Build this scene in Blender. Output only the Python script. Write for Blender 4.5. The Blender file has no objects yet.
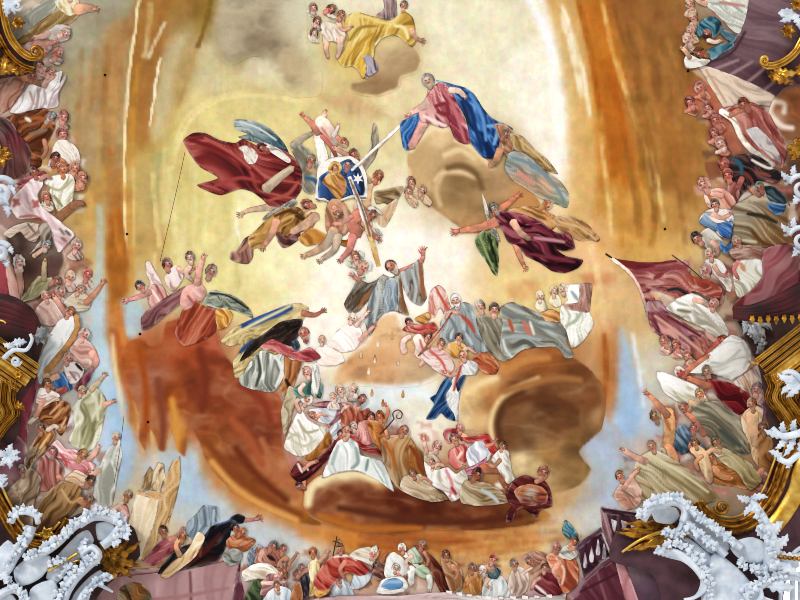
# A frescoed church ceiling seen from the nave floor: painted plaster ground, figures and clouds
# worked as low coloured relief on it, white and gilded stucco round the edge.
import bpy, math, random
import numpy as np
from mathutils import Vector
from mathutils.geometry import delaunay_2d_cdt

random.seed(7)
SC = bpy.context.scene
COL = SC.collection
H = 19.6          # height of the ceiling, metres
EYE = 1.6         # eye level of the visitor
DIST = H - EYE
S = 0.02          # metres of ceiling per chart unit (the chart of the fresco is 800 x 600 units)

def pos(X, Y, h):
    """Chart point at height h below the ceiling plane."""
    k = S * (DIST - h) / DIST
    return ((X - 400) * k, (Y - 300) * k, H - h)

# ------------------------------------------------------------------ colour and noise
def hx(c):
    c = c.lstrip('#')
    if len(c) == 3: c = ''.join(a + a for a in c)
    return np.array([int(c[i:i + 2], 16) / 255 for i in (0, 2, 4)])

def lin(a):
    a = np.clip(a, 0, 1)
    return np.where(a <= 0.04045, a / 12.92, ((a + 0.055) / 1.055) ** 2.4)

def lime(a):
    """Pigment as it dries on lime: a little deeper in the darks."""
    return lin(a) ** 1.12

def _hash(ix, iy, seed):
    n = (ix.astype(np.int64) * 374761393 + iy.astype(np.int64) * 668265263 + seed * 974711) & 0x7fffffff
    n = ((n ^ (n >> 13)) * 1274126177) & 0x7fffffff
    n = (n ^ (n >> 16)) & 0xffff
    return n / 65535.0

def vnoise(x, y, seed=0):
    x = np.asarray(x, float); y = np.asarray(y, float)
    ix, iy = np.floor(x), np.floor(y)
    fx, fy = x - ix, y - iy
    fx = fx * fx * (3 - 2 * fx); fy = fy * fy * (3 - 2 * fy)
    a = _hash(ix, iy, seed); b = _hash(ix + 1, iy, seed)
    c = _hash(ix, iy + 1, seed); d = _hash(ix + 1, iy + 1, seed)
    return (a * (1 - fx) + b * fx) * (1 - fy) + (c * (1 - fx) + d * fx) * fy

def fbm(x, y, seed=0, o=3):
    s, a, t = 0, 0.5, 0
    for i in range(o):
        s = s + a * vnoise(x * 2 ** i, y * 2 ** i, seed + i * 17); t += a; a *= 0.5
    return s / t

def sm(a, b, x):
    t = np.clip((x - a) / (b - a), 0, 1)
    return t * t * (3 - 2 * t)

def pp(s):
    if not isinstance(s, str): return [tuple(p) for p in s]
    return [tuple(float(v) for v in t.split(',')) for t in s.split()]

# ------------------------------------------------------------------ plane geometry
def smooth_closed(P, step):
    """Rounded closed outline through the points, resampled at about one step."""
    n = len(P); out = []
    for i in range(n):
        p0, p1, p2, p3 = (np.array(P[(i + k) % n]) for k in (-1, 0, 1, 2))
        L = np.linalg.norm(p2 - p1); m = max(1, int(L / step))
        for k in range(m):
            t = k / m
            q = 0.5 * (2 * p1 + (p2 - p0) * t + (2 * p0 - 5 * p1 + 4 * p2 - p3) * t * t + (3 * p1 - p0 - 3 * p2 + p3) * t ** 3)
            q = 0.65 * q + 0.35 * (p1 * (1 - t) + p2 * t)
            out.append((q[0], q[1]))
    return out

def smooth_open(P, step):
    n = len(P); out = []
    if n == 2:
        m = max(1, int(math.dist(P[0], P[1]) / step))
        return [tuple(np.array(P[0]) * (1 - k / m) + np.array(P[1]) * k / m) for k in range(m + 1)]
    for i in range(n - 1):
        p0 = np.array(P[max(i - 1, 0)]); p1 = np.array(P[i]); p2 = np.array(P[i + 1]); p3 = np.array(P[min(i + 2, n - 1)])
        m = max(1, int(np.linalg.norm(p2 - p1) / step))
        for k in range(m):
            t = k / m
            q = 0.5 * (2 * p1 + (p2 - p0) * t + (2 * p0 - 5 * p1 + 4 * p2 - p3) * t * t + (3 * p1 - p0 - 3 * p2 + p3) * t ** 3)
            out.append((q[0], q[1]))
    out.append(tuple(P[-1]))
    return out

def ribbon(P, w0, w1, step=0.8, wm=None):
    """Outline of a tapering limb along a polyline, round at the far end."""
    L = smooth_open(P, step); n = len(L); a, b = [], []
    for i, p in enumerate(L):
        q0 = L[max(i - 1, 0)]; q1 = L[min(i + 1, n - 1)]
        dx, dy = q1[0] - q0[0], q1[1] - q0[1]; l = math.hypot(dx, dy) or 1
        t = i / max(1, n - 1)
        w = (w0 * (1 - t) + w1 * t) / 2
        if wm is not None: w = w + (wm / 2 - (w0 + w1) / 4) * 4 * t * (1 - t)
        a.append((p[0] - dy / l * w, p[1] + dx / l * w)); b.append((p[0] + dy / l * w, p[1] - dx / l * w))
    p, q = L[-1], L[-2]
    dx, dy = p[0] - q[0], p[1] - q[1]; l = math.hypot(dx, dy) or 1
    tip = (p[0] + dx / l * w1 * 0.4, p[1] + dy / l * w1 * 0.4)
    p, q = L[0], L[min(1, n - 1)]
    dx, dy = p[0] - q[0], p[1] - q[1]; l = math.hypot(dx, dy) or 1
    r0 = [(p[0] + w0 * (dx * c - dy * k) / l, p[1] + w0 * (dy * c + dx * k) / l) for c, k in ((.22, .36), (.36, 0), (.22, -.36))]
    return a + [tip] + b[::-1] + r0

def seg_dist(X, Y, P, closed):
    P = np.array(P); A = P if closed else P[:-1]; B = np.roll(P, -1, 0) if closed else P[1:]
    best = np.full(X.shape, 1e9); bt = np.zeros(X.shape); n = len(A)
    for i in range(n):
        ax, ay = A[i]; dx, dy = B[i] - A[i]; l2 = dx * dx + dy * dy + 1e-12
        t = np.clip(((X - ax) * dx + (Y - ay) * dy) / l2, 0, 1)
        d = np.hypot(X - ax - t * dx, Y - ay - t * dy)
        m = d < best; best[m] = d[m]; bt[m] = (i + t[m]) / n
    return best, bt

def inside(X, Y, P):
    P = np.array(P); B = np.roll(P, -1, 0); r = np.zeros(X.shape, bool)
    for (ax, ay), (bx, by) in zip(P, B):
        if ay == by: continue
        c = ((ay > Y) != (by > Y)) & (X < (bx - ax) * (Y - ay) / (by - ay) + ax)
        r ^= c
    return r

# ------------------------------------------------------------------ materials
def new_mat(name):
    m = bpy.data.materials.new(name); m.use_nodes = True
    nt = m.node_tree; nt.nodes.clear()
    out = nt.nodes.new('ShaderNodeOutputMaterial'); b = nt.nodes.new('ShaderNodeBsdfPrincipled')
    nt.links.new(b.outputs[0], out.inputs[0])
    return m, nt, b

def paint_mat(name, mott, bump):
    """Lime paint: the pigment carried by the mesh, broken by plaster mottling, brush grain and hairline unevenness."""
    m, nt, b = new_mat(name); N, L = nt.nodes.new, nt.links.new
    at = N('ShaderNodeAttribute'); at.attribute_name = 'pigment'
    tc = N('ShaderNodeTexCoord'); geo = N('ShaderNodeNewGeometry')
    n1 = N('ShaderNodeTexNoise'); n1.inputs['Scale'].default_value = 9.0; n1.inputs['Detail'].default_value = 6
    n2 = N('ShaderNodeTexNoise'); n2.inputs['Scale'].default_value = 42.0; n2.inputs['Detail'].default_value = 3
    L(geo.outputs['Position'], n1.inputs['Vector']); L(geo.outputs['Position'], n2.inputs['Vector'])
    ad = N('ShaderNodeMath'); ad.operation = 'ADD'; L(n1.outputs['Fac'], ad.inputs[0]); L(n2.outputs['Fac'], ad.inputs[1])
    mr = N('ShaderNodeMapRange'); L(ad.outputs[0], mr.inputs['Value'])
    mr.inputs['From Min'].default_value = 0.6; mr.inputs['From Max'].default_value = 1.4
    mr.inputs['To Min'].default_value = 1 - mott; mr.inputs['To Max'].default_value = 1 + mott
    mx = N('ShaderNodeVectorMath'); mx.operation = 'SCALE'; L(at.outputs['Color'], mx.inputs[0]); L(mr.outputs[0], mx.inputs['Scale'])
    L(mx.outputs[0], b.inputs['Base Color'])
    b.inputs['Roughness'].default_value = 0.92; b.inputs['Specular IOR Level'].default_value = 0.12
    bp = N('ShaderNodeBump'); bp.inputs['Strength'].default_value = bump; bp.inputs['Distance'].default_value = 0.01
    L(n2.outputs['Fac'], bp.inputs['Height']); L(bp.outputs[0], b.inputs['Normal'])
    return m

def solid_mat(name, c1, c2, rough=0.8, metal=0.0, scale=6.0, bump=0.1, spec=0.3):
    m, nt, b = new_mat(name); N, L = nt.nodes.new, nt.links.new
    geo = N('ShaderNodeNewGeometry'); n = N('ShaderNodeTexNoise'); n.inputs['Scale'].default_value = scale; n.inputs['Detail'].default_value = 5
    L(geo.outputs['Position'], n.inputs['Vector'])
    cr = N('ShaderNodeValToRGB'); cr.color_ramp.elements[0].position = 0.35; cr.color_ramp.elements[1].position = 0.65
    cr.color_ramp.elements[0].color = (*lin(hx(c1)), 1); cr.color_ramp.elements[1].color = (*lin(hx(c2)), 1)
    L(n.outputs['Fac'], cr.inputs[0]); L(cr.outputs[0], b.inputs['Base Color'])
    b.inputs['Roughness'].default_value = rough; b.inputs['Metallic'].default_value = metal; b.inputs['Specular IOR Level'].default_value = spec
    bp = N('ShaderNodeBump'); bp.inputs['Strength'].default_value = bump; bp.inputs['Distance'].default_value = 0.02
    L(n.outputs['Fac'], bp.inputs['Height']); L(bp.outputs[0], b.inputs['Normal'])
    return m

M_GROUND = paint_mat('fresco ground', 0.09, 0.15)
M_PAINT = paint_mat('fresco relief paint', 0.10, 0.2)

# ------------------------------------------------------------------ the painted ground (chart raster)
GX0, GY0, GW, GH = -110, -110, 1020, 820
gx, gy = np.meshgrid(np.arange(GW) + GX0, np.arange(GH) + GY0)
gx = gx.astype(float); gy = gy.astype(float)
ground = np.zeros((GH, GW, 3))

def g_grid(rows, xs, ys):
    G = np.array([[hx(c) for c in r.split()] for r in rows])
    u = np.clip((gx - xs[0]) / (xs[1] - xs[0]) + 0.35 * (fbm(gx / 40, gy / 40, 5) - 0.5), 0, len(xs) - 1.001)
    v = np.clip((gy - ys[0]) / (ys[1] - ys[0]) + 0.35 * (fbm(gx / 40, gy / 40, 9) - 0.5), 0, len(ys) - 1.001)
    i, j = u.astype(int), v.astype(int)
    fu = (u - i)[..., None]; fv = (v - j)[..., None]
    fu = fu * fu * (3 - 2 * fu); fv = fv * fv * (3 - 2 * fv)
    ground[:] = (G[j, i] * (1 - fu) + G[j, i + 1] * fu) * (1 - fv) + (G[j + 1, i] * (1 - fu) + G[j + 1, i + 1] * fu) * fv

def _box(P, pad):
    a = np.array(P); x0, y0 = a.min(0) - pad; x1, y1 = a.max(0) + pad
    return (slice(int(np.clip(y0 - GY0, 0, GH)), int(np.clip(y1 - GY0 + 1, 0, GH))), slice(int(np.clip(x0 - GX0, 0, GW)), int(np.clip(x1 - GX0 + 1, 0, GW))))

_gs = [0]
def patch(pts, col, soft=10, alpha=1.0, rag=0.5):
    P = smooth_closed(pp(pts), 4); b = _box(P, soft * 2 + 6); X, Y = gx[b], gy[b]
    if X.size == 0: return
    _gs[0] += 1
    rx = soft * rag * 2 * (fbm(X / (6 + soft), Y / (6 + soft), _gs[0] * 3) - 0.5); ry = soft * rag * 2 * (fbm(X / (6 + soft), Y / (6 + soft), _gs[0] * 3 + 1) - 0.5)
    d, _ = seg_dist(X + rx, Y + ry, P, True)
    s = np.where(inside(X + rx, Y + ry, P), d, -d)
    a = (sm(-soft, soft, s) * alpha * (0.85 + 0.3 * (fbm(X / 7, Y / 7, _gs[0]) - 0.5)))[..., None]
    ground[b] = ground[b] * (1 - a) + hx(col) * a

def streak(pts, w, col, soft=1.5, alpha=0.9, brk=0.5):
    P = smooth_open(pp(pts), 4); b = _box(P, w + soft + 3); X, Y = gx[b], gy[b]
    if X.size == 0: return
    _gs[0] += 1
    X2 = X + 2.2 * (fbm(X / 9, Y / 16, _gs[0]) - 0.5)
    d, t = seg_dist(X2, Y, P, False)
    fade = sm(0, 0.12, t) * sm(1, 0.88, t)
    a = (1 - sm(w / 2 - soft / 2, w / 2 + soft, d)) * alpha * fade * (1 - brk + brk * sm(0.3, 0.6, fbm(X / 5, Y / 14, _gs[0] + 4)))
    a = a[..., None]
    ground[b] = ground[b] * (1 - a) + hx(col) * a

def ground_at(X, Y):
    u = np.clip(X - GX0, 0, GW - 2); v = np.clip(Y - GY0, 0, GH - 2)
    i = u.astype(int); j = v.astype(int)
    return ground[j, i]

# ------------------------------------------------------------------ scene-graph helpers
def tag(o, label=None, cat=None, group=None, kind=None):
    if label: o['label'] = label
    if cat: o['category'] = cat
    if group: o['group'] = group
    if kind: o['kind'] = kind
    return o

def empty(name, loc):
    o = bpy.data.objects.new(name, None); COL.objects.link(o); o.location = loc; o.empty_display_size = 0.1
    return o

def link_mesh(name, V, F, mat, parent=None, pig=None, smooth=True, off=(0, 0, 0)):
    me = bpy.data.meshes.new(name)
    V = np.asarray(V, float) - np.asarray(off)
    me.from_pydata([tuple(v) for v in V], [], [tuple(f) for f in F])
    if pig is not None:
        at = me.attributes.new('pigment', 'FLOAT_COLOR', 'POINT')
        c = np.ones((len(V), 4)); c[:, :3] = lime(pig); at.data.foreach_set('color', c.ravel())
    me.materials.append(mat)
    if smooth: me.polygons.foreach_set('use_smooth', [True] * len(me.polygons))
    o = bpy.data.objects.new(name, me); COL.objects.link(o)
    if parent is not None: o.parent = parent
    return o

# ------------------------------------------------------------------ figure parts (chart outlines with pigment)
def C(name, pts, base, ang=0, st=(), lo=None, hi=None, s=4.0, amt=1.0, cons=(), soft=0, sharp=False, label=None, par=None, edge=0.8):
    """A piece of cloth, wing, cloud or stone. base: one pigment, or a list of (x, y, pigment)."""
    return dict(k='c', name=name, P=pp(pts), base=base, ang=ang, st=st, lo=lo, hi=hi, s=s, amt=amt, soft=soft, sharp=sharp, label=label, par=par, edge=edge)

def L(pts, w0, w1, col='d09a7c', hand=0, name='body', wm=None, st=()):
    """A bare limb; hand>0 adds palm, four fingers and a thumb of that length."""
    return dict(k='l', name=name, P=pp(pts), w0=w0, w1=w1, base=col, hand=hand, wm=wm, st=st)

def Hd(x, y, r, a=0, skin='d8a284', hair='5a3a28', style='cap', turn=0, beard=None):
    """A head: a is the lean of the crown from upright in degrees clockwise, turn -1..1 is where the face looks."""
    return dict(k='h', x=x, y=y, r=r, a=a, base=skin, hair=hair, style=style, turn=turn, beard=beard)

def B(pts, w, col, st=()):
    """A thin rod: staff, beam, rope."""
    return dict(k='l', name='rod', P=pp(pts), w0=w, w1=w, base=col, hand=0, wm=None, st=st)

NSEED = [100]
def pig_cloth(X, Y, d, P, p):
    NSEED[0] += 11; sd = NSEED[0]
    if isinstance(p['base'], str):
        base = np.tile(hx(p['base']), (len(X), 1))
    else:
        W = 0; base = 0
        for (x, y, c) in p['base']:
            w = 1.0 / ((X - x) ** 2 + (Y - y) ** 2 + 16.0) ** 1.5
            W = W + w; base = base + w[:, None] * hx(c)
        base = base / W[:, None]
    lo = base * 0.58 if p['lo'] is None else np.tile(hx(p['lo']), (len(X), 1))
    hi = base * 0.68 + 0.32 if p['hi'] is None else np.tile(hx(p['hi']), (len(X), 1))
    a = math.radians(p['ang']); ca, sa = math.cos(a), math.sin(a)
    s = p['s'] * 1.5
    wx = X + s * 2.2 * (fbm(X / (s * 5), Y / (s * 5), sd, 2) - 0.5) * 2; wy = Y + s * 2.2 * (fbm(X / (s * 5), Y / (s * 5), sd + 1, 2) - 0.5) * 2
    u = wx * ca + wy * sa; v = -wx * sa + wy * ca
    n = fbm(u / (s * 7), v / s, sd + 2, 3)
    rg = 1 - np.abs(2 * fbm(u / (s * 9), v / (s * 1.1), sd + 5, 2) - 1)          # crests of the folds
    rd = 1 - np.abs(2 * fbm(u / (s * 8), v / (s * 1.0), sd + 8, 2) - 1)         # creases
    n = ((n - 0.5) * 2.1 + .95 * sm(.78, 1., rg) - .95 * sm(.8, 1., rd)) * p['amt']
    A = np.array(P); gxv = np.zeros(len(X))
    # worked edge: brighter towards the painter's light at the upper left, deeper at the lower right
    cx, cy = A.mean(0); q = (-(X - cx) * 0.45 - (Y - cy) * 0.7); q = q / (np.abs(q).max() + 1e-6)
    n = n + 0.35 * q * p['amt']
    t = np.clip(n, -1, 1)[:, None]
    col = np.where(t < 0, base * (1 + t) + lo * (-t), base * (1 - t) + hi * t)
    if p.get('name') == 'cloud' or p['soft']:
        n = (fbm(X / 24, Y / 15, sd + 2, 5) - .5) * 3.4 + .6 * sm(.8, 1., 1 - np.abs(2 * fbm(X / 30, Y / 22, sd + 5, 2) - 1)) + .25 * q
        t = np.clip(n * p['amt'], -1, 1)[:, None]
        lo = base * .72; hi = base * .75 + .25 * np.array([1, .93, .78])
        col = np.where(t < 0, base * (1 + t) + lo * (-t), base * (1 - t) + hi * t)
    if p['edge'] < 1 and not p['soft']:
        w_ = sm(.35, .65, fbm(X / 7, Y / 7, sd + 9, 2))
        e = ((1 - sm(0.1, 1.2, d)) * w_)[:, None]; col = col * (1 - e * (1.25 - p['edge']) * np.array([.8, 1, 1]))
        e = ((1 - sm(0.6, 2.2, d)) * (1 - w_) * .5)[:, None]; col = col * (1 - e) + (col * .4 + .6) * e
    return col

def pig_strokes(col, X, Y, st, soft=0, step=.8):
    for (pts, w, c) in st:
        PL = smooth_open(pp(pts), 1.5) if len(pp(pts)) > 1 else pp(pts) * 2
        d, t = seg_dist(X, Y, PL, False)
        w = max(w, .5); tw = w / 2 * (0.45 + 0.55 * np.sin(np.pi * np.clip(t, 0.05, 0.95)))
        a = (1 - sm(0 if soft else tw * 0.5, tw + soft + max(1.2 * step, 1.1 if w > 1.2 else .45), d))[:, None]
        col = col * (1 - a) + hx(c) * a
    return col

def fill(P, step):
    """Triangulated interior of an outline: (points n x 2, triangles, number of outline points)."""
    A = np.array(P); x0, y0 = A.min(0); x1, y1 = A.max(0)
    nx = max(1, int((x1 - x0) / step)); ny = max(1, int((y1 - y0) / (step * 0.87)))
    X, Y = np.meshgrid(np.arange(nx + 1) * step + x0, np.arange(ny + 1) * step * 0.87 + y0)
    X[1::2] += step / 2
    X = X.ravel(); Y = Y.ravel()
    m = inside(X, Y, P); X, Y = X[m], Y[m]
    if len(X):
        d, _ = seg_dist(X, Y, P, True); m = d > step * 0.55; X, Y = X[m], Y[m]
    pts = [Vector(p) for p in P] + [Vector((a, b)) for a, b in zip(X, Y)]
    n = len(P)
    r = delaunay_2d_cdt(pts, [], [list(range(n))], 1, 1e-5)
    V = np.array([(v.x, v.y) for v in r[0]]); T = [tuple(f) for f in r[2]]
    return V, T

def head_outlines(p):
    x, y, r = p['x'], p['y'], p['r'] * .9; a = math.radians(p['a'])
    ux, uy = math.sin(a), -math.cos(a); rx, ry = math.cos(a), math.sin(a)   # crown direction and the face's right
    def at(u, v): return (x + rx * u * r + ux * v * r, y + ry * u * r + uy * v * r)
    t = p['turn']
    O = []
    for i in range(26):
        q = 2 * math.pi * i / 26; cu, sv = math.cos(q), math.sin(q)
        w = 0.92 if sv > 0 else 0.92 - 0.22 * sv * sv
        if abs(sv) < 0.24: w += 0.07 * (1 if abs(t) < 0.5 else (1 if cu * t < 0 else 0.2))   # ears
        if t and sv < 0.15 and sv > -0.45 and cu * t > 0: w += 0.13 * abs(t) * (1 - abs(sv + 0.15) * 3)   # nose in profile
        O.append(at(cu * w, sv * 1.22))
    strokes = []
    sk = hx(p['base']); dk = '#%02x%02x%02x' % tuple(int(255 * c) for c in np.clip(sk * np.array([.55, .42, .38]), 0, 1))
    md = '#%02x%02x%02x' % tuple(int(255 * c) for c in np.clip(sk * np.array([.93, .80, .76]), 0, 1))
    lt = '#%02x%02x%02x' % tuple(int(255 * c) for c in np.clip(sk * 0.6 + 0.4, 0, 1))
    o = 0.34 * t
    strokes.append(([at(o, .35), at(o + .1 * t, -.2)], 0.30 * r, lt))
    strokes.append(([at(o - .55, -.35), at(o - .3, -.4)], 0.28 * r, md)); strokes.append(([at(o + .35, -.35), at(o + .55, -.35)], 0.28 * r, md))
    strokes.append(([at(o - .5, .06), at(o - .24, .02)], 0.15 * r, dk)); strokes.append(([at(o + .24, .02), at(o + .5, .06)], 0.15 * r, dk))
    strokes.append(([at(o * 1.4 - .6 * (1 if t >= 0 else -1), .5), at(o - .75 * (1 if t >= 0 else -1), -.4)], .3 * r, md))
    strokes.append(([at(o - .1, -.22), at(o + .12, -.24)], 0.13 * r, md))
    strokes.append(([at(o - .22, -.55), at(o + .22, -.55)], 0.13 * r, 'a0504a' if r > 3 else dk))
    hairs = []
    if p['style'] in ('cap', 'long', 'curl'):
        lo_ = {'cap': -22, 'long': -70, 'curl': -40}[p['style']]
        Q = []
        for i in range(17):
            q = math.radians(lo_ + (180 - 2 * lo_) * i / 16); w = 1.14 + (0.08 * math.sin(i * 2.4) if p['style'] == 'curl' else 0.03 * math.sin(i * 1.7))
            Q.append(at(math.cos(q) * w * 0.95, math.sin(q) * 1.22 * w))
        for i in range(8):
            q = math.radians(180 - lo_ - (180 - 2 * lo_) * i / 7); Q.append(at(math.cos(q) * 0.66 + o * 0.9, max(math.sin(q), -.3) * 0.42 + .04 * (i % 2)))
        hairs.append(('hair', Q))
    elif p['style'] in ('hood', 'veil'):
        Q = []
        for i in range(19):
            q = math.radians(-65 + 310 * i / 18); Q.append(at(math.cos(q) * 1.3, math.sin(q) * 1.5 - .05))
        for i in range(9):
            q = math.radians(245 - 310 * i / 8); Q.append(at(math.cos(q) * 0.74 + o * .5, math.sin(q) * 0.86 - .12))
        hairs.append((p['style'], Q))
    elif p['style'] == 'mitre':
        hairs.append(('mitre', [at(-.85, .45), at(-.95, 1.3), at(-.5, 2.1), at(0, 2.7), at(.5, 2.1), at(.95, 1.3), at(.85, .45), at(0, .6)]))
    elif p['style'] == 'tiara':
        hairs.append(('crown', [at(-.9, .5), at(-1.0, 1.4), at(-.5, 1.15), at(0, 1.75), at(.5, 1.15), at(1.0, 1.4), at(.9, .5), at(0, .62)]))
    elif p['style'] == 'tonsure':
        Q = [at(math.cos(math.radians(-15 + 210 * i / 14)) * 1.05, math.sin(math.radians(-15 + 210 * i / 14)) * 1.15) for i in range(15)]
        Q += [at(math.cos(math.radians(195 - 210 * i / 9)) * .8, math.sin(math.radians(195 - 210 * i / 9)) * .78) for i in range(10)]
        hairs.append(('hair', Q))
    elif p['style'] == 'turban':
        hairs.append(('turban', [at(math.cos(math.radians(-10 + 200 * i / 16)) * (1.3 + .08 * math.sin(i * 2)), .15 + math.sin(math.radians(-10 + 200 * i / 16)) * 1.35) for i in range(17)] + [at(-.7, .25), at(0, .4), at(.7, .25)]))
    elif p['style'] == 'helmet':
        hairs.append(('helmet', [at(-1.15, .1), at(-1.2, .7), at(-.8, 1.4), at(0, 1.85), at(.8, 1.4), at(1.2, .7), at(1.15, .1), at(.5, .45), at(-.5, .45)]))
    if p['beard']:
        hairs.append(('beard', [at(-.8, -.15), at(-.62, -.4), at(-.38, -.66), at(0, -.72), at(.38, -.66), at(.62, -.4), at(.8, -.15), at(.72, -.95), at(.3, -1.5), at(0, -1.7), at(-.3, -1.5), at(-.72, -.95)]))
    return O, strokes, hairs

def hand_outlines(P, L_):
    """Palm, four unequal bent fingers and a side thumb, continuing the end of a limb."""
    (ax, ay), (bx, by) = P[-2], P[-1]
    dx, dy = bx - ax, by - ay; l = math.hypot(dx, dy) or 1; dx, dy = dx / l, dy / l; nx, ny = -dy, dx
    def q(u, v): return (bx + dx * u * L_ + nx * v * L_, by + dy * u * L_ + ny * v * L_)
    out = [[q(-.25, -.2), q(.1, -.27), q(.5, -.28), q(.56, 0), q(.5, .28), q(.1, .27), q(-.25, .2)]]
    for v, ln, sp in ((-.22, .40, -.16), (-.075, .55, -.06), (.075, .5, .05), (.22, .36, .17)):
        out.append(ribbon([q(.42, v), q(.5 + ln * .5, v + sp * .6), q(.5 + ln, v + sp * 1.7 + .03)], .15 * L_, .10 * L_, .6))
    out.append(ribbon([q(.05, -.2), q(.3, -.45), q(.55, -.55)], .17 * L_, .11 * L_, .6))
    return out

# ------------------------------------------------------------------ building figures as stacked low relief
OCC = np.zeros((380, 480))          # how far the relief already stands out, per 2-unit cell (chart -80..880, -80..680)
def fig(name, label, cat, parts, group=None, relief=1.0, kind=None):
    items = []                       # (mesh key, outline, pigment source, step, order)
    for j, p in enumerate(parts):
        if p['k'] == 'c':
            big = np.ptp(np.array(p['P']), axis=0).max()
            st = 0.8 if big < 25 else 1.0 if big < 60 else 1.3 if big < 140 else 1.8
            P = smooth_closed(p['P'], st) if not p['sharp'] else sum([smooth_open([p['P'][i], p['P'][(i + 1) % len(p['P'])]], st)[:-1] for i in range(len(p['P']))], [])
            items.append((('part', j), p['name'], P, p, st, j))
        elif p['k'] == 'l':
            st = 0.8 if p['w0'] < 8 else 1.1
            key = ('body',) if p['name'] == 'body' else ('part', j)
            P = ribbon(p['P'], p['w0'], p['w1'], st, p['wm']); items.append((key, p['name'], P, p, st, j))
            if p['hand']:
                for Q in hand_outlines(p['P'], p['hand']): items.append((key, p['name'], Q, p, 0.55, j + 0.3))
        else:
            O, stv, hairs = head_outlines(p)
            q = dict(p); q['st'] = stv
            a = math.radians(p['a']); dx, dy = -math.sin(a), math.cos(a); r = p['r']
            items.append((('body',), 'body', ribbon([(p['x'], p['y']), (p['x'] + dx * r * 1.55, p['y'] + dy * r * 1.55)], r * .8, r * 1.0, .8), dict(p, st=()), 0.8, j - 0.3))
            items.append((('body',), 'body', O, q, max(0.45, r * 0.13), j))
            for (hn, Q) in hairs:
                hc = p['beard'] if hn == 'beard' else p['hair']
                items.append((('hair', j, hn), hn, smooth_closed(Q, 0.7), dict(k='c', base=hc, ang=p['a'] + 90, lo=None, hi=None, s=max(1.0, r * .3), amt=.9, soft=0, st=(), edge=.75, label=None, name='hair'), 0.7, j + 0.4))
    heads = [(p['x'] - math.sin(math.radians(p['a'])) * p['r'] * 1.3, p['y'] + math.cos(math.radians(p['a'])) * p['r'] * 1.3) for p in parts if p['k'] == 'h']
    cl = [it for it in items if it[0][0] == 'part']
    for p in parts:          # shoulders and hips under the clothes join the limbs into one body
        if p['k'] == 'l' and p['name'] == 'body' and heads:
            a, b = np.array(p['P'][0]), np.array(heads[0]); q = [a * (1 - t) + b * t for t in (.15, .35, .5, .65, .85)]
            hid = sum(any(inside(np.array([c[0]]), np.array([c[1]]), it[2])[0] for it in cl) for c in q)
            if hid >= 2: items.append((('body',), 'body', ribbon([tuple(a), tuple(b)], 4, 4, 1.2), dict(p, st=()), 1.2, -1))
    cells = set(); maxd = 0
    geo = []
    order = sorted(range(len(items)), key=lambda i: items[i][5])
    rank = {}
    for k, i in enumerate(sorted(set(it[5] for it in items))): rank[i] = k
    for i in order:
        key, nm, P, p, st, j = items[i]
        V, T = fill(P, st)
        if not len(T): continue
        X, Y = V[:, 0], V[:, 1]
        d, _ = seg_dist(X, Y, P, True)
        geo.append([key, nm, P, p, V, T, d, j, st]); maxd = max(maxd, d.max())
        ci = ((X + 80) // 2).astype(int); cj = ((Y + 80) // 2).astype(int)
        cells |= set(zip(np.clip(cj, 0, 379), np.clip(ci, 0, 479)))
    cj = np.array([c[0] for c in cells]); ci = np.array([c[1] for c in cells])
    # the relief follows what already lies below it: widened and smoothed height of the layers beneath
    lift0 = 0.0008 if all(p.get('soft') for p in parts) else 0.003
    r0, r1, q0, q1 = max(cj.min() - 14, 0), min(cj.max() + 15, 380), max(ci.min() - 14, 0), min(ci.max() + 15, 480)
    M_ = np.zeros((380, 480), bool); M_[cj, ci] = True
    D_ = np.where(M_, OCC, 0)[r0:r1, q0:q1]
    def shift(A, f, r):
        for ax in (0, 1):
            P_ = np.pad(A, [(r, r) if k == ax else (0, 0) for k in (0, 1)], mode='edge')
            T_ = [np.take(P_, range(i, i + A.shape[ax]), ax) for i in range(2 * r + 1)]
            A = f(T_)
        return A
    D_ = shift(D_, lambda t: np.maximum.reduce(t), 7)
    for _ in range(2): D_ = shift(D_, lambda t: sum(t) / len(t), 3)
    def basef(X, Y):
        u = np.clip((X + 80) / 2 - .5 - q0, 0, D_.shape[1] - 1.001); v = np.clip((Y + 80) / 2 - .5 - r0, 0, D_.shape[0] - 1.001)
        i = u.astype(int); k = v.astype(int); fu, fv = u - i, v - k
        return (D_[k, i] * (1 - fu) + D_[k, i + 1] * fu) * (1 - fv) + (D_[k + 1, i] * (1 - fu) + D_[k + 1, i + 1] * fu) * fv + lift0
    allx = np.concatenate([g[4] for g in geo]); cx, cy = allx.mean(0)
    cap = min(0.014, 0.10 * maxd * S) * relief
    # one shared swelling for the whole figure, so that overlapping parts stay in order
    RX = 2.0 if np.ptp(allx, axis=0).max() < 150 else 4.0
    x0, y0 = allx.min(0) - 6; nx, ny = (np.ptp(allx, axis=0) + 12) / RX
    gX, gY = np.meshgrid(np.arange(int(nx) + 2) * RX + x0, np.arange(int(ny) + 2) * RX + y0)
    D = np.zeros(gX.shape)
    for g in geo:
        P = g[2] if len(g[2]) < 120 else g[2][::3]
        dd, _ = seg_dist(gX, gY, P, True); D = np.maximum(D, np.where(inside(gX, gY, P), dd, 0))
    K = np.array([1, 2, 1.]); 
    for _ in range(2):
        E = np.pad(D, 1, mode='edge'); D = (E[:-2, 1:-1] + 2 * E[1:-1, 1:-1] + E[2:, 1:-1]) / 4
        E = np.pad(D, 1, mode='edge'); D = (E[1:-1, :-2] + 2 * E[1:-1, 1:-1] + E[1:-1, 2:]) / 4
    Hh = cap * np.sqrt(np.clip(1 - (1 - np.clip(D / max(maxd * 0.8, 1), 0, 1)) ** 2, 0, 1))
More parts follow.
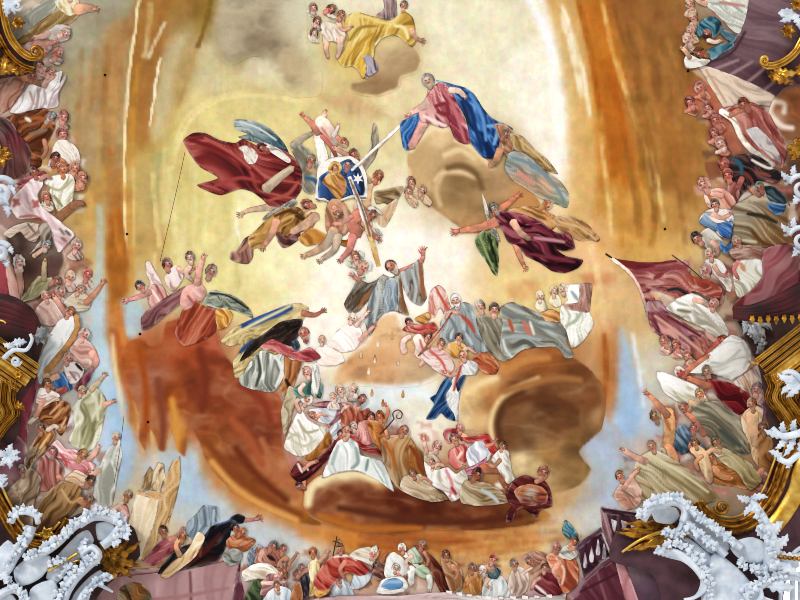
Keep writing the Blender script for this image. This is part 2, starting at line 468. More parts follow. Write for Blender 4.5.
    def swell(X, Y):
        u = np.clip((X - x0) / RX, 0, D.shape[1] - 1.001); v = np.clip((Y - y0) / RX, 0, D.shape[0] - 1.001)
        i = u.astype(int); k = v.astype(int); fu, fv = u - i, v - k
        return (Hh[k, i] * (1 - fu) + Hh[k, i + 1] * fu) * (1 - fv) + (Hh[k + 1, i] * (1 - fu) + Hh[k + 1, i + 1] * fu) * fv
    root_loc = pos(cx, cy, lift0 + float(OCC[cj, ci].max()))
    single = len(set(g[0] for g in geo)) == 1
    root = None if single else empty(name, root_loc)
    if root: tag(root, label, cat, group, kind)
    meshes = {}
    for key, nm, P, p, V, T, d, j, st in geo:
        X, Y = V[:, 0], V[:, 1]
        col = None
        if p['k'] == 'c':
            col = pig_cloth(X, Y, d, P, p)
            if p.get('soft'):
                w = sm(0, p['soft'], d + p['soft'] * .5 * (fbm(X / 6, Y / 6, NSEED[0]) - .6))[:, None]
                col = ground_at(X, Y) * (1 - w) + col * w
        else:
            b = hx(p['base']) * .88 + np.array([.93, .84, .77]) * .12; NSEED[0] += 3
            n = (fbm(X / 4, Y / 4, NSEED[0]) - .5)[:, None]
            A = np.array(P); c0 = A.mean(0); ext = np.ptp(A, axis=0).max() + 1e-6
            q = (-(X - c0[0]) * .6 - (Y - c0[1]) * .8)[:, None] / ext
            col = b * (1 + .4 * n + .42 * q) + np.array([.05, -.05, -.06]) * n
            e = ((1 - sm(.1, 1.0, d)) * sm(.3, .6, fbm(X / 5, Y / 5, NSEED[0] + 2, 2)))[:, None]; col = col * (1 - e * np.array([.25, .42, .45]))
        if p.get('st'): col = pig_strokes(col, X, Y, p['st'], 3 if p.get('name') == 'cloud' else 0, st)
        lift = rank[j] * 0.0009 + (.0035 if key[0] == 'hair' else 0)
        own = 0.0009 * np.sqrt(np.clip(d / max(d.max(), .5), 0, 1)) 
        if p['k'] == 'h': own = .003 * np.sqrt(np.clip(1 - (1 - d / max(d.max(), .5)) ** 2, 0, 1))
        base = basef(X, Y); h = base + swell(X, Y) + lift + own
        cJ = np.clip(((Y + 80) // 2).astype(int), 0, 379); cI = np.clip(((X + 80) // 2).astype(int), 0, 479); np.maximum.at(OCC, (cJ, cI), h + 0.0015)
        W = np.array([pos(a, b_, c) for a, b_, c in zip(X, Y, h)])
        # rim: the outline turned back towards the plaster, so that the relief has a thickness
        ed = {}
        for t in T:
            for a, b_ in ((t[0], t[1]), (t[1], t[2]), (t[2], t[0])):
                k2 = (min(a, b_), max(a, b_)); ed[k2] = None if k2 in ed else (a, b_)
        rim = [e for e in ed.values() if e]
        rv = sorted(set(v for e in rim for v in e)); mq = {v: len(X) + k for k, v in enumerate(rv)}; mp = {v: len(X) + len(rv) + k for k, v in enumerate(rv)}
        back = np.array([pos(X[v], Y[v], max(base[v] - 0.002, h[v] - 0.01) if rank[j] == 0 else h[v] - 0.003) for v in rv])
        # chart triangles run clockwise seen from the floor or not: turn every face to the floor
        a0, b0, c0_ = (V[[t[k] for t in T]] for k in range(3))
        cr = (b0[:, 0] - a0[:, 0]) * (c0_[:, 1] - a0[:, 1]) - (b0[:, 1] - a0[:, 1]) * (c0_[:, 0] - a0[:, 0])
        F = [t if s_ < 0 else (t[0], t[2], t[1]) for t, s_ in zip(T, cr)]
        if not p.get('soft'): F += [(mq[e[1]], mq[e[0]], mp[e[0]], mp[e[1]]) for e in rim]
        VV = np.vstack([W, W[rv], back]); CC = np.vstack([col, col[rv], col[rv]])
        m = meshes.setdefault(key, dict(nm=nm, V=[], F=[], Cc=[], n=0, p=p))
        m['F'] += [tuple(i + m['n'] for i in f) for f in F]; m['V'].append(VV); m['Cc'].append(CC); m['n'] += len(VV)
    made = {}
    for key, m in sorted(meshes.items(), key=lambda t: t[0][0] == 'hair'):
        V = np.vstack(m['V']); Cc = np.vstack(m['Cc'])
        par = root
        if key[0] == 'hair' and 'body' in made: par = made['body']
        if single:
            o = link_mesh(name, V, m['F'], M_PAINT, None, Cc, off=root_loc); o.location = root_loc
            tag(o, label, cat, group, kind)
        else:
            pr = m['p'].get('par') if isinstance(m['p'], dict) else None
            if pr and pr in made: par = made[pr]
            o = link_mesh(m['nm'], V, m['F'], M_PAINT, par, Cc, off=root_loc)
            made.setdefault(m['nm'], o)
            if m['p'].get('label'): o['label'] = m['p']['label']
    return root
# ------------------------------------------------------------------ the painted heaven behind the figures
g_grid([
 'c4b49c cbbda5 b2a890 b98d4e a07d42 b3a585 dcd6ba f1ead2 f3ecd4 efe9cb f0e6c6 e2bd78 b0682a a7733f b19a86 9b7f80 9b7f80',
 'c0a898 cbbfae b09a76 ab7a42 c9bb94 a99a7c ddd6b4 d8bf78 d8c294 f2ebcd efe6c6 f8efdc c27c30 a06a34 9a6f3c 9a7a74 9a7a74',
 'b08878 c2ad9a b48b58 c29858 dccb94 d8c690 e0cd98 dcc48e ecdcae f5ecd0 f5ecd0 fdf6e4 d99d4a a4692e b07c40 a07060 907068',
 '9a7060 c8a070 bd9354 c8a660 e2d290 e8da9a ead9a0 e8d9a8 e8dcae d8b890 c0a070 f6ead0 e0a858 ab7232 b48545 906050 806050',
 'b09088 c9a868 c49a58 c8b078 e2d490 f2e9b4 f0e2b0 f2e4b8 f3ead0 c9ac82 c0a078 f2dcb4 e8bc74 bf8b48 bd9156 a88468 7a5048',
 'b09088 c0a890 d0b27c c8a668 e4d698 f3eab6 fbf2c8 fffae8 fffaf0 f9ecd6 e9ca98 ecc898 ecc590 d6ab6a d9bd86 b8a088 704040',
 'b09088 c0a08c c8d4d4 d8ccb0 e8d898 ecdfa4 f7e9bc fff6dc fffaf0 fdf3e0 eed49e efd8a0 e6bc88 dcb884 c8b090 b8a090 502828',
 'a07070 c8b0a0 c6d8de b4653a a05030 d8b080 fdf6ec f8ecd4 e8c090 ecc9a0 b07840 a86838 cfa274 dcc8a0 d8c8b0 c0b0a0 605040',
 'a07070 c0a898 c4d4de a0522e 9a4f2f 9a4c2c d0c0b0 f0e6cc e9eef0 f2e8d0 b08850 8a5c34 c09068 b8cce0 d8d0c4 b09880 705838',
 '988084 b09888 d0d8dc c8b090 b87040 a05a30 c09080 d0b8a8 d8c0a8 d0b090 c8a070 b88a58 a8b4c4 c8c0bc a89888 a88868 806848',
 '887068 a89080 c8c0b4 e0cfb0 c2cdd6 b87440 b06030 8a4a2a 743c24 7a4228 8c5430 c8a070 c4cad2 c4b6a4 b0a08c a89078 807060',
 '887870 987c70 a88c78 d8b890 d8c8b0 d8dce0 dcd8d0 d89850 c07838 c88a4c dcae70 e0c090 d4d0c8 807070 706870 989898 b0b0b0',
 'a08888 a88c88 b09090 b89090 b89898 b09090 c8a8a0 c8a8a0 d0b8b0 d8c8c0 d8c8c0 b08890 704858 604858 706870 a0a0a8 d0d4e0',
], list(range(0, 850, 50)), list(range(0, 650, 50)))
# broad patches
patch('85,-40 140,-40 138,10 110,35 80,80 60,100 50,70 75,30', 'aca994', 16, .8)
patch('60,60 95,70 95,160 75,180 62,120', 'b6a276', 14, .7)
patch('104,30 130,20 128,120 122,160 106,150 98,90', 'b58752', 10, .8)
patch('143,-40 175,-40 165,30 158,70 152,130 140,155 128,150 130,60', 'a9753a', 6, .85)
patch('162,60 185,35 178,80 170,110 160,140 152,130', 'd3c8a4', 7, .9)
patch('178,60 200,20 205,50 185,90 172,105', 'b5965c', 8, .7)
patch('188,-40 215,-40 212,10 205,40 195,30', '9a7936', 8, .8)
patch('200,40 235,70 265,62 280,80 240,90 205,95', 'dccfa8', 9, .8)
patch('250,58 278,62 285,75 265,85 240,78', 'e9e3c6', 5, .8)
patch('165,130 205,95 260,100 300,125 240,128 190,150 170,230 160,220', 'e7d894', 14, .7)
patch('140,160 165,150 162,200 150,210 138,190', 'b5b07a', 7, .7)
patch('128,150 150,160 152,230 140,260 128,240', 'c6a766', 9, .8)
patch('105,150 124,150 122,200 128,250 130,290 124,310 110,310 106,250 110,200', 'b4702c', 5, .9)
patch('112,205 124,215 128,260 126,300 112,300 106,260', 'a9621e', 5, .8)
patch('96,205 103,205 103,260 101,300 94,300 95,250', 'bccac8', 4, .85)
patch('84,190 95,200 93,270 82,250', 'd4ad68', 6, .8)
patch('100,300 108,310 112,345 125,390 132,430 118,460 100,450 90,400 92,340', 'c3d7e2', 9, .95)
patch('112,380 128,400 136,440 130,480 112,490 108,430', 'a9c5e2', 8, .9)
patch('118,300 140,302 145,325 132,338 122,330', 'bcd6e4', 4, .95)
patch('106,300 120,300 124,335 140,370 150,420 158,455 146,460 136,440 128,420 124,390 114,370 108,340', 'c2722f', 6, .95)
patch('112,330 130,345 140,380 134,400 122,385', 'b45c28', 6, .8)
patch('145,450 200,445 215,470 235,490 270,510 300,522 320,540 250,545 190,520 150,500', 'c6d4de', 12, .9)
patch('170,455 205,460 215,490 190,505 172,490', 'b4cce2', 8, .8)
patch('200,450 240,485 280,505 330,528 420,540 520,532 560,515 585,495 590,460 600,470 600,500 560,530 500,545 420,552 340,550 290,530 240,510 205,480', 'c98038', 10, .9)
patch('290,520 340,545 420,552 500,540 500,555 400,562 330,558', 'd8964c', 6, .8)
patch('360,535 470,538 545,525 550,532 480,545 400,548', '9a5228', 5, .75)
patch('330,548 420,556 520,548 560,535 570,545 500,560 400,566', 'e6bb78', 6, .7)
patch('440,542 470,540 500,548 470,552', 'b05a24', 3, .7)
patch('460,528 500,536 560,526 585,512 580,530 540,545 490,545', 'e2b06c', 5, .8)
patch('350,548 400,545 440,552 400,560', 'c87a38', 4, .7)
patch('430,556 480,552 540,552 560,560 500,566', 'eed3a0', 5, .8)
patch('300,540 330,545 340,560 310,565 285,552', 'ded9d0', 6, .7)
patch('520,455 560,440 590,470 585,500 550,520 520,500', 'd6b07c', 12, .7)
patch('590,440 612,440 618,480 612,520 590,530 570,515 585,495', 'b9c6d6', 8, .9)
patch('540,520 600,505 605,550 570,560 540,545', 'd6d2c4', 8, .8)
patch('616,330 628,332 636,380 640,420 628,440 614,420 616,370', 'a6c6e8', 6, .95)
patch('640,360 660,350 672,400 655,440 640,420', 'bdcde0', 8, .8)
patch('604,400 616,410 612,450 600,460', 'b8c8dc', 5, .8)
patch('600,320 618,330 616,400 608,420 600,390 596,350', 'c07c40', 6, .85)
patch('596,380 606,395 604,415 596,405', 'a4561c', 4, .8)
# crisp slashes of light in the painted arch at the right, dark seams beside them
for a, w, c in [('598,-10 606,20 614,50 621,72 630,100 640,128', 3.2, 'efd596'), ('640,124 647,140 653,160 657,185 661,205', 2.6, 'f0d898'), ('598,95 602,120 606,148 610,175', 3.4, 'f3d998'), ('648,104 651,120 653,132', 1.6, 'f6e4ac'), ('646,108 649,122 651,130', 1.6, '6c5420'), ('560,20 570,50 580,85', 3, 'fff8e6'), ('570,35 580,70 588,100', 2.4, 'fdf0d0'), ('530,0 545,30 555,62', 3, 'fffdf6'), ('612,65 617,85 620,105', 7, 'a8561a'), ('606,20 612,44 616,60', 5, 'b86a22'), ('576,0 588,30 594,60', 4, 'b9772e')]: streak(a, w, c, .8, .95, .3)
for a, w, c in [('166,235 168,195 178,145 198,112 235,96 285,98 310,108', 3.5, 'f4e6a8'), ('172,150 186,118 214,98 250,90', 2.5, 'efe0a4'), ('239,205 236,226 243,250', 3, 'fdf8dc'), ('300,262 330,240 350,238', 4, 'fffdf4'), ('148,60 156,40 166,20', 3, 'e8dcb8'), ('176,110 190,70 200,30', 3, 'c0a064'), ('196,50 206,20 212,-5', 4, '8a6a2c'), ('132,160 134,210 132,250', 3, 'e0c07c'), ('152,170 156,220 160,250', 4, 'e8d692')]: streak(a, w, c, 1.5, .85, .4)
# the glow
patch('300,250 340,225 380,230 420,225 470,245 440,300 400,330 380,320 340,350 300,370 282,330 300,290', 'fffaf0', 22, .95)
patch('255,215 300,225 320,260 300,285 265,275', 'fbf3cc', 14, .8)
patch('430,-60 520,-60 530,10 510,60 470,70 440,40','ece9cf',14,.8)
patch('420,-40 515,-40 545,40 555,120 545,170 520,140 490,105 450,80 430,50', 'f3eccf', 14, .8)
patch('500,60 545,50 562,120 558,180 535,170 515,120', 'fdf8ec', 14, .85)
patch('515,-40 532,-40 552,20 560,70 566,120 563,180 553,180 555,110 545,50 528,10', 'fffdf8', 5, .9)
patch('545,-40 572,-40 590,60 596,140 596,230 570,240 572,150 565,80 552,20', 'dcb474', 7, .9)
patch('572,-40 602,-40 622,60 645,180 650,240 600,250 598,140 590,60', 'c77d2c', 7, .95)
patch('598,60 612,60 632,150 625,190 608,170 602,110', 'b8681e', 7, .8)
patch('604,-40 690,-40 692,60 690,110 700,150 690,210 670,230 655,160 636,90 618,40', '9c6a38', 8, .95)
patch('630,90 690,100 705,160 690,220 665,230 650,160', 'a9783d', 10, .8)
patch('600,190 650,190 690,210 690,255 640,262 600,258', 'd2a45c', 12, .8)
patch('560,225 605,215 618,265 618,320 600,340 575,310 560,280', 'e9c08c', 10, .8)
patch('500,265 560,270 590,285 600,310 560,320 520,300 495,290', 'efd594', 9, .8)
patch('505,285 535,280 540,295 515,300', 'd9a56c', 5, .7)
patch('580,275 612,272 612,284 585,284', 'd08a5c', 4, .7)
patch('618,265 640,300 650,330 640,345 620,330 612,290', 'd9b884', 8, .8)
patch('640,340 680,370 690,400 660,420 640,390', 'dccdb0', 8, .8)
patch('335,385 380,388 430,388 440,420 410,430 380,430 345,415 320,400', 'e6edf0', 9, .9)
patch('395,395 450,410 450,440 400,440', 'f0e8d4', 8, .9)
patch('215,70 300,95 360,110 330,150 290,140 250,115', 'e6d69c', 16, .6)
patch('320,95 360,100 400,120 375,118 340,112', 'c8a478', 8, .7)
patch('380,90 420,90 420,130 395,130 385,110', 'ead9b0', 8, .7)
# streaks of the long brush
for a in ['142,-20 133,40 127,90 124,150 124,200 127,255', '133,30 126,110 123,170']: streak(a, 2.2, 'f8e8b8', .6, 1, .25)
streak('160,55 154,95 149,128', 2, 'fdf4d6', .6, 1, .2); streak('150,0 147,40 143,60', 4, 'e3d0a0', 3, .7)
for a, w, c in [('138,60 132,130 130,170', 4, 'c8923c'), ('118,150 114,200 120,260', 4, 'c98336'), ('126,180 131,260 132,300', 5, 'd09444'),
                ('116,300 126,350 140,400', 5, 'd68c44'), ('111,330 117,380 127,430', 3, 'f0dcae'), ('150,420 154,450 156,470', 3, 'e8c890'), ('134,380 140,430 143,460', 4, 'e0b888')]: streak(a, w, c, 3, .8)
for a, w, c in [('600,-10 612,50 628,100 645,150 655,210', 3, 'efd08a'), ('651,150 658,185 664,225', 2.4, 'f2d898'), ('600,130 606,180 612,240', 3.4, 'f0cf8c'), ('562,10 572,50 583,100', 6, 'fdf4dc'), ('560,0 580,60 590,120', 3, 'fff8e4'), ('575,-10 592,60 600,120', 4, 'b0621c'),
                ('608,70 622,120 632,170', 5, 'b4601c'), ('612,0 632,70 648,130', 3, '94602c'), ('525,-10 545,30 556,70', 6, 'ffffff'), ('548,60 556,110 556,170', 8, 'fffdf4'),
                ('618,170 622,210 620,250', 4, 'c88f3c'), ('640,170 655,210 650,250', 5, 'b07c34'), ('590,240 600,290 606,330', 5, 'f0d0a0'), ('604,330 606,380 600,410', 4, 'a85c24'), ('632,330 640,380 644,410', 3, 'e2ecf4')]: streak(a, w, c, 2.5, .8)
for k in range(26):
    y = 520 + k * 1.5; x = 330 + 150 * vnoise(np.array([k * .7]), np.array([3.]))[0]
    streak(f'{x:.0f},{y:.0f} {x+50:.0f},{y+4:.0f} {x+110:.0f},{y-2:.0f}', 3, ['8a4820', 'e0a45c', 'b8682c', 'f0cc8c'][k % 4], 3.5, .35)
for k in range(46):     # brown field at the right and gold field at the left, long strokes
    r1, r2, r3 = (vnoise(np.array([k * 1.3]), np.array([q]))[0] for q in (1., 5., 9.))
    x = 612 + 75 * r1; y = -20 + 190 * r2
    streak(f'{x:.0f},{y:.0f} {x+8+6*r3:.0f},{y+40:.0f} {x+14:.0f},{y+80:.0f}', 3 + 4 * r3, ['8f6230', 'bb884a', 'a06c2c', 'b5763a'][k % 4], 3, .5)
    x = 150 + 90 * r2; y = 130 + 130 * r1
    streak(f'{x:.0f},{y:.0f} {x-2:.0f},{y+30:.0f} {x-1:.0f},{y+60:.0f}', 3 + 4 * r3, ['d8c880', 'f0e6b0', 'e0cf8a', 'eadc9c'][k % 4], 3, .5)
    x = 70 + 60 * r3; y = 10 + 150 * r2
    streak(f'{x:.0f},{y:.0f} {x-3:.0f},{y+30:.0f} {x-4:.0f},{y+70:.0f}', 3 + 3 * r1, ['a67c48', 'c39a62', 'b08e60', 'b6ac8c'][k % 4], 3, .5)
# half-lost draperies and shadows between the figures of the two side groups and the bottom rim
def clutter(region, n, pal, seed, size=(5, 15)):
    R = random.Random(seed); P = pp(region); xs = [p[0] for p in P]; ys = [p[1] for p in P]; k = 0
    while k < n:
        x, y = R.uniform(min(xs), max(xs)), R.uniform(min(ys), max(ys))
        if not inside(np.array([x]), np.array([y]), P)[0]: continue
        k += 1; l = R.uniform(*size); w = l * R.uniform(.25, .6); a = R.uniform(0, math.pi)
        q = [(x + l * math.cos(a + t) * math.cos(0) * (1 if abs(math.cos(t)) > .5 else w / l), y + l * math.sin(a + t) * R.uniform(.5, 1) * (1 if abs(math.cos(t)) > .5 else w / l)) for t in (0, 1.2, 2.2, 3.3, 4.3, 5.4)]
        patch(q, R.choice(pal), R.uniform(1.2, 2.6), R.uniform(.55, .95), .8)
PALL = ['e8c8bc', 'f2e6de', 'd8a898', 'b87c68', 'c8b098', 'f6f0ea', 'a06a54', 'e0b8ac', 'd0c4b4', '8a5448', 'c89478']
clutter('-40,-40 70,-40 66,20 50,60 55,110 75,130 78,180 70,220 84,260 92,300 90,345 95,370 104,400 100,440 118,470 110,520 60,530 20,520 -40,520', 330, PALL, 3)
clutter('686,-20 740,-20 742,40 700,60 690,90 710,140 702,190 700,250 680,280 650,300 650,330 690,360 660,400 655,440 625,460 620,510 700,515 770,500 800,440 800,110 760,90', 330, ['d8a898', 'e8d8cc', 'b87060', '8a5040', 'c8a88c', 'a08468', 'f0e8e0', 'c07c6c', '7c4c44', 'b89c78', 'd8bca0', '6c4a3c'], 4)
clutter('120,560 250,550 300,548 420,550 520,560 575,545 580,600 240,600', 90, ['b08068', 'd8c8b4', '8a5040', 'e4d8cc', 'a86c48', 'c89c84', '6c4038', 'c8ccd0'], 5, (3, 9))
clutter('285,395 420,420 500,440 512,490 440,495 320,470 290,470', 90, ['e8d8cc', 'b87060', 'c88c6c', 'f4efe8', '9c5040', 'd8b0a0', 'c8ccd0'], 6, (3, 9))
patch('690,82 706,80 722,106 726,128 716,122 704,112 686,104', 'b8684f', 3, .9)
patch('708,116 722,112 734,130 740,150 724,150 710,138', 'bb6c55', 3, .9)
# brush grain over the whole plaster: short strokes that follow the length of the nave, and scumbled blotches
gd = fbm(gx / 60, gy / 60, 61, 2) * 2.2
un = gx + 9 * gd; vn = gy + 9 * fbm(gx / 50, gy / 70, 66, 2)
gn = fbm(un / 2.6, vn / 22, 71, 3) - .5
g2 = fbm(gx / 20 + vn / 40, gy / 5.5, 77, 3) - .5
gm = fbm(gx / 14, gy / 14, 81, 5) - .5
amp = (1.25 - ground.mean(-1, keepdims=True)) * 1.3
ground[:] = np.clip(ground * (1 + amp * (.06 * gn[..., None] + .03 * g2[..., None] + 0.26 * gm[..., None] * np.array([.8, 1, 1.3]))), 0, 1)

hue = np.stack([fbm(gx / 5, gy / 6, 301 + 7 * k, 3) - .5 for k in range(3)], -1)
ground[:] = np.clip(ground * (1 + .06 * hue) + .018 * hue, 0, 1)

def build_ceiling():
    st = 1.5; xs = np.arange(GX0, GX0 + GW, st); ys = np.arange(GY0, GY0 + GH, st)
    X, Y = np.meshgrid(xs, ys); n, m = X.shape
    V = np.zeros((n * m, 3)); V[:, 0] = (X.ravel() - 400) * S; V[:, 1] = (Y.ravel() - 300) * S; V[:, 2] = H
    idx = np.arange(n * m).reshape(n, m)
    F = np.stack([idx[:-1, :-1], idx[1:, :-1], idx[1:, 1:], idx[:-1, 1:]], -1).reshape(-1, 4)
    me = bpy.data.meshes.new('ceiling'); me.vertices.add(len(V)); me.vertices.foreach_set('co', V.ravel())
    me.loops.add(F.size); me.loops.foreach_set('vertex_index', F.ravel())
    me.polygons.add(len(F)); me.polygons.foreach_set('loop_start', np.arange(len(F)) * 4); me.polygons.foreach_set('loop_total', np.full(len(F), 4))
    me.update(calc_edges=True); me.validate()
    at = me.attributes.new('pigment', 'FLOAT_COLOR', 'POINT')
    c = np.ones((len(V), 4)); c[:, :3] = lime(ground[(Y - GY0).ravel().astype(int), (X - GX0).ravel().astype(int)]); at.data.foreach_set('color', c.ravel())
    me.materials.append(M_GROUND)
    o = bpy.data.objects.new('ceiling', me); COL.objects.link(o); o['kind'] = 'structure'
    return o
build_ceiling()
M_WALL = solid_mat('pale limewash', 'd8d4cc', 'e6e2da', .9, 0, 1.5, .1)
def wall(name, x0, y0, x1, y1):
    c = lambda x, y, z: ((x - 400) * S, (y - 300) * S, z)
    zs = (H - 1.7, H - .45, H - .45, H); V = []
    for z, d in ((H - 1.7, 0), (H, 0)): V += [c(x0, y0, z), c(x1, y0, z), c(x1, y1, z), c(x0, y1, z)]
    o = link_mesh(name, V, [(0, 1, 2, 3), (7, 6, 5, 4), (0, 4, 5, 1), (1, 5, 6, 2), (2, 6, 7, 3), (3, 7, 4, 0)], M_WALL, None, None, False); o['kind'] = 'structure'
wall('wall_left', -124, -124, -110, 724); wall('wall_right', 910, -124, 924, 724); wall('wall_far', -110, -124, 910, -110); wall('wall_near', -110, 710, 910, 724)
# ------------------------------------------------------------------ clouds
def cloud(label, pts, base, soft=5, ang=0, s=9, amt=.6, relief=1.3, **k):
    return fig('cloud', label, 'cloud', [C('cloud', pts, base, ang, s=s, amt=amt, soft=soft, **k)], relief=relief)
def person(label, parts, cat='person', name='person', group=None): return fig(name, label, cat, parts, group)

cloud('soft grey-tan cloud at the top of the vault beside the yellow-robed figure', '214,-10 240,-30 290,-25 306,8 308,45 322,72 320,95 292,97 272,78 262,58 250,57 230,66 214,52 209,25',
      [(255, 30, 'b6a68c'), (230, 40, 'bcae94'), (302, 15, 'd8d3ba'), (290, 70, 'c4b28e'), (258, 38, 'a08e74'), (312, 88, 'd0be98'), (240, 0, 'beb296')], 13, 40, 12)
cloud('small tan cloud carrying the yellow-robed figure', '373,66 376,48 384,40 400,37 416,46 423,60 417,73 402,78 398,89 376,97 352,93 350,83 364,78',
      [(395, 60, 'b89c76'), (412, 70, 'ae906a'), (380, 85, 'a3825e'), (360, 90, 'ba9a70'), (388, 42, 'dfcc9c'), (376, 60, 'cdb088')], 4, 20)
cloud('tan billowing cloud under the blue-mantled figure', '407,168 407,152 417,138 430,126 445,127 456,137 470,144 480,152 492,165 508,172 522,178 532,190 542,205 532,214 512,212 498,214 494,228 482,236 462,230 445,218 430,207 418,199 412,185',
      [(440, 138, 'e8cc9e'), (425, 158, 'c8a87a'), (420, 185, 'd6b482'), (455, 195, '8f7048'), (468, 182, '9c7c52'), (452, 176, '967850'), (440, 200, 'a08258'), (490, 195, 'b08c62'), (500, 185, 'bd9a70'), (440, 213, 'd2ac7c'), (480, 163, 'd6b486'), (470, 226, 'cc9f6c'), (525, 200, 'c8925a'), (450, 155, 'c2a074')], 1.8, -30, 9, .5,
      st=[('436,180 445,172 462,172 478,178', 3, 'e8caa0'), ('440,205 436,190 440,178', 3, 'd9b88c'), ('445,155 460,150 474,158', 3, 'ecd2a6'), ('411,150 420,138 432,129 446,130', 3, 'f4dfb6'), ('456,140 472,148 492,167', 2.5, 'f0d8ae'), ('408,170 412,188 424,202', 2.5, 'efd2a0'), ('448,168 462,166 476,174 482,188', 3, '7e6240')])
cloud('peach cloud on which the grey-habited man stands', '328,382 338,364 352,350 366,342 371,322 384,312 398,312 405,330 413,345 426,352 442,362 440,377 420,386 390,388 360,386 340,388',
      [(385, 330, 'eac294'), (380, 360, 'dba97a'), (350, 368, 'd5a272'), (420, 370, 'cfae88'), (400, 345, 'e4b88c'), (340, 380, 'e2b98c'), (435, 372, 'b9a284')], 7, 10, 6, .7)
cloud('great rust-red cloud bank sweeping down beside the kneeling man in a patterned cope', '120,352 130,340 142,336 150,345 160,342 165,322 175,318 212,305 221,345 232,362 250,378 266,388 280,394 286,410 283,435 287,462 298,485 316,508 322,526 300,524 262,508 228,488 206,464 198,442 190,430 186,458 178,452 172,430 166,452 158,450 150,430 146,452 138,440 138,415 128,390 122,372',
      [(130, 355, 'b8642e'), (150, 380, '9c5a44'), (160, 420, 'a8603a'), (185, 350, 'ab4f2a'), (215, 330, 'a64c34'), (200, 390, '873e26'), (240, 400, '934628'), (260, 430, '823e26'), (235, 450, '8e4a2a'), (275, 470, 'b06840'), (255, 490, 'a8602c'), (290, 500, 'c58a54'), (210, 450, 'b06a34'), (180, 430, 'c8863c'), (170, 400, 'a2501f'), (275, 410, 'a85638'), (195, 425, '8e4526'), (310, 520, 'b4702c')], 2.2, 60, 12, .75,
      st=[('205,440 230,470 262,495 300,515', 9, '8a4a22'), ('212,462 236,488 268,508 296,520', 3, 'dca45c'), ('236,448 256,474 286,500', 5, '74361c'), ('262,440 276,470 296,496', 4, 'b4704c'), ('140,350 146,390 146,430', 4, 'a8521f'), ('158,380 163,420 162,448', 4, '8a4a34'), ('200,350 206,380 202,410', 7, '7e3822'), ('172,400 176,425 176,450', 5, 'd89a48'), ('232,420 250,440 262,465', 7, 'ad5c38'), ('240,385 262,400 270,420', 6, '8e3e28'), ('184,330 206,325 214,345', 8, 'bf6a4c')])
cloud('dark brown cloud shelf under the crowd of white-robed people', '303,506 305,488 318,476 340,470 365,473 388,482 410,492 432,499 460,502 482,504 508,500 540,506 552,516 530,526 500,530 470,532 440,530 410,534 370,536 332,526 312,518',
      [(320, 480, 'eddcb0'), (345, 475, 'efdcb0'), (375, 482, 'cf9c68'), (306, 495, 'e3bd86'), (318, 495, '74361c'), (345, 488, '74361c'), (370, 489, '6e321a'), (395, 496, '682c16'), (425, 504, '642a16'), (460, 508, '662e18'), (495, 509, '703a1e'), (530, 512, '84502a'), (330, 495, '78381c'), (360, 497, '6a2c18'), (400, 505, '602814'), (440, 512, '642e18'), (480, 514, '7c4224'), (520, 514, '8c5228'), (380, 525, '7c3e1c'), (440, 527, '8e4e24'), (340, 520, 'b06a30'), (545, 515, 'b88448'), (322, 506, '7a3c22')], 2, 2, 8, .8,
      st=[('308,504 312,488 326,478 350,473 378,480', 6, 'f0dfb4'), ('320,516 360,528 420,528', 4, 'b8702e'), ('420,522 470,522 520,516', 3, '5e2a18'), ('340,508 400,518 450,520', 4, '60301c')])
cloud('big brown domed cloud below the grey-habited monks', '458,428 459,405 463,388 478,377 494,366 503,354 520,346 536,347 550,352 572,356 590,368 602,384 606,402 602,428 592,440 580,452 592,470 580,486 556,494 528,486 506,478 498,458 492,446 480,432 468,430',
      [(462, 420, 'edd6ac'), (470, 395, 'ecc992'), (485, 385, 'd6a468'), (480, 420, 'd9ac74'), (505, 365, 'bd7a40'), (520, 352, 'b06a34'), (545, 360, '9c5a2c'), (520, 388, '744626'), (502, 415, '70462a'), (545, 398, '683e22'), (575, 380, '784828'), (592, 400, '865230'), (560, 422, '74492a'), (525, 435, '704a2c'), (540, 412, '6a4226'), (550, 458, 'b08450'), (578, 442, '8a643a'), (538, 470, 'e4c892'), (520, 460, 'eed6a6'), (512, 440, '7c5230'), (580, 475, '9c7a4c'), (495, 400, 'b87c48'), (602, 415, 'b08860'), (500, 440, '8c5a34')], 1.8, 20, 10, .6,
      st=[('494,446 491,425 497,406 512,391 538,379', 2.4, 'f0d4a0'), ('500,440 498,422 505,404 522,392', 5, '5e3a22'), ('505,392 530,384 556,378 580,380', 3, 'a87444'), ('505,372 525,360 548,358', 4, 'c98c50'), ('468,392 480,384 496,378', 5, 'f0d6a4'), ('508,405 530,398 560,402 576,412', 4, '6c4024'), ('600,384 606,405 601,430', 4, '9c6c44')])

for x, y, lb in [(105, 75, 'small dark hole in the brown field left of the cream slash'), (127, 234, 'small dark hole in the rust streak'), (688, 71, 'small dark hole below the mauve vault tip'), (665, 229, 'small dark hole in the gold field above the red banner'), (140, 334, 'small dark hole where the rust cloud meets the sky'), (148, 422, 'small dark hole in the hanging tips of the rust cloud')]:
    fig('hole', lb, 'hole', [C('hole', ' '.join(f'{x + 1.5 * math.cos(k):.2f},{y + 1.5 * math.sin(k):.2f}' for k in range(6)), '120c0a', amt=.2, edge=1)], 'dark holes in the vault')
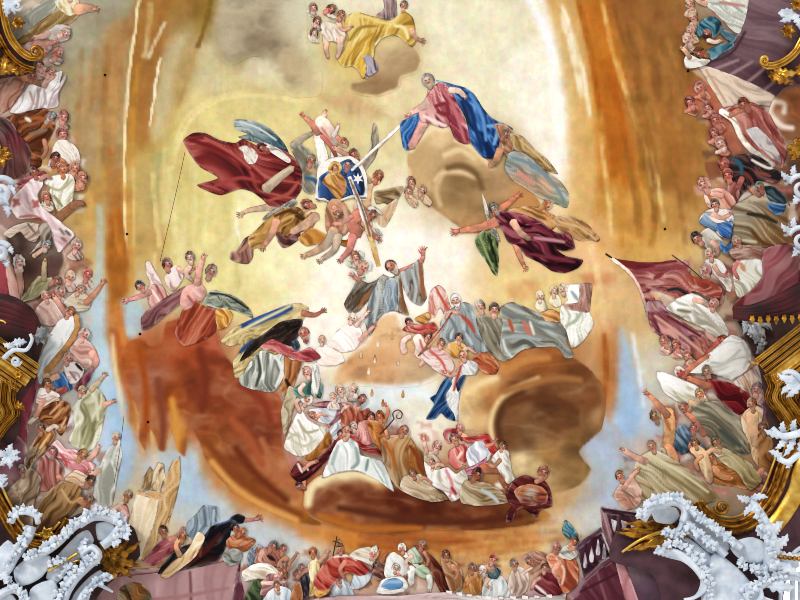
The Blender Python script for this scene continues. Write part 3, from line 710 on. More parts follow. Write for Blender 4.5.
# ------------------------------------------------------------------ top group
G_CH = 'cherub heads in the clouds'
person('figure in a golden yellow robe with one arm flung out, topmost in the vault', [
    C('mantle', '383,-6 395,-6 397,17 389,20 376,16 384,8', 'a98c8a', 80, s=3),
    C('robe', '344,20 350,14 358,12 368,15 380,18 390,21 399,14 406,12 413,18 415,28 416,40 412,47 405,42 398,36 390,35 381,39 375,47 373,58 367,68 368,78 362,78 358,70 352,66 344,67 337,60 344,50 348,38 345,28', 'dcb556', 115, hi='f4e2a4', lo='a07c34', s=4,
      st=[('348,20 362,16 380,22 395,24', 2.5, 'ecd78c'), ('352,60 358,45 372,34', 3, 'c09638'), ('350,40 360,28 375,26', 2.5, 'a98a3e'), ('395,26 404,28 408,38', 3, 'f4e8b4'), ('362,74 362,60 368,48', 3, 'e8c04c'), ('376,44 386,38 398,37', 2.5, 'f8f0d8')]),
    C('sash', '363,57 368,54 373,58 377,64 378,71 368,77 364,78 367,68', 'b3a8b4', 60, s=2, st=[('374,60 376,70', 1.5, '5e5460')]),
    L('411,30 415,37 420,40', 6, 3.4, 'c79a7e', 6), Hd(404, 5, 4.2, 12, 'd8b088', '6a4a34', 'curl', -.5)])
person('pale angel with bare legs dangling beside the yellow robe', [
    C('robe', '321,24 328,21 336,24 345,31 345,40 338,43 330,41 324,46 322,36', 'efe2d2', 60, s=2.5, hi='fffaf4', lo='c8ac98'),
    L('340,38 340,48 337,58', 8, 3.6, 'ecc8b4', 0), L('326,42 326,50 328,58', 6, 3, 'e2b89c'), L('338,22 343,30 351,27', 4.5, 3, 'e6b8a0', 3), Hd(341, 15, 4.4, 20, 'd89e88', 'b88868', 'curl', .6)])
for x, y, r, a, sk, lb in [(313, 8, 4.6, -10, 'e6c4b0', 'cherub head with grey-brown curls at the very top of the cluster by the yellow robe'), (317, 21, 4.4, 20, 'e4beb0', 'cherub head in the middle of the cluster by the yellow robe'), (331, 9, 5, 60, 'd88a7c', 'flushed pink cherub head leaning towards the pale angel'), (314, 33, 4.4, 0, 'f0e0d4', 'pale cherub head lowest in the cluster by the yellow robe')]:
    person(lb, [C('wing', f'{x-7},{y+3} {x-3},{y+1} {x+2},{y+5} {x+5},{y+9} {x-2},{y+9}', 'e8dccc', 30, s=1.5), Hd(x, y, r, a, sk, '8a6448', 'curl', .4)], 'cherub', 'cherub', G_CH)

# ------------------------------------------------------------------ angels round the picture
person('angel in a billowing crimson cloak with one arm reaching down', [
    C('wing', '234,120 248,120 262,124 273,131 284,143 289,154 281,152 268,147 254,142 238,137 248,134 236,129', [(240, 125, 'a8b4b2'), (258, 132, '8fa0a4'), (276, 142, '44606c'), (285, 150, '2f4a56')], 30, s=1.8, st=[('240,122 258,128 276,140', 1.2, 'd4dcd8'), ('242,132 258,138 272,146', 1, '5e7278')]),
    L('292,200 268,207 250,210 243,213', 10, 4, 'c3aa90', 7),
    C('cloak', '183,141 193,133 205,133 220,140 235,143 243,139 258,146 270,147 284,150 296,160 302,172 302,188 296,198 287,207 270,206 262,199 252,192 240,189 222,195 212,193 197,185 218,178 200,167 192,157', '8a3432', 25, lo='46161a', hi='b8685f', s=5, amt=1.15,
      st=[('190,140 215,148 240,160 262,178', 4, '7a2426'), ('205,138 230,152 250,168', 2.5, 'bb5f58'), ('215,186 240,178 260,182', 3, 'a94844'), ('262,150 285,160 296,180', 4, '5c181c'), ('270,200 288,194 298,182', 3, 'b25a50'), ('240,148 258,152 270,152', 2, 'b8544e')]),
    C('tunic', '238,148 245,145 254,149 258,156 255,163 249,164 245,160 243,152', 'ece2d4', 60, s=2), C('scarf', '261,142 270,144 281,150 291,160 288,163 278,157 268,150', 'f0e8de', 30, s=2),
    L('266,189 276,180 292,168', 11, 7, 'b8a48c', 0, st=[('268,184 280,174 290,168', 3, 'd8cab0')]), Hd(262, 147, 4.6, -60, 'b87a66', '4a1a1a', 'curl', -.6)])
person('grey angel half hidden behind the crimson-cloaked one, arm raised to a white cloth', [
    C('robe', '290,146 298,140 304,146 312,152 320,166 321,182 312,194 303,190 302,172 296,160', 'aaa596', 70, lo='7c7668', s=3, st=[('306,178 314,180 318,186', 4, '3e6a86'), ('308,168 316,172', 5, 'cda878')]),
    L('293,146 301,139 312,133', 8, 4.5, 'ada38e', 4), Hd(311, 160, 5, 10, 'c48c7a', 'a08a70', 'curl', .6)])
person('plump flying cherub diving head down with both feet kicked up', [
    C('sash', '313,131 319,130 327,152 331,178 321,179 318,160', 'fbf6ee', 78, s=2.5, lo='d8d0c8', hi='ffffff'), C('sash', '331,148 345,150 352,157 344,170 332,168', 'fcf6f0', 30, s=2, lo='dcc8c0'),
    L('318,133 312,124 304,116', 8, 4, 'd08a72', 5), L('331,133 323,122 325,113', 9, 4, 'ebc4b2', 4), L('319,120 328,130 335,143', 11, 10, 'f2d8ca', 0, wm=14, st=[('322,128 330,140', 2, 'd88e7a')]), L('334,136 337,129 338,125', 5, 3, 'f2e4dc', 3), L('322,136 330,145 336,156', 5, 4, 'c06a60'), Hd(343, 142, 5, 130, 'cc8e74', 'b07a58', 'curl', -.4)], 'cherub', 'cherub')
person('tan angel with upright grey wing and brown cloth supporting the picture', [
    C('wing', '373,124 377,126 379,145 375,158 366,170 359,176 360,168 369,152', 'a59680', 100, s=1.8, lo='7a6c58'),
    C('drapery', '374,192 386,189 403,186 400,197 392,206 384,203 376,204', 'a88b62', 20, s=3, st=[('378,196 394,192', 1.5, '7c6444')]),
    C('robe', '398,198 394,212 385,227 378,224 376,214 386,206', 'd2ac84', 110, s=2.5), L('378,180 369,185 366,200 366,210', 8, 11, 'd8b68e', 0), L('370,182 364,174 360,166', 6, 4, 'dcbc98', 4), Hd(378, 176, 5.4, 25, 'bc7c60', '9a5c3c', 'curl', .6)])
person('brown-haired angel peering over the top edge of the picture', [L('352,158 342,152 334,148', 6, 4, 'cf9a80', 4), Hd(354, 154, 5, -30, 'c88c70', '7a4a34', 'curl', -.4)])
fig('picture', 'blue and gold picture of a mother and child carried by angels', 'picture', [
    C('border', '318,166 330,158 350,156 362,164 367,178 367,199 358,200 352,198 341,202 333,205 324,201 315,200 317,180', 'faf4ea', 0, amt=.3, st=[('316,199 330,204 352,199 366,198', 1, '6a5a50')]),
    C('mantle', '319,178 326,172 345,160 358,166 364,180 364,195 352,195 341,199 332,202 324,198 318,197', '35588c', 80, lo='1e2f54', hi='6a92c4', s=3, st=[('356,172 362,184 362,194', 5, '1c2c46')]),
    C('tunic', '322,182 328,174 338,172 346,180 346,192 340,200 334,196 328,188', 'c99352', 60, lo='8a5a2a', hi='e6bc7c', s=3, st=[('326,184 336,190 342,198', 2, '9c6430'), ('338,182 344,190', 3, 'd08c74')]),
    C('halo', '329,165 334,161 340,163 342,169 339,174 332,175 328,171', 'e2b45c', 0, s=2), C('star', '358,172.5 359.2,176.6 363,175 360.6,178.6 363.4,181.4 359.4,180.8 358,185 356.6,180.8 352.6,181.4 355.4,178.6 353,175 356.8,176.6', 'f4f2ee', 0, amt=.1, sharp=True, edge=1),
    Hd(335, 168.5, 3.6, -10, 'e2b090', 'b47a48', 'curl', 0), Hd(348, 165, 4.6, 15, 'c48c70', '3a5c94', 'hood', -.4)])
person('ochre-robed angel stretched out below the crimson cloak, one arm hanging down', [
    C('wing', '262,220 268,213 280,206 293,199 297,203 284,212 272,217', 'bcb8ae', 150, s=1.5),
    C('drapery', '237,250 244,239 250,236 253,245 253,257 248,264 238,263 230,259 231,252', '9c6c5e', 120, s=3, st=[('240,252 248,244', 3, 'b98a70')]),
    C('robe', '248,238 258,228 270,216 284,208 298,207 306,214 312,212 317,217 312,228 296,234 287,240 280,242 272,232 264,245 251,249', 'ab7f40', 140, lo='54331c', hi='dcb678', s=3, st=[('275,216 290,211 304,218', 2.5, '5a3a20'), ('280,222 294,216 306,222', 2, 'd8b070'), ('256,238 266,228 276,220', 2.5, 'c49a58'), ('296,216 304,220', 3, '4a3020')]),
    C('sash', '276,231 288,236 300,230 299,239 290,246 283,248 278,242', '784842', 40, s=2.5),
    L('316,216 306,224 292,232', 10, 7, 'd0a88a', 0), L('277,221 271,235 264,246', 8.5, 4, 'd29c82', 6), Hd(307, 204, 5.4, -70, 'd0907c', '8a4c38', 'curl', -.6)])
person('bare-legged angel under the picture with orange loincloth', [
    C('wing', '352,206 362,204 370,214 372,226 366,232 358,222', 'cfa88a', 60, s=2), C('drapery', '298,238 312,228 330,236 346,240 366,226 358,238 346,247 334,242 318,244 306,246', 'cb8c44', 10, lo='8a5420', hi='e6b870', s=3),
    L('334,204 338,218 336,234', 16, 18, 'b98a6c', 0, wm=26, st=[('326,208 332,222 330,232', 4, '96664c'), ('344,208 347,222 344,232', 4, 'dcb494'), ('336,214 338,228', 2, 'a06c54')]), L('362,212 352,222 358,234', 12, 12, 'c67c68', 0), L('352,216 344,222 334,224', 5, 3.6, 'd0988a', 3),
    L('334,230 327,243 316,251 306,255', 11, 5, 'c9a486', 6, st=[('332,232 326,244', 4, 'b8b4a4')]), L('338,236 334,250 322,259', 9, 4.5, 'bcaa96', 6), L('353,236 349,250 342,258', 9, 4.5, 'd0857a', 6), Hd(338, 213, 5, 150, 'cc947e', '9a6a4c', 'curl', .4), ])
person('angel in a white-brimmed cap reaching down past the beam of light', [
    C('cap', '368,207 374,206 383,213 381,215 374,211 368,210', 'ece6dc', 20, s=2), L('364,222 371,231 377,238', 8, 4, 'c47c6a', 6), C('wing', '372,228 378,229 382,233 381,236 375,233', 'b8b4a8', 40, s=1.5), Hd(372, 215, 5, 40, 'bc7e66', '8a5640', 'curl', .6)])
fig('light_beam', 'white beam of light running from the blue-mantled figure to the picture', 'beam', [B('423,105 400,126 378,146 352,170', 3, 'ffffff')])
fig('light_beam', 'double white beam with golden tip falling from the picture to the grey-habited man', 'beam', [C('beam', '347.5,177 351,176 361,200 371.5,232 381,266 376.5,267 367,236 357,204', [(349, 178, 'fffdf6'), (362, 205, 'fffcf2'), (372, 240, 'f0d08c'), (379, 264, 'd9aa5c')], 70, amt=.15, s=3, st=[('350,180 362,208 370,236', 1, '7a5c50')], sharp=True)])

# ------------------------------------------------------------------ blue-mantled figure and companions
person('figure in rose gown and deep blue mantle seated on the tan cloud', [
    C('mantle', '400,124 408,118 420,113 425,121 417,134 410,150 403,147', '3568a8', 110, lo='1a3462', hi='78a8d8', s=3),
    L('424,122 418,134 411,147', 10, 8, 'd8a49a', 0),
    C('mantle', '436,80 452,84 466,88 475,95 483,108 492,118 505,124 513,129 505,136 500,148 494,158 484,158 476,150 470,140 466,120 458,104 448,90', '3163a4', 60, lo='132a54', hi='78a8da', s=4, st=[('455,90 470,108 476,130 482,150', 4, '1c3a6c'), ('470,94 482,116 486,140', 3, '6a9cd2'), ('462,102 470,124', 3, '2a2f4c'), ('488,126 498,128 494,144', 4, '7fb0dc')]),
    C('gown', '424,100 432,88 440,82 448,86 454,96 460,108 467,125 470,142 464,144 455,139 449,126 442,128 432,124 421,122 418,110', [(438, 92, 'c06a70'), (428, 110, 'e4aca6'), (436, 118, 'f0cac2'), (455, 115, 'ac4e5c'), (465, 135, 'b8626e'), (444, 100, 'a8505c')], 60, lo='7c2c38', hi='f0c4bc', s=4, st=[('436,106 446,104 448,114 438,112', 4, '8e3440'), ('442,88 454,108 464,138', 3, 'c87880'), ('424,116 436,122 446,126', 3, 'f8e4dc')]),
    L('450,90 459,91 464,96', 7, 4.5, 'ead0bc', 4), L('428,104 417,110 410,114', 9, 4, 'e6bcb0', 6), Hd(428, 80, 5.6, -18, 'd8c0a4', '8c8480', 'veil', -.3)])
person('brown angel crouching behind the blue mantle', [C('robe', '494,124 504,124 512,130 515,142 512,154 505,156 500,142 497,132', 'b28060', 70, s=2.5), C('wing', '510,134 522,136 534,148 548,160 558,174 545,170 528,158 514,150', 'b3935e', 40, s=2, lo='83643c', st=[('520,140 536,154 550,168', 1.2, 'd8bc8c')]), L('500,150 496,160 490,166', 8, 6, 'b88a68'), Hd(505, 134, 4.5, 30, 'b07c60', '6a4832', 'curl', .5)])
person('angel folded under large grey-green wings at the cloud edge', [
    C('wing', '504,168 508,154 518,151 532,158 545,170 560,181 569,194 567,208 556,204 540,198 525,188 512,180', [(512, 160, '9aa4a0'), (535, 168, '8f9a98'), (525, 178, 'd4a488'), (545, 185, 'c8a080'), (562, 198, 'a3a894')], 40, lo='78806e', s=3, st=[('512,158 530,164 552,182 564,200', 3, '8496a0'), ('518,172 534,184', 4, 'd8988a')]),
    C('drapery', '508,210 528,206 546,210 558,219 552,230 532,224 516,216', 'd89e62', 25, s=3), C('wing', '552,218 570,216 585,222 600,238 597,242 590,240 580,241 562,233', 'b98a54', 25, s=1.8, lo='7e5a30', st=[('560,222 580,228 596,240', 1.2, 'dcb884')]), Hd(547, 205, 5, 60, 'cc8c58', 'a8683c', 'curl', .5)])
person('angel in dark plum drapery flying with arms spread and green-black wing', [
    C('wing', '482,194 486,202 490,216 499,236 500,242 493,234 486,217', 'dcd4c6', 70, s=1.5), C('wing', '482,231 492,233 498,240 498,252 499,262 497,276 492,272 486,261 478,250 475,240', '4c5c38', 70, lo='1a2416', hi='94a46c', s=1.6, st=[('480,236 486,252 494,270', 1.2, '9aa878'), ('488,236 494,252 497,266', 1.2, '1c2618')]),
    L('496,214 508,203 516,197', 8, 4.5, 'd08062', 7), L('500,220 482,227 458,231', 11, 4.5, 'd4886c', 8),
    L('515,240 519,254 524,266', 8, 4, 'd0926f', 6),
    C('robe', '494,214 506,211 522,214 540,221 555,232 570,234 575,248 564,251 556,249 566,256 583,260 578,268 565,273 552,271 540,263 526,256 518,246 508,242 502,230', '5e1c2c', 30, lo='22060e', hi='a8606a', s=4, amt=1.15, st=[('506,218 520,232 536,250 556,264', 4, '36101a'), ('535,238 552,240 564,242', 3, 'c89098'), ('520,218 540,228 552,236', 3, '7c3040'), ('530,254 552,258 574,262', 2.5, '7e3442')]),
    L('513,222 520,232 529,239', 8, 5, 'd2a48a'), Hd(494, 208, 5, -30, 'b8aca0', '8c8884', 'curl', -.5)])
for x, y, r, a, lb in [(411, 182, 4.8, -15, 'cherub head with brown curls, upper one of the trio left of the tan cloud'), (408, 191, 4.6, 10, 'cherub head lowest of the trio beside the tan cloud'), (422, 190, 4.6, 20, 'cherub head of the trio that touches the tan cloud')]:
    person(lb, [C('wing', f'{x-3},{y+4} {x+3},{y+3} {x+10},{y+11} {x+7},{y+17} {x},{y+12}', 'e2be98', 40, s=1.5), Hd(x, y, r, a, 'e0b69a', '8a5c40', 'curl', .3)], 'cherub', 'cherub', G_CH)
for x, y, a, sk, lb in [(355, 257, -15, 'eec0b0', 'pale pink cherub head nearest the dangling legs, above the outstretched sleeve'), (363, 267, 25, 'e2a08c', 'rosy cherub head just above the dark outstretched sleeve')]:
    person(lb, [C('wing', f'{x-11},{y+4} {x-5},{y+2} {x},{y+6} {x+2},{y+11} {x-6},{y+10}', 'dcd8c4', 20, s=1.5), C('wing', f'{x+3},{y-6} {x+9},{y-5} {x+8},{y+3} {x+4},{y+2}', 'd8dcd4', 60, s=1.5), Hd(x, y, 5.4, a, sk, 'c48c68', 'curl', .5)], 'cherub', 'cherub', G_CH)

# ------------------------------------------------------------------ the man in the grey habit
person('bearded man in a grey habit looking up with both arms spread wide', [
    C('sleeve', '384,274 376,280 368,283 358,279 352,289 344,304 350,314 359,311 367,302 374,294 379,285', [(375, 282, '908a80'), (360, 290, '7d776c'), (350, 305, '6a6054'), (362, 303, '9c6a44')], 120, lo='4a3c30', hi='a8a49c', s=2.6, st=[('372,286 360,298 352,310', 2, '5c4e40'), ('370,292 360,305', 2.5, 'a06c44')]),
    C('sleeve', '400,273 411,266 419,259 423,266 424,284 427,297 421,306 412,302 406,294 402,284', [(408, 275, '8c8a84'), (416, 285, 'b4b8b8'), (423, 285, 'a0643c'), (415, 300, '8f8878')], 80, lo='5c5248', hi='c4c8c8', s=2.6, st=[('412,270 416,288 414,302', 3, 'bcc2c4'), ('420,264 422,284 424,298', 2.5, 'a4643a')]),
    C('habit', '382,275 392,277 400,272 402,285 404,299 409,315 400,313 392,310 384,313 378,320 374,330 369,336 365,320 369,300 376,285', [(374, 305, '949c9e'), (370, 325, '8c8f8c'), (384, 290, 'b0aa98'), (402, 300, '8c6440'), (396, 282, 'a89c7c')], 88, lo='5e5c54', hi='c8d0d2', s=2.4, st=[('374,290 371,310 368,330', 2, '6c7478'), ('380,285 377,305 374,322', 2, 'c8cccc'), ('400,280 403,300 406,312', 2.5, '8a5c38')]),
    C('scapular', '385,281 390,278 397,280 398,296 398,310 391,311 384,312 383,296', 'a9b5bc', 88, lo='7c8890', hi='d4dce2', s=2),
    L('360,281 356,278 353,276', 5, 3.4, 'bc806c', 5), L('421,262 423,257 423,254', 5, 3.8, 'd28a7a', 8),
    Hd(391, 266, 6.4, -40, 'd09478', '2e2826', 'tonsure', -.7, 'b0a89c')])
FL = 'cream flames falling round the peach cloud'
for i, (x, y) in enumerate([(378, 343), (361, 355), (375, 359), (369, 371), (398, 362), (372, 393), (383, 403), (403, 394), (392, 336)]):
    fig('flame', 'small cream tongue of flame falling below the grey-habited man', 'flame', [C('flame', f'{x-1.3},{y+3.5} {x-1.6},{y} {x},{y-4.5} {x+1.4},{y} {x+1},{y+3.5}', [(x, y - 3, 'c89858'), (x, y + 2, 'fff4da')] if i < 5 else [(x, y - 3, 'b8842c'), (x, y + 2, 'd8a45c')], 90, amt=.2, edge=.8)], FL)
person('faint white-robed figure glimmering in the light behind the kneeling man', [C('robe', '328,345 336,332 348,324 360,328 362,338 354,350 340,352', 'fdf6f0', 30, lo='f0ddd4', hi='ffffff', s=3), L('356,326 362,318 368,312', 5, 3, 'f4d4c8', 4), L('360,340 368,332 374,326', 5, 3.4, 'e8b0a0', 3), Hd(352, 318, 4.4, 15, 'f6dccf', 'f0dcc4', 'curl', .5)])
person('faint pink-and-white angel at the foot of the peach cloud', [C('robe', '312,352 325,345 340,352 344,362 330,366 318,364', 'fff6ee', 10, lo='f4ded0', s=3), Hd(322, 340, 4, 0, 'f4d2c4', 'e8c8a8', 'curl', .4)])

# ------------------------------------------------------------------ kneeling man in cope, left of centre
person('kneeling man in a blue and gold cope over black with white robe', [
    C('robe', '238,374 242,360 254,351 268,351 281,352 287,362 282,380 273,392 255,390 241,385', [(250, 370, 'b4b6ac'), (275, 365, 'd0d0c6'), (265, 385, 'a0a298'), (258, 360, '888a80')], 95, lo='62645c', hi='f0f0e8', s=3, st=[('258,356 260,372 256,386', 3, '50524a'), ('274,356 282,368 276,386', 3, 'ecece2')]),
    C('lining', '284,356 292,360 303,361 299,372 294,386 285,397 280,388 284,374', 'bb7d4a', 100, lo='7c4424', s=2.5, st=[('286,380 290,390 284,400', 4, '2c1e18')]),
    C('cope', '221,341 234,328 254,318 274,310 288,304 300,303 309,308 306,316 298,328 290,336 285,350 275,355 262,350 250,362 243,374 235,378 233,362 240,350 240,344 230,346', 'c9b27c', 155, lo='8a7444', hi='e6d8ac', s=3, st=[('244,326 264,318 290,308', 11, '2c4e88'), ('250,324 268,316 282,311', 4, '4a70ac'), ('262,326 276,320', 4, 'b8a468'), ('240,352 250,344 256,340', 5, '33507c'), ('224,340 250,326 290,306', 1.5, 'ecdca8')]),
    C('cloak', '239,362 250,344 266,332 280,322 294,319 303,320 299,335 291,346 275,350 262,346 250,356', '2c201c', 150, lo='120c0a', hi='5c463a', s=3),
    C('hood', '260,347 272,339 286,345 300,351 310,347 321,357 311,362 300,361 288,357 272,351', 'b9595c', 15, lo='7e2c34', hi='dc9490', s=2.6), C('collar', '290,344 296,338 300,346 296,352', '3c4858', 60, s=1.5),
    L('303,313 314,315 321,312', 7, 3, 'ab6a56', 6), Hd(304, 333, 6, -14, 'cd8674', '6a3a2c', 'tonsure', -.6, 'a86c58')])
person('rose-clad angel with feathered white wings lifted, first of the group on the rust cloud', [
    C('wing', '145,262 150,261 157,274 163,286 170,297 160,297 151,286 147,275', 'f2dfd8', 65, s=1.6, lo='b88c88'), C('robe', '148,286 160,284 168,296 164,308 154,312 148,303', 'e2aaa2', 60, s=2.4, st=[('152,290 160,302', 1.6, 'fbe8e2'), ('158,288 164,300', 1.4, 'b0605c')]),
    L('150,292 138,297 128,300', 6.5, 3.4, 'e29e98', 6), Hd(140, 286, 5, -30, 'd89a8c', '241c20', 'cap', -.6)])
person('brown-haired angel in white and mauve, middle of the group on the rust cloud', [
    C('drapery', '141,318 148,310 162,300 176,291 186,286 189,296 177,306 162,318 150,328 142,330', '8a5a5c', 140, lo='5a3438', hi='b88484', s=3), C('robe', '165,276 175,265 183,272 182,281 173,291 166,284', 'f2e0da', 60, s=2.4, lo='b8928c'), L('178,268 186,274 192,270', 5, 3.2, 'e0b0a2', 4), Hd(167, 264, 5.4, -10, 'cf9484', '5c342a', 'curl', .5)])
person('pink-skinned angel with long green-grey wing on the rust cloud, arm thrown up', [
    C('wing', '203,303 206,296 213,290 226,293 238,298 249,308 253,318 241,313 230,309 220,309 212,307', '8f9486', 25, lo='545a4c', hi='bcc0b0', s=1.8, st=[('210,293 228,296 248,309', 1, '2c2a24')]),
    C('cloak', '186,302 196,300 206,307 216,310 215,332 200,342 184,346 175,332', 'b25a40', 110, lo='833420', hi='cc8468', s=4), C('drapery', '215,311 224,308 233,314 227,327 218,329', 'ebb75e', 60, s=2.4, lo='b0702c'),
    L('200,292 190,294 186,306', 18, 12, 'dea8a0', 0, wm=17, st=[('192,288 200,296', 3, 'f0ccc4'), ('188,296 194,304', 2, 'b06860')]), L('197,284 199,270 203,259', 8, 4.4, 'e2ac9c', 6), Hd(211, 271, 6, 20, 'bc9484', 'a88c78', 'curl', .5)])
person('small cherub whose pale face looks over the shoulder of the arm-raising angel', [L('190,266 186,274 192,280', 5, 4, 'e6c0b2'), Hd(190, 257, 5, -10, 'ecd0c4', '7c5a50', 'curl', -.4)], 'cherub', 'cherub', G_CH)

# ------------------------------------------------------------------ monks right of centre
person('white-haired monk in grey habit with a red stole, nearest the grey-habited man', [
    C('sleeve', '430,292 438,285 445,290 450,304 454,313 446,318 440,308 434,318 428,312', 'f2dcd2', 70, s=2.6, lo='cc7c6c', st=[('436,288 446,306 452,314', 2, 'c85c4c')]),
    C('habit', '440,324 444,314 452,308 464,302 473,306 477,318 480,330 488,338 492,350 478,354 460,348 446,344 440,348', '9fa6a6', 75, lo='707678', hi='ccd2d2', s=3, st=[('450,318 456,330 452,342', 3, '7c8688'), ('462,316 470,324 474,332', 4, 'b85848'), ('466,334 472,344', 3, 'c4ccd0')]),
    L('446,318 452,312 458,314', 4, 3, 'e0ac94', 3), Hd(456, 300, 5.6, -15, 'ecd0bc', 'f4f0ea', 'cap', -.3, 'f6f2ec')])
person('monk with curly pale hair and rosy face, second in the row of monks', [C('habit', '476,318 488,315 502,320 510,335 516,352 503,362 488,350 480,334', '918a78', 70, lo='68624f', hi='b8b0a0', s=3), Hd(480, 306, 5.4, -15, 'e8c0ae', 'c8bca8', 'curl', .3)])
person('dark-haired monk in wide grey-green habit bowing over the domed cloud', [
    C('habit', '500,308 512,302 530,309 545,317 560,322 573,319 576,330 567,340 574,356 566,358 556,347 540,347 522,350 508,360 500,347 502,325', '97978c', 25, lo='64625a', hi='bec4be', s=4, st=[('504,312 520,318 540,326 560,330', 3, '7e8484'), ('524,322 530,336', 4, 'cc7c68'), ('530,322 534,334', 1.4, 'f4e0d4'), ('509,320 513,331', 3, 'b85c40'), ('504,338 520,336 540,340', 3, 'aab4b8'), ('503,340 506,350 512,357', 1.6, 'd8dcd8'), ('560,324 576,326', 3, 'b89468')]),
    Hd(494, 309, 5.6, 0, 'e4b4a0', '5c4c44', 'cap', .3)])
person('white-winged angel wrapped in white and mauve by the vault edge', [
    C('wing', '540,312 552,309 564,316 561,322 546,321', 'dc9e5c', 15, s=2), C('robe', '562,286 580,284 590,294 589,310 594,324 583,341 572,348 566,330 560,322 561,306 568,300', 'f2f1e6', 75, lo='b8bcac', hi='ffffff', s=3, st=[('566,326 576,320 584,308', 2.5, 'b8bca8'), ('572,292 578,300', 2.5, '9cb0b0')]),
    C('sash', '580,284 592,284 591,300 589,312 581,312 566,309 563,304 578,302', 'b98a7a', 70, s=2.5), Hd(563, 289, 4.6, -10, 'e8d0b8', 'd8c8a8', 'curl', -.4)])
for x, y, lb in [(554, 291, 'faint cream cherub head beside the white-and-mauve angel'), (540, 296, 'faint golden cherub head farthest from the vault edge')]:
    person(lb, [C('wing', f'{x-5},{y+10} {x-2},{y+4} {x+5},{y+4} {x+7},{y+14} {x},{y+16}', 'f2e8cc', 60, s=2), Hd(x, y, 4.6, 0, 'f0d8b8', 'e4cca0', 'curl', .3)], 'cherub', 'cherub', G_CH)
person('cherub in a red scarf with an orange wing beside the peach cloud', [C('wing', '414,319 428,312 431,318 424,324', 'e2a356', 30, s=1.6), C('drapery', '402,330 410,324 424,324 434,322 438,329 428,336 414,333', 'c65a4c', 20, s=2.2, lo='8a2c28', hi='eab0a4'), L('404,352 403,342 410,336', 7, 5, 'f2d4c6'), Hd(409, 322, 4, -30, 'd89484', '3c1c20', 'cap', -.4)], 'cherub', 'cherub')
person('pale naked cherub seated under the red-scarfed one', [L('417,337 421,346 417,355', 9, 7, 'f6dfd4', 0, wm=11, st=[('420,340 423,350', 1.4, 'c8705c')]), L('418,355 424,360 420,366', 5, 3.4, 'eec4b4'), Hd(428, 336, 4, 20, 'e8b4a4', '7c4434', 'curl', .4)], 'cherub', 'cherub')
person('kneeling angel in pink and white holding a long staff', [C('robe', '420,356 432,347 446,352 455,366 446,376 432,368', 'f0dcd6', 40, s=2.6, lo='c87c74', st=[('432,352 442,362 446,372', 2, 'd06c60')]), B('452,312 440,330 418,356', 1.4, 'b85c48'), Hd(441, 343, 4.2, 10, 'e6b09c', '9c5840', 'curl', .5)])
person('angel in orange wrap behind the navy-cloaked figure', [C('robe', '448,344 460,341 468,348 464,356 452,357', 'e2a954', 20, s=2.4, lo='a06828'), L('462,352 468,348 474,352', 4, 3, 'eac0a8', 3), Hd(459, 338, 4.4, 0, 'e6b8a0', '6c4030', 'cap', -.4)])
person('kneeling figure in white habit with long navy cloak trailing below', [
    C('mantle', '470,362 480,352 492,356 499,366 496,374 486,374 478,368', 'ac5638', 30, lo='6c2a1c', hi='d89868', s=2.4), C('habit', '452,380 458,368 468,360 478,364 476,374 464,376 460,392 458,408 458,422 452,414 446,402 446,390', 'e2e1dc', 85, lo='a4a6a8', hi='ffffff', s=2.4, st=[('462,362 458,376 454,390', 2, 'b84c3c')]),
    C('cloak', '436,394 441,384 448,376 452,384 446,395 448,405 454,414 455,421 446,418 441,413 435,419 426,419 431,410 434,404 430,398', '1f4270', 120, lo='0c1e3a', hi='4a74a0', s=2.6, st=[('448,380 436,402 428,414', 1, '6c90b4')]), C('cloak', '456,384 461,376 466,375 462,386 458,392', '22406c', 110, s=2), L('456,374 450,376 446,373', 4, 3, 'e0aa94', 4), Hd(463, 355, 4.8, -15, 'e2ae98', 'c8a080', 'tonsure', -.4)])
# ------------------------------------------------------------------ crowd on the lower cloud
person('angel with beige wing and voluminous cream robe at the end of the lower crowd', [
    C('wing', '281,412 289,386 297,394 293,410 289,426 284,436', 'c3b392', 100, s=2, lo='8c7c5e'), C('skirt', '304,454 318,440 331,429 331,446 320,457 308,461', 'ba7e40', 120, s=2.6, lo='7c4a1c'),
    C('robe', '284,447 289,430 296,414 301,408 307,418 316,424 326,428 323,440 310,453 300,457 289,452', 'f2eee4', 60, lo='c0b8a0', hi='ffffff', s=3, st=[('298,420 306,432 318,430', 2, 'b8b098'), ('292,440 304,446 316,440', 2, 'd0c8b0')]), L('300,412 296,402 302,398', 5, 3.4, 'e6bca8'), Hd(307, 399, 5, 20, 'e8c0ae', 'f2ece4', 'veil', .3)])
person('pale woman with a green shawl under the kneeling man', [C('shawl', '293,390 302,383 312,382 314,390 308,397 298,398', '5b8c7e', 10, lo='30584c', hi='98c0b0', s=2.4), C('shawl', '318,379 323,385 321,398 317,397 319,388', '2f5a50', 80, s=2), C('veil', '312,366 318,366 320,384 316,398 311,392 312,380', 'f2f0ea', 85, s=2), L('304,384 300,390 304,396', 5, 4, 'ecc8b8'), Hd(307, 372, 5, -15, 'ecc4b6', 'dca898', 'curl', -.4)])
person('person lying wrapped in maroon at the cloud rim', [C('cloak', '290,474 298,461 307,467 320,456 330,446 337,438 336,450 326,461 318,470 306,480 298,482', '5e1a22', 140, lo='2c0a10', hi='9c5450', s=2.6, st=[('298,464 302,472', 2, 'f0e6dc'), ('304,462 308,470', 1.6, 'e8d8cc')]), L('303,470 310,464 316,462', 4, 3, 'd09a84', 3), Hd(300, 486, 4, -60, 'b47a64', '4c1a1c', 'cap', -.4)])
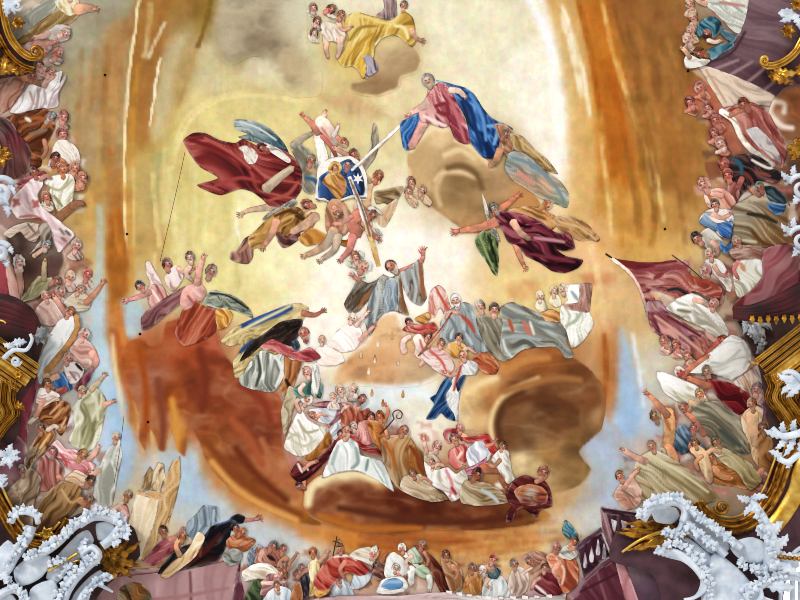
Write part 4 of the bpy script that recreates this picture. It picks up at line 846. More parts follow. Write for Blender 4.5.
person('person in a white tunic circled by a mauve shawl', [C('shawl', '310,405 325,401 341,403 346,412 338,420 329,428 326,420 338,411 326,408', 'a96a72', 10, lo='703a44', hi='cc9aa0', s=2.4), C('tunic', '309,410 324,408 337,408 335,418 328,424 318,421', 'dfe1e5', 30, lo='a8b0bc', s=2.6), L('316,419 320,414 326,416', 4, 3, 'e8b49c', 3), Hd(313, 415, 3.8, -70, 'e0a890', 'c08468', 'cap', -.4)])
G_C2 = 'pale faces crowded behind the red mantle'
for x, y, r, a, lb in [(347, 401, 6.2, 0, 'large pale female face just above the red-brown mantle'), (340, 390, 4.8, -15, 'pale face with fair hair behind the large pale face'), (353, 389, 4.6, 15, 'highest pale face in the lower crowd'), (333, 397, 4, -20, 'small pale face beside the mauve shawl')]:
    person(lb, [C('robe', f'{x-6},{y+12} {x-3},{y+5} {x+4},{y+5} {x+7},{y+12}', 'e8d4c8', 60, s=2), Hd(x, y, r, a, 'f2d6c8', 'd8b494', 'curl', .2)], group=G_C2)
person('bearded man in red-brown mantle holding a white cloth', [C('cloth', '329,428 342,418 342,430 336,440 331,436', 'e8e8e8', 120, s=2.2, lo='a4a8b0'), C('mantle', '341,414 352,405 361,411 369,408 374,424 366,432 350,432 342,426', 'aa5840', 60, lo='6c2a22', hi='d4947c', s=2.6), L('352,424 346,428 342,424', 4, 3, 'd09c84', 3), Hd(362, 399, 4.6, 30, 'c89078', '7c4c40', 'cap', .3, '6c4438')])
person('infant with white face in the lap of the red mantle', [C('swaddling', '350,438 356,430 366,434 364,444 354,446', 'd68e88', 30, s=2.2), Hd(353, 426, 4.2, -10, 'ecd8cc', 'b89c88', 'curl', .2)])
person('woman in rose bodice beside the orange-clad man', [C('bodice', '358,423 368,420 376,428 376,440 366,446 357,441', 'd18c86', 60, s=2.4, lo='9a5452', hi='f0c4bc'), L('372,430 378,434 376,442', 4, 3.2, 'e4b098', 3), Hd(371, 417, 4.4, 10, 'dca08a', '7c4434', 'cap', .4)])
person('person in a long red sash curling over white', [C('sash', '334,442 345,432 355,436 363,444 376,448 392,451 388,457 366,452 350,442 340,446', 'aa3e36', 15, lo='6c1a1c', hi='d88478', s=2.2), L('342,434 346,428 350,430', 4, 3, 'dca68e', 3), Hd(341, 434, 4, -10, 'dca28c', '5c3028', 'cap', -.3)])
person('flame-haired man in orange-brown tunic', [C('tunic', '366,422 378,421 387,430 394,441 394,454 383,453 373,442', 'ba7239', 60, lo='7c3f1c', hi='e2ac6c', s=2.6), L('384,422 388,412 386,406', 5, 3, 'd88c60', 4), Hd(380, 416, 4.8, -10, 'd88a62', 'c06428', 'curl', -.4)])
person('large figure seen from behind in a white robe at the centre of the lower crowd', [C('robe', '322,478 330,456 338,441 348,437 358,444 361,455 372,458 382,461 389,475 394,492 376,479 356,471 336,473', 'e6eae6', 65, lo='a2b0ae', hi='ffffff', s=4, st=[('356,448 358,462 352,468', 3, '9cacac'), ('338,446 332,464', 3, 'b4c0be'), ('368,460 366,470', 2, '889894')]), L('345,440 348,435 346,430', 6, 4, 'dca890'), Hd(346, 430, 4.2, 20, 'd8a088', 'a87858', 'tonsure', .4)])
person('tonsured monk in brown habit holding the crozier', [C('habit', '380,438 394,437 408,435 416,445 424,454 426,472 422,484 408,494 394,484 384,464', [(395, 445, 'b07848'), (390, 460, '9c8060'), (415, 465, 'a4662c'), (405, 480, 'a8906c')], 80, lo='6c4424', hi='ccaa80', s=3.4, st=[('384,442 392,454 396,470', 3, 'b8662e'), ('410,446 418,458 423,472', 4, '8c4420'), ('388,468 394,480', 3, 'c8a880')]), L('388,438 386,432 385,428', 5, 3, 'cc9270', 4), Hd(404, 430, 5.2, 20, 'c48c70', '5c4034', 'tonsure', .4)])
fig('crozier', 'thin staff with spiral crook held up by the monk in brown', 'crozier', [L('380,434 388,426 394,419', 1.4, 1.3, '4a2c28', 0, 'staff'), L('394,419 393,413 398,410 402,413 401,418 397,418 397,415', 1.5, 1.0, '5a3430', 0, 'crook')])
person('figure in pale olive lifting a bare hand beside the brown-habited monk', [C('robe', '424,452 434,454 442,464 434,478 426,472', 'cab99a', 70, s=2.6, lo='94805c'), L('427,454 425,446 424,440', 4.6, 3, 'e4b4a4', 6), Hd(437, 446, 4.8, 10, 'eabab0', 'd8a898', 'curl', .4)])
person('person in a wide round crimson hat, the only one in the lower crowd', [C('robe', '448,452 458,445 468,445 467,460 457,470 450,464', 'da7e78', 70, s=2.6, lo='a03c3c', hi='f6c4bc'), L('462,452 458,460 464,464', 4, 3, 'ecc0ac', 3), Hd(454, 439, 4.8, -30, 'e2ac8c', '6c3028', 'cap', .2), C('hat', '443,434 446,429 455,428.5 462,432 464,439 461,441 457,434 449,433 447,438 451,444 446,442', 'aa3a3c', 30, lo='701c22', s=2)])
person('person in red sash over a pale grey cloak with a pink hem', [C('cloak', '466,452 476,441 488,442 492,454 484,464 470,467', 'e2e2e8', 60, lo='a4a8b8', hi='ffffff', s=3), C('hem', '462,471 478,463 487,457 484,468 468,476', 'e29eae', 160, s=2.2, lo='a85c70'), C('sash', '462,438 475,436 488,434 496,447 500,457 492,455 482,441 468,443', 'ba3e3a', 20, lo='7a1c20', hi='e08c80', s=2), L('486,446 492,444 496,440', 4, 3, 'd8947c', 3), Hd(460, 428, 4.4, 0, 'dea292', 'b87464', 'cap', .3)])
person('white-clad figures kneeling in front, the one with pink sleeve', [C('robe', '424,462 436,470 448,467 456,474 464,469 468,480 462,496 452,502 444,492 430,484', 'eae5dc', 60, lo='b4a898', hi='ffffff', s=3.2, st=[('446,470 452,484 450,496', 3, 'd8949c'), ('452,488 456,494', 2.5, 'a83440')]), L('432,470 438,464 444,466', 4, 3, 'e8b8a0', 3), Hd(431, 462, 4.2, -20, 'e4b8a4', 'a87c60', 'cap', .2)])
person('person in a dun cloak crouching under the white robes', [C('cloak', '400,488 404,476 420,474 428,482 438,490 448,499 432,502 412,496', 'b39b7c', 30, s=3, lo='7c6446', hi='dccab0'), L('418,482 424,478 430,482', 4, 3, 'c89474', 3), Hd(413, 474, 4.2, -20, 'bc8468', '5c3c28', 'cap', -.3)])
person('dark-haired man in grey-tan cloak near the round shield, bare brown arms', [C('cloak', '460,492 465,480 476,481 490,484 502,492 510,502 482,506 462,503', 'aa9272', 20, s=3, lo='705838', hi='cfc0a4', st=[('482,490 492,496 498,502', 4, 'c0c8c8')]), L('482,468 494,470 504,470', 9, 6, 'a86040', 0), L('504,470 502,480 506,487', 7, 5, 'a4603c', 4), Hd(477, 474, 5.8, 30, '9c6044', '40201a', 'cap', .5)])
person('white-shirted man whose back faces the brown domed cloud', [C('shirt', '491,460 500,449 509,452 511,468 515,479 508,484 500,473', 'eae6de', 75, s=2.6, lo='b0a898', st=[('510,456 516,470 522,480', 1.6, '5c4430')]), L('500,460 494,466 488,464', 5, 3.4, 'c08a70', 3), Hd(503, 446, 4, 20, 'c49478', '6c4a34', 'cap', .4)])
person('man slumped over a round dark red shield at the cloud rim', [C('tunic', '506,494 512,482 524,475 536,478 546,482 551,492 552,506 541,510 536,518 530,513 522,508 516,512 513,521 506,522 507,512 512,506 508,502', '561a1c', 15, lo='260a0e', hi='8c4440', s=2.6), C('shield', '514,492 520,486 530,484 542,487 548,494 546,503 534,506 522,505', [(520, 490, 'a45a34'), (530, 494, 'b8a894'), (542, 496, 'a04a34'), (525, 503, '7c3426')], 10, s=2.4, st=[('516,494 524,487 538,486 546,492', 2, 'c88454')]), L('536,482 544,478 548,472', 5, 4, 'b8806a', 3), Hd(543, 472, 5.6, 15, 'ba7e64', '9c6048', 'curl', .5)])

# ------------------------------------------------------------------ bottom rim
fig('parapet', 'mauve painted parapet wall in front of the man in the black cloak', 'parapet', [
    C('wall_face', '92,578 140,572 182,568 224,560 241,556 235,585 229,660 80,660', 'b48e90', 90, lo='98706f', hi='c8a8a8', s=9, amt=.5, sharp=True, st=[('190,572 191,600 191,660', 1, '7c4c4c'), ('145,600 185,596 228,588', 2, 'a87c7c')]),
    C('coping', '92,572 140,569 182,565 224,557 242,553 243,557 224,562 182,570 140,575 92,579', 'c69c96', 0, amt=.3, sharp=True, st=[('92,579 140,575 182,570 224,562 240,558', 1.2, '6a3c3c')]),
    C('return', '241,556 240,575 246,600 249,660 227,660 232,600 236,580', '633640', 90, lo='42222a', s=5, amt=.5, sharp=True), C('medallion', '116,600 120,588 130,582 142,584 150,592 153,606 146,618 128,620 117,612', [(125, 590, '8c7454'), (140, 592, 'a0642c'), (135, 606, 'b87440'), (148, 600, '6c6450')], 30, s=3, lo='4a3424')])
person('man in a long black cloak stretching an arm out over the parapet', [
    C('mantle', '185,534 187,523 197,513 204,505 218,507 220,519 212,530 201,541 194,547 191,538', '8493a0', 80, lo='566470', hi='b0bcc4', s=3, st=[('204,510 206,526', 2, '66747e'), ('214,510 213,522', 2, 'b8c4cc')]),
    C('cloak', '158,574 170,556 184,546 200,540 212,526 226,521 234,517 232,526 229,540 223,553 216,563 190,569', [(175, 562, '1b2226'), (200, 545, '20181c'), (218, 535, '141018'), (205, 558, '3a1a16'), (190, 562, '5c361c')], 150, lo='0a080c', hi='4c4448', s=3.4, st=[('220,534 206,550 188,564', 5, '4c1c18'), ('214,524 230,520', 2, '5c7cb0'), ('202,540 200,556', 1.2, '7c3c30')]),
    C('tunic', '226,541 236,533 247,536 256,541 247,551 236,553 229,552', 'c27c50', 20, s=2.4, lo='8a4a2c'), L('240,520 250,520 256,519', 5.5, 3, 'bc7e74', 7), Hd(235, 528, 4.4, -20, 'c27e62', '16141c', 'cap', .6), C('hat', '229,523 231,517 238,514 245,517 243,523 236,524', '16161e', 0, s=2)])
person('brown-haired child pressed against the black cloak', [C('tunic', '222,556 232,548 242,552 240,562 228,566', '8e9088', 20, s=2.4), L('240,545 248,542 252,540', 4, 3, 'c48462', 3), Hd(242, 532, 4.6, 40, 'bc744c', '8a4a28', 'curl', .5)])
person('huddled grey-hooded woman beside the white-draped sleeper', [C('cloak', '246,560 250,550 257,546 261,553 257,566 249,568', '8a95a2', 80, s=2.4, lo='5c646c'), L('258,556 264,560 262,566', 4, 3, 'b07c68', 3), Hd(258, 549, 4, 15, 'b07c66', '7c8894', 'hood', .5)])
person('group of three brown figures bending together, the man with dark hair', [C('cloak', '254,562 260,550 272,546 284,552 282,562 272,568 262,566', 'a8705e', 50, lo='6a3c34', hi='d4a490', s=2.8, st=[('268,556 274,560', 4, '2e1a1a')]), L('262,552 260,560 266,566', 5, 3.6, 'd4a490', 3), Hd(273, 546, 5, 30, 'b8806c', '2c2830', 'cap', .5)])
person('bareheaded man with bronzed shoulders leaning over the dark-haired one', [L('286,558 280,566 284,576', 7, 6, 'b07c5c'), C('loincloth', '276,568 286,566 288,578 278,580', 'a87858', 30, s=2.2), Hd(283, 549, 4.4, 10, 'b8846c', '6c4434', 'cap', .4)])
person('sleeper under white drapery with one bare arm laid across', [C('drapery', '242,572 254,564 268,563 279,572 272,580 258,579 245,581', 'f2eadc', 20, lo='bca88c', hi='ffffff', s=2.8), C('skirt', '244,600 252,580 262,582 262,600 254,612 246,610', '4e5c3e', 80, lo='2a3420', hi='8a946c', s=3), C('sash', '260,594 268,574 282,576 286,587 272,596', 'a26c6a', 120, s=2.6, lo='6c3e3e'), L('262,583 272,583 284,582', 4.5, 3, 'e8cabc', 4), Hd(281, 574, 4.2, 70, 'e0b4a4', 'a87860', 'cap', -.3)])
G_BK = 'blue-white hunched backs along the bottom ledge'
for pts, lb in [('260,612 268,592 280,586 291,591 296,612', 'blue-grey hunched back below the white-draped sleeper'), ('328,600 336,580 345,579 354,592 352,612 330,612', 'pale hunched back below the red-robed bishop, by the ledge'), ('350,588 355,571 364,564 372,567 371,579 362,588', 'white hunched back right under the cream-caped bishop')]:
    p0 = pp(pts); mx = sum(p[0] for p in p0) / len(p0); my = min(p[1] for p in p0)
    person(lb, [C('cloak', pts, 'c0ccd4', 70, lo='94a0aa', hi='eef2f4', s=3.4, amt=.8), L(f'{mx},{my+8} {mx-3},{my+4} {mx-2},{my}', 4, 3, 'd0a08c'), Hd(mx - 2, my - 1, 3.6, -20, 'd0a08c', '8c6450', 'cap', -.4)], group=G_BK)
person('dark-skinned youth raising a hand behind the purple-cloaked man', [C('cloak', '290,572 300,566 306,572 304,582 294,582', '9a7468', 60, s=2.4), L('286,570 291,562 296,555', 5, 3, 'b07860', 4), Hd(284, 566, 4.2, -10, 'a87058', '5c3428', 'cap', .5)])
person('man in orange breeches and violet-black cloak seen from behind', [C('cloak', '299,588 302,577 309,574 311,590 304,598', '2c2634', 80, s=2.4), C('breeches', '290,600 294,586 300,582 303,596 300,610 292,610', 'a8683e', 80, s=2.6, lo='6c3a1c'), L('297,578 303,572 308,570', 5, 4, 'b8806a', 3), Hd(301, 568, 4.2, 15, 'a87c6c', '5c4a48', 'cap', .4)])
person('golden-robed man with crown-like hair turning to the bishop', [C('robe', '308,566 314,559 320,563 318,580 315,594 309,596 310,580', 'e2cc96', 85, s=2.4, lo='a8843c', hi='fbf0d0'), L('319,562 324,558 327,553', 4.4, 3, 'd4a080', 4), Hd(313, 552, 4.4, 0, 'cc8e5c', '9c5c30', 'curl', 0)])
person('bishop in a great crimson cope with golden lining', [C('lining', '313,592 322,582 331,582 328,593 318,598', 'dc9c40', 20, s=2.4, lo='94601c'), C('cope', '313,582 322,566 332,556 346,554 361,560 372,571 360,576 346,573 336,582 328,590 318,590', 'aa3c32', 50, lo='641a1a', hi='d47c6c', s=3.4, st=[('326,566 330,580', 2, 'd0806c'), ('340,558 344,570', 2.4, '7c2420'), ('334,557 348,556 356,560', 1.6, 'f0e0d4')]), L('345,562 340,570 344,578', 5, 3.4, 'c88470', 3), Hd(340, 549, 4, -10, 'c89074', 'b88460', 'mitre', -.3)])
fig('cross_staff', 'thin dark staff with double cross standing behind the crimson cope', 'cross', [L('333,556 335,546 337,536', 1.3, 1.0, '3c2a20', 0, 'staff'), L('333,541 340,543', 1.2, 1, '3c2a20', 0, 'crossbar'), L('334,545.5 340,547', 1.1, 1, '3c2a20', 0, 'crossbar')])
person('bishop in a cream cape with mitred head', [C('cape', '348,556 360,548 370,547 375,556 373,567 362,561', 'eae2d2', 20, lo='b8a88c', s=2.6), L('372,560 376,556 378,552', 4, 3, 'd8a890', 3), Hd(373, 554, 4.2, 20, 'dca89a', 'f0ead8', 'mitre', .4)])
person('dark-faced attendant between the cream cape and the white hood', [C('cloak', '372,572 380,562 388,566 386,578 376,580', '6c4038', 40, s=2.6), L('382,562 384,556 386,554', 4.5, 3, 'b0684c', 3), Hd(377, 566, 4.4, -20, '8c5c4c', '2c1c1c', 'cap', -.4)])
person('woman in a tall white hood with lace', [C('veil', '384,573 387,557 394,552 403,558 412,569 406,576 396,581 388,580', 'eeeeea', 70, lo='b8bcb8', s=2.8, st=[('394,564 396,574', 3, 'b8a88c')]), L('398,574 402,578 406,576', 4, 3, 'd88c84', 3), Hd(396, 568, 3.8, 10, 'd8b49c', 'f0f0ec', 'veil', .3)])
fig('basin', 'shallow white basin with blue inside on the bottom ledge', 'basin', [C('rim', '376,593 381,581 390,577 402,576 408,583 407,590 394,594', 'f0ece8', 0, s=2, amt=.5), C('hollow', '381,587 386,580 396,578 403,582 402,588 391,590', '74a2cc', 0, lo='4a7cac', s=2.4)])
person('courtier in white stockings and pale green doublet', [C('doublet', '407,552 416,546 424,553 422,562 412,564', 'c8d2bc', 50, lo='8c9c84', s=2.4), C('breeches', '413,570 424,564 433,571 432,580 420,577', 'b2c6a6', 20, s=2.4, lo='7c9478'), L('411,568 411,576 411,584', 8, 5, 'e6ebe8', 4), L('429,576 430,584 429,590', 7, 4.5, 'd8dcd4', 4), L('412,556 406,562 408,568', 5, 3.4, 'e0c8b8', 3), Hd(402, 548, 4.2, -10, 'd8a494', 'e0dcd4', 'curl', -.5)])
person('man in a sweeping chestnut cloak behind the courtier', [C('cloak', '414,545 424,549 436,560 446,575 454,590 442,594 433,577 425,562', '6c3222', 50, lo='3c1610', hi='94604c', s=3), L('424,552 428,560 426,566', 4, 3, 'b07c60'), Hd(422, 545, 4, 15, 'b47c60', '4c2418', 'cap', .4)])
person('brown-clad peasant next to the chestnut cloak', [C('cloak', '440,558 452,560 461,568 463,585 452,594 446,580', 'b28460', 60, lo='7c5434', hi='d4b090', s=2.8), L('452,566 458,572 456,578', 5, 3.6, 'bc8464', 3), Hd(446, 555, 4.4, -10, 'ae7a58', '7c5438', 'curl', .3)])
person('ochre-robed man with dark fringe, kneeling by the grey-white back', [C('robe', '462,590 468,572 480,574 484,590 474,597', 'b27c42', 80, lo='7c4c20', hi='d8ac78', s=2.8), L('476,576 470,580 466,586', 4.5, 3, 'bc8058', 3), Hd(472, 568, 4.4, 0, 'a8745c', '5c3c30', 'cap', .3)])
person('kneeling man in a wide grey-white surplice', [C('surplice', '482,596 484,580 492,574 503,577 510,592 504,604 488,604', 'c8cccc', 80, lo='98a0a0', hi='f0f4f4', s=3), L('490,578 486,584 490,588', 4, 3, 'd0a890', 3), Hd(483, 570, 4.2, -15, 'e0d4c8', 'f0ece4', 'curl', -.3)])
person('soldier in a red-plumed helmet and teal sash', [C('sash', '487,577 494,567 501,571 497,579', '4c6e74', 60, s=2, lo='283c44'), L('494,572 488,568 486,564', 4, 3, 'c49880', 3), Hd(493, 560, 4, 20, 'd0a08c', 'a83c2c', 'helmet', .4)])
person('two-toned pink and white figure in the middle of the right crowd', [C('robe', '508,588 511,572 520,567 529,573 527,591 516,597', 'cab4a4', 75, lo='94786c', hi='f0e4dc', s=3), L('522,574 528,570 532,568', 4, 3, 'e8d0c0', 3), Hd(514, 564, 4.6, -10, 'b8907c', '7c5c4c', 'cap', .3)])
person('man crouched in a brown-rose jacket looking at the maroon bundle', [C('jacket', '524,556 534,551 546,553 550,562 538,569 528,564', 'a8725c', 30, lo='6c4234', s=2.8), L('544,562 538,568 532,572', 4.5, 3.2, 'c0907c', 3), Hd(530, 561, 4.2, -40, 'b4846c', '6c3c30', 'cap', -.4)])
person('figure in deep maroon bent towards the ledge', [C('cloak', '533,588 537,577 546,571 560,575 567,589 554,597 540,594', '6c222a', 40, lo='38101a', hi='a05c5c', s=2.8, st=[('536,586 546,594', 2.4, 'ece4e0')]), L('540,578 534,582 532,588', 4.5, 3.2, 'd8b09c', 3), Hd(545, 568, 4.2, 10, 'c89884', '7c4a3c', 'cap', -.3)])
person('broad figure in a salmon-red wrap beside the balustrade', [C('wrap', '546,557 558,551 572,554 579,568 577,586 564,594 556,577', 'ca7a5a', 40, lo='8a402c', hi='ecb494', s=3.4, st=[('556,558 564,570 562,584', 2, 'e8c8b4')]), L('560,562 554,570 558,578', 6, 4, 'd8a088', 4), Hd(556, 547, 4.6, 0, 'c08068', '8a4c3c', 'cap', -.3)])
person('man in a pointed teal cap climbing to the balustrade', [C('shirt', '558,556 564,546 574,546 578,554 570,560', 'd8d4c8', 40, s=2.4), L('570,550 576,548 579,545', 4, 3, 'c88c6c', 3), Hd(574, 541, 4.4, 40, 'ca8c6c', '5c3c30', 'cap', .5), C('cap', '562,531 565,520 571,524 578,534 574,539 566,537', '3c6c7a', 60, lo='1c3c4a', hi='80a8b0', s=2)])
fig('balustrade', 'dark plum painted balustrade with white balusters beside the teal cap', 'balustrade', 
    [C('wall', '578,594 586,580 602,568 616,558 624,558 640,610 640,660 560,660 566,610', '602c3a', 60, lo='42202a', hi='7c4a54', s=6, amt=.6, sharp=True, st=[('597,572 606,600', 1.2, '8c5a62'), ('580,592 620,572', 1.2, '4a2030')]),
     C('panel', '577,549 600,531 604,540 610,556 600,562 584,578', '46202e', 60, s=4, amt=.6, sharp=True), C('panel', '605,513 642,517 642,552 616,554', '4c2a34', 60, s=4, amt=.6, sharp=True),
     C('pillar', '613,553 621,553 642,610 652,660 640,660', 'c2858c', 70, s=4, amt=.4, sharp=True), C('post', '600,508 605,510 618,553 613,557 603,533', '8c5c66', 70, s=3, amt=.5, sharp=True, st=[('603,512 614,552', 1, 'c09ca0')]),
     C('rail', '600,506 642,512 643,517 604,513', '402432', 0, amt=.2, sharp=True, st=[('600,506.5 642,512.5', .8, 'd8c8c8')]), C('rail', '575,550 577,544 601,527 603,532 580,549', '54303e', -35, amt=.3, sharp=True), C('rail', '582,580 600,564 613,556 614,560 601,569 586,582', '6a3a48', -35, amt=.3, sharp=True)]
    + [C('baluster', f'{x-1.6},{y+8} {x-2.2},{y+3} {x-1},{y-4} {x},{y-8} {x+1.2},{y-4} {x+2.4},{y+3} {x+1.6},{y+8}', 'd8d4dc', 80, lo='8c7c8c', s=2) for x, y in ((585, 560), (591.5, 554), (598, 547), (604, 551))]
    + [C('baluster', f'{x-3},{y-7} {x+3},{y-5} {x+1},{y+8} {x-1},{y+4}', 'e4e0e4', 80, lo='9c8c98', s=2, sharp=True) for x, y in ((614, 526), (624, 527), (633, 529))])
fig('painted_ledge', 'pale pink painted ledge with toothed edge along the bottom crowd', 'ledge', [C('ledge', '246,606 300,601 340,595 400,596 440,592 500,598 545,597 566,594 560,660 246,660', [(280, 610, 'b89098'), (350, 600, 'd0b2b4'), (420, 600, 'd8c0c0'), (500, 602, 'ece6e2'), (550, 600, 'e0d4d0')], 0, s=6, amt=.4, sharp=True)] + [C('dentil', f'{x},{y} {x+6},{y+.6} {x+6},{y+4} {x},{y+3.4}', 'f2ece8', 0, amt=.1, sharp=True) for x, y in ((446, 590.5), (456, 592), (466, 593.5), (476, 595), (486, 596), (498, 596), (510, 596), (522, 595.5), (534, 595), (546, 594))])
# ------------------------------------------------------------------ left side
fig('painted_pier', 'rose-red painted pier with pale pink face beneath the white-curled man', 'pier', [C('shaft', '-40,255 6,258 9,300 12,320 -40,330', 'b4505a', 90, lo='8a343e', s=5, amt=.5, sharp=True), C('edge', '4,252 11,243 15,262 19,285 21,305 11,303 7,280', 'ebb8ac', 85, s=4, amt=.5, sharp=True)])
fig('painted_pier', 'dark rose painted pier below the gilded bracket at the picture edge', 'pier', [C('shaft', '-40,360 36,358 37,385 32,410 27,425 26,450 12,470 -40,480', 'a0485a', 90, lo='74303e', hi='b86c74', s=6, amt=.6)])
cloud('dusky mauve cloud behind the lowest figures at the left rim', '-40,425 10,432 26,444 30,470 20,490 5,500 -40,500', [(5, 440, '7a4c58'), (20, 460, '8c6070'), (10, 485, '8c6a70'), (-20, 450, '74485a')], 5)
cloud('smoky brown shade cloud behind the olive-robed man', '4,232 20,222 44,226 60,240 66,262 56,284 40,292 24,300 16,280 8,262', [(15, 245, '3c2a26'), (30, 262, '5a4238'), (50, 270, '6c4c48'), (45, 245, '8a7c70'), (28, 290, '7a5a48')], 4)
person('reclining figure in white and buff drapery, topmost at the left rim', [C('drapery', '12,36 22,16 44,0 60,-8 54,12 42,22 30,40', 'd2d2c6', 130, s=4, lo='a0a094', hi='f2f2ec'), C('robe', '16,42 34,26 50,14 62,8 80,14 66,26 46,32 28,44', 'b29463', 150, lo='7c6238', hi='d8c098', s=3), C('ruff', '55,2 66,-4 78,-2 80,10 70,16 61,11', 'f2e7c6', 60, s=2, lo='c0a868'), L('78,9 88,8 94,9', 13, 6, 'e2ac8c', 6), Hd(70, -8, 6, 0, 'e0ac90', '8a5c40', 'curl', .3)])
person('pale-faced man in grey shift below the buff robe', [C('shift', '46,32 58,24 70,27 70,38 60,42 50,40', 'ccc4bc', 20, s=2.6, lo='9c8c84'), L('48,34 40,37 34,38', 8, 5, 'e4b8ac', 4), Hd(65, 33, 5.2, 60, 'e8c0b0', 'c8b4a4', 'cap', .5)])
person('pink-shouldered figure leaning towards the gilded volute', [C('shirt', '20,48 34,40 50,42 52,50 38,52 26,56', 'd8b4b0', 20, s=3), L('34,46 46,44 54,42', 8, 4.5, 'dea294', 5), Hd(44, 52, 4.6, 30, 'd89c88', 'c08070', 'cap', .5)])
person('ruddy head seen from behind just above the volute curl', [C('collar', '48,60 56,56 64,60 58,66', 'd8c8c0', 20, s=2), Hd(57, 53, 5.6, 20, 'd89a8a', 'd08c7c', 'cap', .8)])
person('face peering out beside the volute curl', [C('robe', '34,72 42,66 50,70 46,78 36,80', 'd8b0a4', 30, s=2.4), Hd(39, 65, 5, -20, 'e6beae', '5c3c38', 'cap', .2)])
person('brown-skinned bather under the gilded volute with red shawl', [C('shawl', '-4,88 8,80 18,74 26,82 20,94 8,110 -4,114', 'b07c68', 120, s=3.4, lo='7c4c3c'), L('24,76 32,80 38,86', 10, 7, 'c08468', 0), Hd(32, 76, 5, 10, 'b87a62', '7c4434', 'curl', .4)])
person('figure in a flowing white tunic standing over the brown cloth', [C('tunic', '10,112 24,92 30,84 46,88 52,74 62,71 60,82 66,74 66,80 59,92 58,106 46,109 30,113', 'eee7e5', 110, s=3.4, lo='b8a4a8', hi='ffffff', st=[('30,92 34,104', 2, 'c8a8a0'), ('44,90 46,104', 2, 'c0b0b4')]), L('44,86 48,80 54,76', 7, 5, 'e0b4a4', 3), Hd(50, 72, 4.6, 20, 'e2b4a4', 'a87864', 'cap', .5)])
person('man in chestnut-brown wrap and white collar point', [C('wrap', '6,118 24,112 45,108 52,116 55,126 50,139 43,151 41,166 30,168 27,146 14,131', '7c4428', 150, lo='42200f', hi='b87c54', s=3.4, st=[('20,122 40,118 52,128', 3, 'a8663c'), ('26,118 30,121', 3, 'f0e8e0'), ('30,134 46,130', 3, '8c7c68')]), L('44,140 46,150 42,158', 5, 4, 'b07c60'), Hd(51, 117, 5, 40, 'b0a8a4', '9ca0a4', 'cap', .5)])
for x, y, a, lb in [(63, 117, 10, 'rosy face with dark eyes behind the grey-haired man, upper of two'), (62, 134, -10, 'rosy face directly below the other rosy face beside the brown wrap')]:
    person(lb, [C('collar', f'{x-6},{y+9} {x},{y+5} {x+7},{y+9} {x+2},{y+13}', 'd8b4a4', 20, s=2), Hd(x, y, 6, a, 'e0a89a', '9c5c50', 'cap', .3)])
fig('curtain', 'dark plum curtain hanging below the bather at the left rim', 'curtain', [C('cloth', '-40,116 6,118 18,132 30,148 30,166 22,178 8,180 -40,190', [(0, 125, '6c5854'), (15, 140, '7c3840'), (5, 160, '6c4a48'), (25, 160, '80504a')], 70, lo='42262a', hi='94706c', s=5)])
person('figure in a creamy white mantle turning its back, brown head of hair', [C('mantle', '48,166 52,150 58,140 69,141 78,150 80,163 66,164', 'f4ebe0', 60, s=3, lo='c8b09c'), L('52,166 60,160 66,164', 6, 4.4, 'd88c60', 3), Hd(55, 158, 5.4, 20, 'b87464', '5c3028', 'cap', .4)])
for x, y, lb in [(74, 168, 'peach-coloured face above the cream-robed mother'), (82, 178, 'flushed face outermost beside the cream-robed mother')]:
    person(lb, [C('robe', f'{x-10},{y+8} {x-4},{y+3} {x+3},{y+6} {x+2},{y+12} {x-8},{y+13}', 'd89068', 20, s=2.4), Hd(x, y, 6, 10, 'e4a890', 'c07c60', 'curl', .5)])
person('mother in a creased cream robe holding a child', [C('robe', '43,182 54,175 70,174 75,182 73,200 67,214 58,211 52,201 42,196 50,188', 'f2eedd', 110, s=3.4, lo='b0ac84', hi='ffffff', st=[('48,186 60,190 72,180', 2, 'bcb898'), ('54,196 62,206', 2.6, '9c9868')]), L('56,220 68,210 76,204', 11, 8, 'a06c48', 0), L('72,206 80,203 84,205', 9, 5, '9c6846', 0), Hd(62, 170, 5.4, -10, 'd8905c', 'a85c3c', 'cap', .4)])
person('infant with round rosy face against the cream robe', [C('swaddling', '40,206 44,200 52,202 54,210 46,212', 'e8d8c4', 30, s=2.2), Hd(46, 197, 5.4, -20, 'dc9c86', 'b87c64', 'curl', .3)])
person('figure in a white brocade cape dotted with red flowers', [C('hem', '16,184 28,175 44,171 47,176 32,180 20,188', 'b85c64', 150, s=2.2), C('cape', '10,206 13,197 20,190 30,180 40,176 43,184 38,195 42,207 55,217 68,228 75,235 64,248 58,252 50,233 40,218 28,219 17,218', 'f2dfdf', 50, s=3.6, lo='d0a8ac', hi='ffffff', amt=.7, st=[('14,200 19,204', 4, 'b87068'), ('18,200 14,206', 3, 'b87068'), ('33,201 38,206', 4, 'c07c74'), ('38,201 34,207', 3, 'b87068'), ('60,229 64,234', 2, '8c8470'), ('66,231 70,235', 2, '6c6858'), ('62,238 66,241', 2, '8c7c6c'), ('20,217 34,216 46,222', 1.4, 'c87c78')]), L('40,180 46,176 50,178', 5, 4, 'd09484', 3), Hd(34, 172, 5, -20, 'b87464', '5c2c2c', 'cap', .4)])
person('man in wrinkled buff breeches sprawled by the brocade cape', [C('breeches', '2,234 14,226 28,222 39,224 41,233 35,242 27,240 20,232 10,238', 'd9c3b3', 160, s=3, lo='9c8070', hi='f4e8e0', st=[('28,224 36,234', 1.6, '8c7464')]), C('coat', '38,226 46,222 52,234 46,246 38,248 30,254 40,240', 'a89888', 110, s=2.6, lo='5c4c44'), L('34,256 42,250 46,246', 5, 3.4, 'dcb8a0', 3), Hd(47, 245, 4.8, 20, 'c8bcb4', '9ca4a8', 'cap', .3)])
